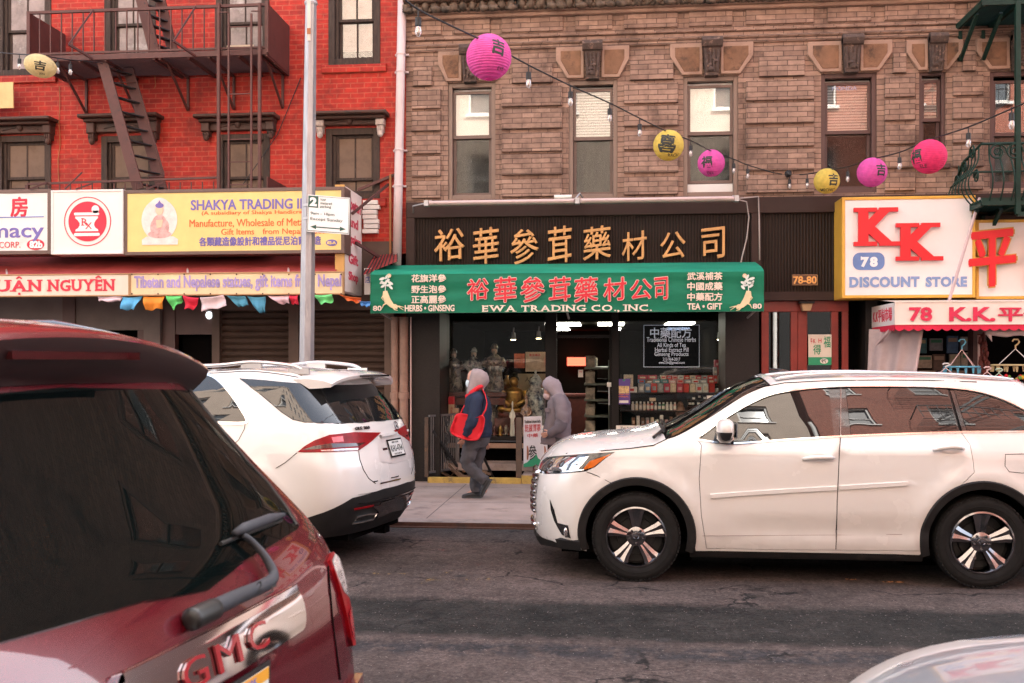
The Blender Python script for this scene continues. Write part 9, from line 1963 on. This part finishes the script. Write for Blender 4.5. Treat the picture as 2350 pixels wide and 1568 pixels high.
m.f.append(tuple(range(23))); o = m.build('hood', M_HOODG, pe, smooth=True); so = o.modifiers.new('thick','SOLIDIFY'); so.thickness = .012; so.offset = 1
m = MB(); RJ = [(1003,1070,1126,.165),(990,1068,1127,.175),(970,1066,1127.5,.185),(945,1064,1128,.195),(925,1066,1126,.20),(912,1071,1121,.20),(903,1076,1114,.165),(896,1080,1108,.10)]
ringloft(m, [(((X(a,Y1)+X(b,Y1))/2+.006*sin(i*2.1), Y1, Zz(1095,v,Y1)), (X(b,Y1)-X(a,Y1))/2, ry) for i, (v, a, b, ry) in enumerate(RJ)]); m.build('jacket', M_NAVY, pe, smooth=True)
m = MB(); limb(m, [p1(1095,908,-.16), p1(1092,925,-.23), p1(1086,960,-.29), p1(1078,980,-.30), p1(1068,999,-.285)], [.085,.088,.080,.072,.058]); m.build('sleeve', M_NAVY, pe, smooth=True)
m = MB(); limb(m, [p1(1099,908,.16), p1(1105,925,.23), p1(1114,962,.27), p1(1117,985,.26), p1(1117,1004,.24)], [.085,.085,.075,.07,.058]); m.build('sleeve', M_NAVY, pe, smooth=True)
m = MB(); limb(m, [p1(1090,898,-.15), p1(1079,905,-.10), p1(1072,911,.0), p1(1079,905,.1)], [.022,.028,.030,.026], 10); limb(m, [p1(1072,909,-.03), p1(1085,899,-.12), p1(1100,889,-.12), p1(1108,886,-.02)], [.026,.030,.030,.024], 10); m.build('red_scarf', M_BAG, pe, smooth=True)
m = MB(); ringloft(m, [(p1(1096,992), .165, .15), (p1(1095,1004), .172, .155), (p1(1094,1016), .165, .15), (p1(1093,1026), .13, .14)]); limb(m, [p1(1088,1010,-.085), p1(1078,1035,-.10), p1(1072,1062,-.10), p1(1090,1084,-.10), p1(1106,1098,-.10), p1(1114,1106,-.10)], [.115,.105,.085,.078,.072,.066]); limb(m, [p1(1098,1010,.085), p1(1097,1040,.09), p1(1092,1070,.09), p1(1092,1100,.09), p1(1092,1128,.09)], [.115,.10,.083,.076,.072]); m.build('trousers', M_TROU, pe, smooth=True)
g1 = G(1080, 1141, KZ); shoe('shoe', pe, (p1(1104,1140,.09).x, Y1+.09, KZ+.004), (p1(1061,1140,.09).x, Y1+.07, KZ+.004), p1(1094,1124,.09)); shoe('shoe', pe, p1(1129,1102,-.10), p1(1107,1141,-.10), p1(1113,1104,-.10))
bg = thing('tote_bag', 'bright red cloth shoulder bag hanging at the hip of the walker in navy', 'bag', p1(1075,1010,-.22)); m = MB()
out = [(1048,950),(1070,950),(1092,958),(1106,952),(1113,962),(1110,985),(1104,1000),(1095,1011),(1072,1011),(1050,1004),(1036,996),(1033,985),(1040,966)]
oc = curve([(u, v, 0) for u, v in out], 3, True); k = len(oc)
for dy, sc_ in ((-.30,.80),(-.325,.95),(-.30,1.0),(-.24,1.0),(-.19,.96)):
 for q in oc: u, v = 1073+(q.x-1073)*sc_, 982+(q.y-982)*sc_; m.v.append(tuple(p1(u, v, dy+.02*sin(u*.2)+.015*sin(v*.3))))
for i in range(4):
 for j in range(k): m.f.append((i*k+j, i*k+(j+1)%k, (i+1)*k+(j+1)%k, (i+1)*k+j))
m.f += [tuple(range(k)), tuple(reversed(range(4*k, 5*k)))]; m.build('pouch', M_BAG, bg, smooth=True, sharp=60)
m = MB()
for a, b in zip([p1(1106,956,-.27), p1(1115,940,-.24), p1(1118,925,-.20), p1(1113,905,-.12)], [p1(1115,940,-.24), p1(1118,925,-.20), p1(1113,905,-.12), p1(1105,892,-.05)]): m.bar(a, b, .045, .010, (1,0,0))
m.bar(p1(1056,952,-.25), p1(1066,930,-.215), .03, .010, (1,0,0)); m.build('shoulder_strap', M_BAG, bg)
Y1 = 13.55
p2 = p1
pf = thing('person', 'person in a lilac grey hooded coat with head bowed, standing behind the white car nose', 'person', p2(1282,1128)); pf.location.z = KZ
nd = [(p2(1284,1005), .12), (p2(1284,965), .125), (p2(1283,925), .13), (p2(1276,904), .055), (p2(1267,893), .075), (p2(1264,882), .08)]; ed = [(0,1),(1,2),(2,3),(3,4),(4,5)]
wl = chain(2, [(p2(1286,920,-.19), .055), (p2(1287,968,-.24), .042), (p2(1264,992,-.22), .030)]); hand_nodes(nd, ed, wl, nd[wl][0], (-.8,-.05,-.4), 0, (-.2,-.3,.9), .5)
wr2 = chain(2, [(p2(1284,920,.19), .055), (p2(1282,968,.22), .042), (p2(1262,992,.18), .030)]); hand_nodes(nd, ed, wr2, nd[wr2][0], (-.8,.05,-.4), 0, (-.2,.3,.9), .5)
chain(0, [(p2(1282,1018,-.09), .085), (p2(1272,1070,-.09), .058), (p2(1280,1122,-.09), .040), (p2(1264,1132,-.09), .035)]); chain(0, [(p2(1286,1018,.09), .085), (p2(1288,1070,.09), .058), (p2(1296,1120,.09), .040), (p2(1282,1131,.09), .035)])
skin_body('body', pf, nd, ed)
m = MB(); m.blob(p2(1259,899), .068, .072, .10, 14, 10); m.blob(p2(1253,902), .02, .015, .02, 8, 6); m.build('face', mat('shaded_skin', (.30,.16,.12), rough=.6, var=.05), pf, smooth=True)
m = MB(); m.blob(p2(1262,888), .085, .08, .06, 14, 8); m.build('hair', M_HAIR, pf, smooth=True)
m = MB(); m.blob(p2(1257,908), .062, .070, .062, 14, 10); m.build('face_mask', mat('pale_pink_mask', (.45,.34,.35), rough=.9, var=.08), pf, smooth=True)
m = MB(); hr = [(868.5,1261,1273,.03),(871,1254,1281,.075),(877,1248,1285,.10),(884,1245,1287,.112),(891,1248,1289,.115),(898,1255,1291,.115),(905,1262,1295,.12),(912,1266,1299,.13)]
for v, ua, ub, ry in hr:
 for k in range(23): a = -pi*.84+1.68*pi*k/22; xm, xr = (X(ua,Y1)+X(ub,Y1))/2, (X(ub,Y1)-X(ua,Y1))/2; m.v.append((xm+xr*cos(a)*(1.0 if cos(a) > 0 else 1.08), Y1+ry*sin(a)*(1+.02*sin(v+k)), Zz(1270,v,Y1)-.02*cos(a)+.006*sin(k*1.7+v)))
for i in range(len(hr)-1):
 for k in range(22): o = i*23+k; m.f.append((o, o+23, o+24, o+1))
m.f.append(tuple(range(23))); o = m.build('hood', mat('lilac_hood', (.255,.213,.232), rough=.95, var=.1, vs=8, bump=.4, bs=50), pf, smooth=True); so = o.modifiers.new('thick','SOLIDIFY'); so.thickness = .014; so.offset = 1
m = MB(); RC = [(1019,1240,1312,.20),(1004,1243,1311,.20),(985,1248,1310,.205),(962,1252,1311,.21),(940,1254,1311,.215),(924,1257,1309,.215),(912,1263,1302,.19),(903,1268,1293,.12)]
ringloft(m, [(((X(a,Y1)+X(b,Y1))/2, Y1, Zz(1280,v,Y1)), (X(b,Y1)-X(a,Y1))/2, ry) for v, a, b, ry in RC]); m.build('coat', M_LIL, pf, smooth=True)
m = MB(); limb(m, [p2(1284,914,-.16), p2(1286,930,-.23), p2(1289,955,-.27), p2(1287,972,-.28)], [.085,.090,.088,.082]); m.build('sleeve', M_LIL, pf, smooth=True); m = MB(); limb(m, [p2(1289,966,-.285), p2(1282,982,-.30), p2(1272,990,-.29), p2(1261,997,-.27)], [.085,.078,.068,.052]); m.build('forearm_sleeve', M_LIL2, pf, smooth=True)
m = MB(); limb(m, [p2(1284,914,.16), p2(1284,940,.24), p2(1283,970,.26), p2(1264,994,.22)], [.085,.088,.080,.055]); m.build('sleeve', M_LIL, pf, smooth=True)
m = MB(); m.box(X(1254,Y1)-.01, X(1263,Y1), Y1-.205, Y1-.185, Zz(1258,945,Y1), Zz(1258,935,Y1)); m.build('pocket_flap', M_LIL, pf, bevel=.004)
m = MB(); limb(m, [p2(1282,1005,-.09), p2(1274,1060,-.09), p2(1277,1092,-.09), p2(1280,1122,-.09)], [.12,.092,.08,.075]); limb(m, [p2(1286,1005,.09), p2(1288,1060,.09), p2(1292,1092,.09), p2(1296,1120,.09)], [.12,.092,.08,.075]); m.build('trousers', M_TROU, pf, smooth=True)
shoe('shoe', pf, (p2(1286,1130,-.09).x, Y1-.09, KZ+.004), (p2(1286,1130).x-.26, Y1-.10, KZ+.004), p2(1280,1118,-.09)); shoe('shoe', pf, (p2(1302,1130,.09).x, Y1+.09, KZ+.004), (p2(1302,1130).x-.26, Y1+.08, KZ+.004), p2(1296,1116,.09))
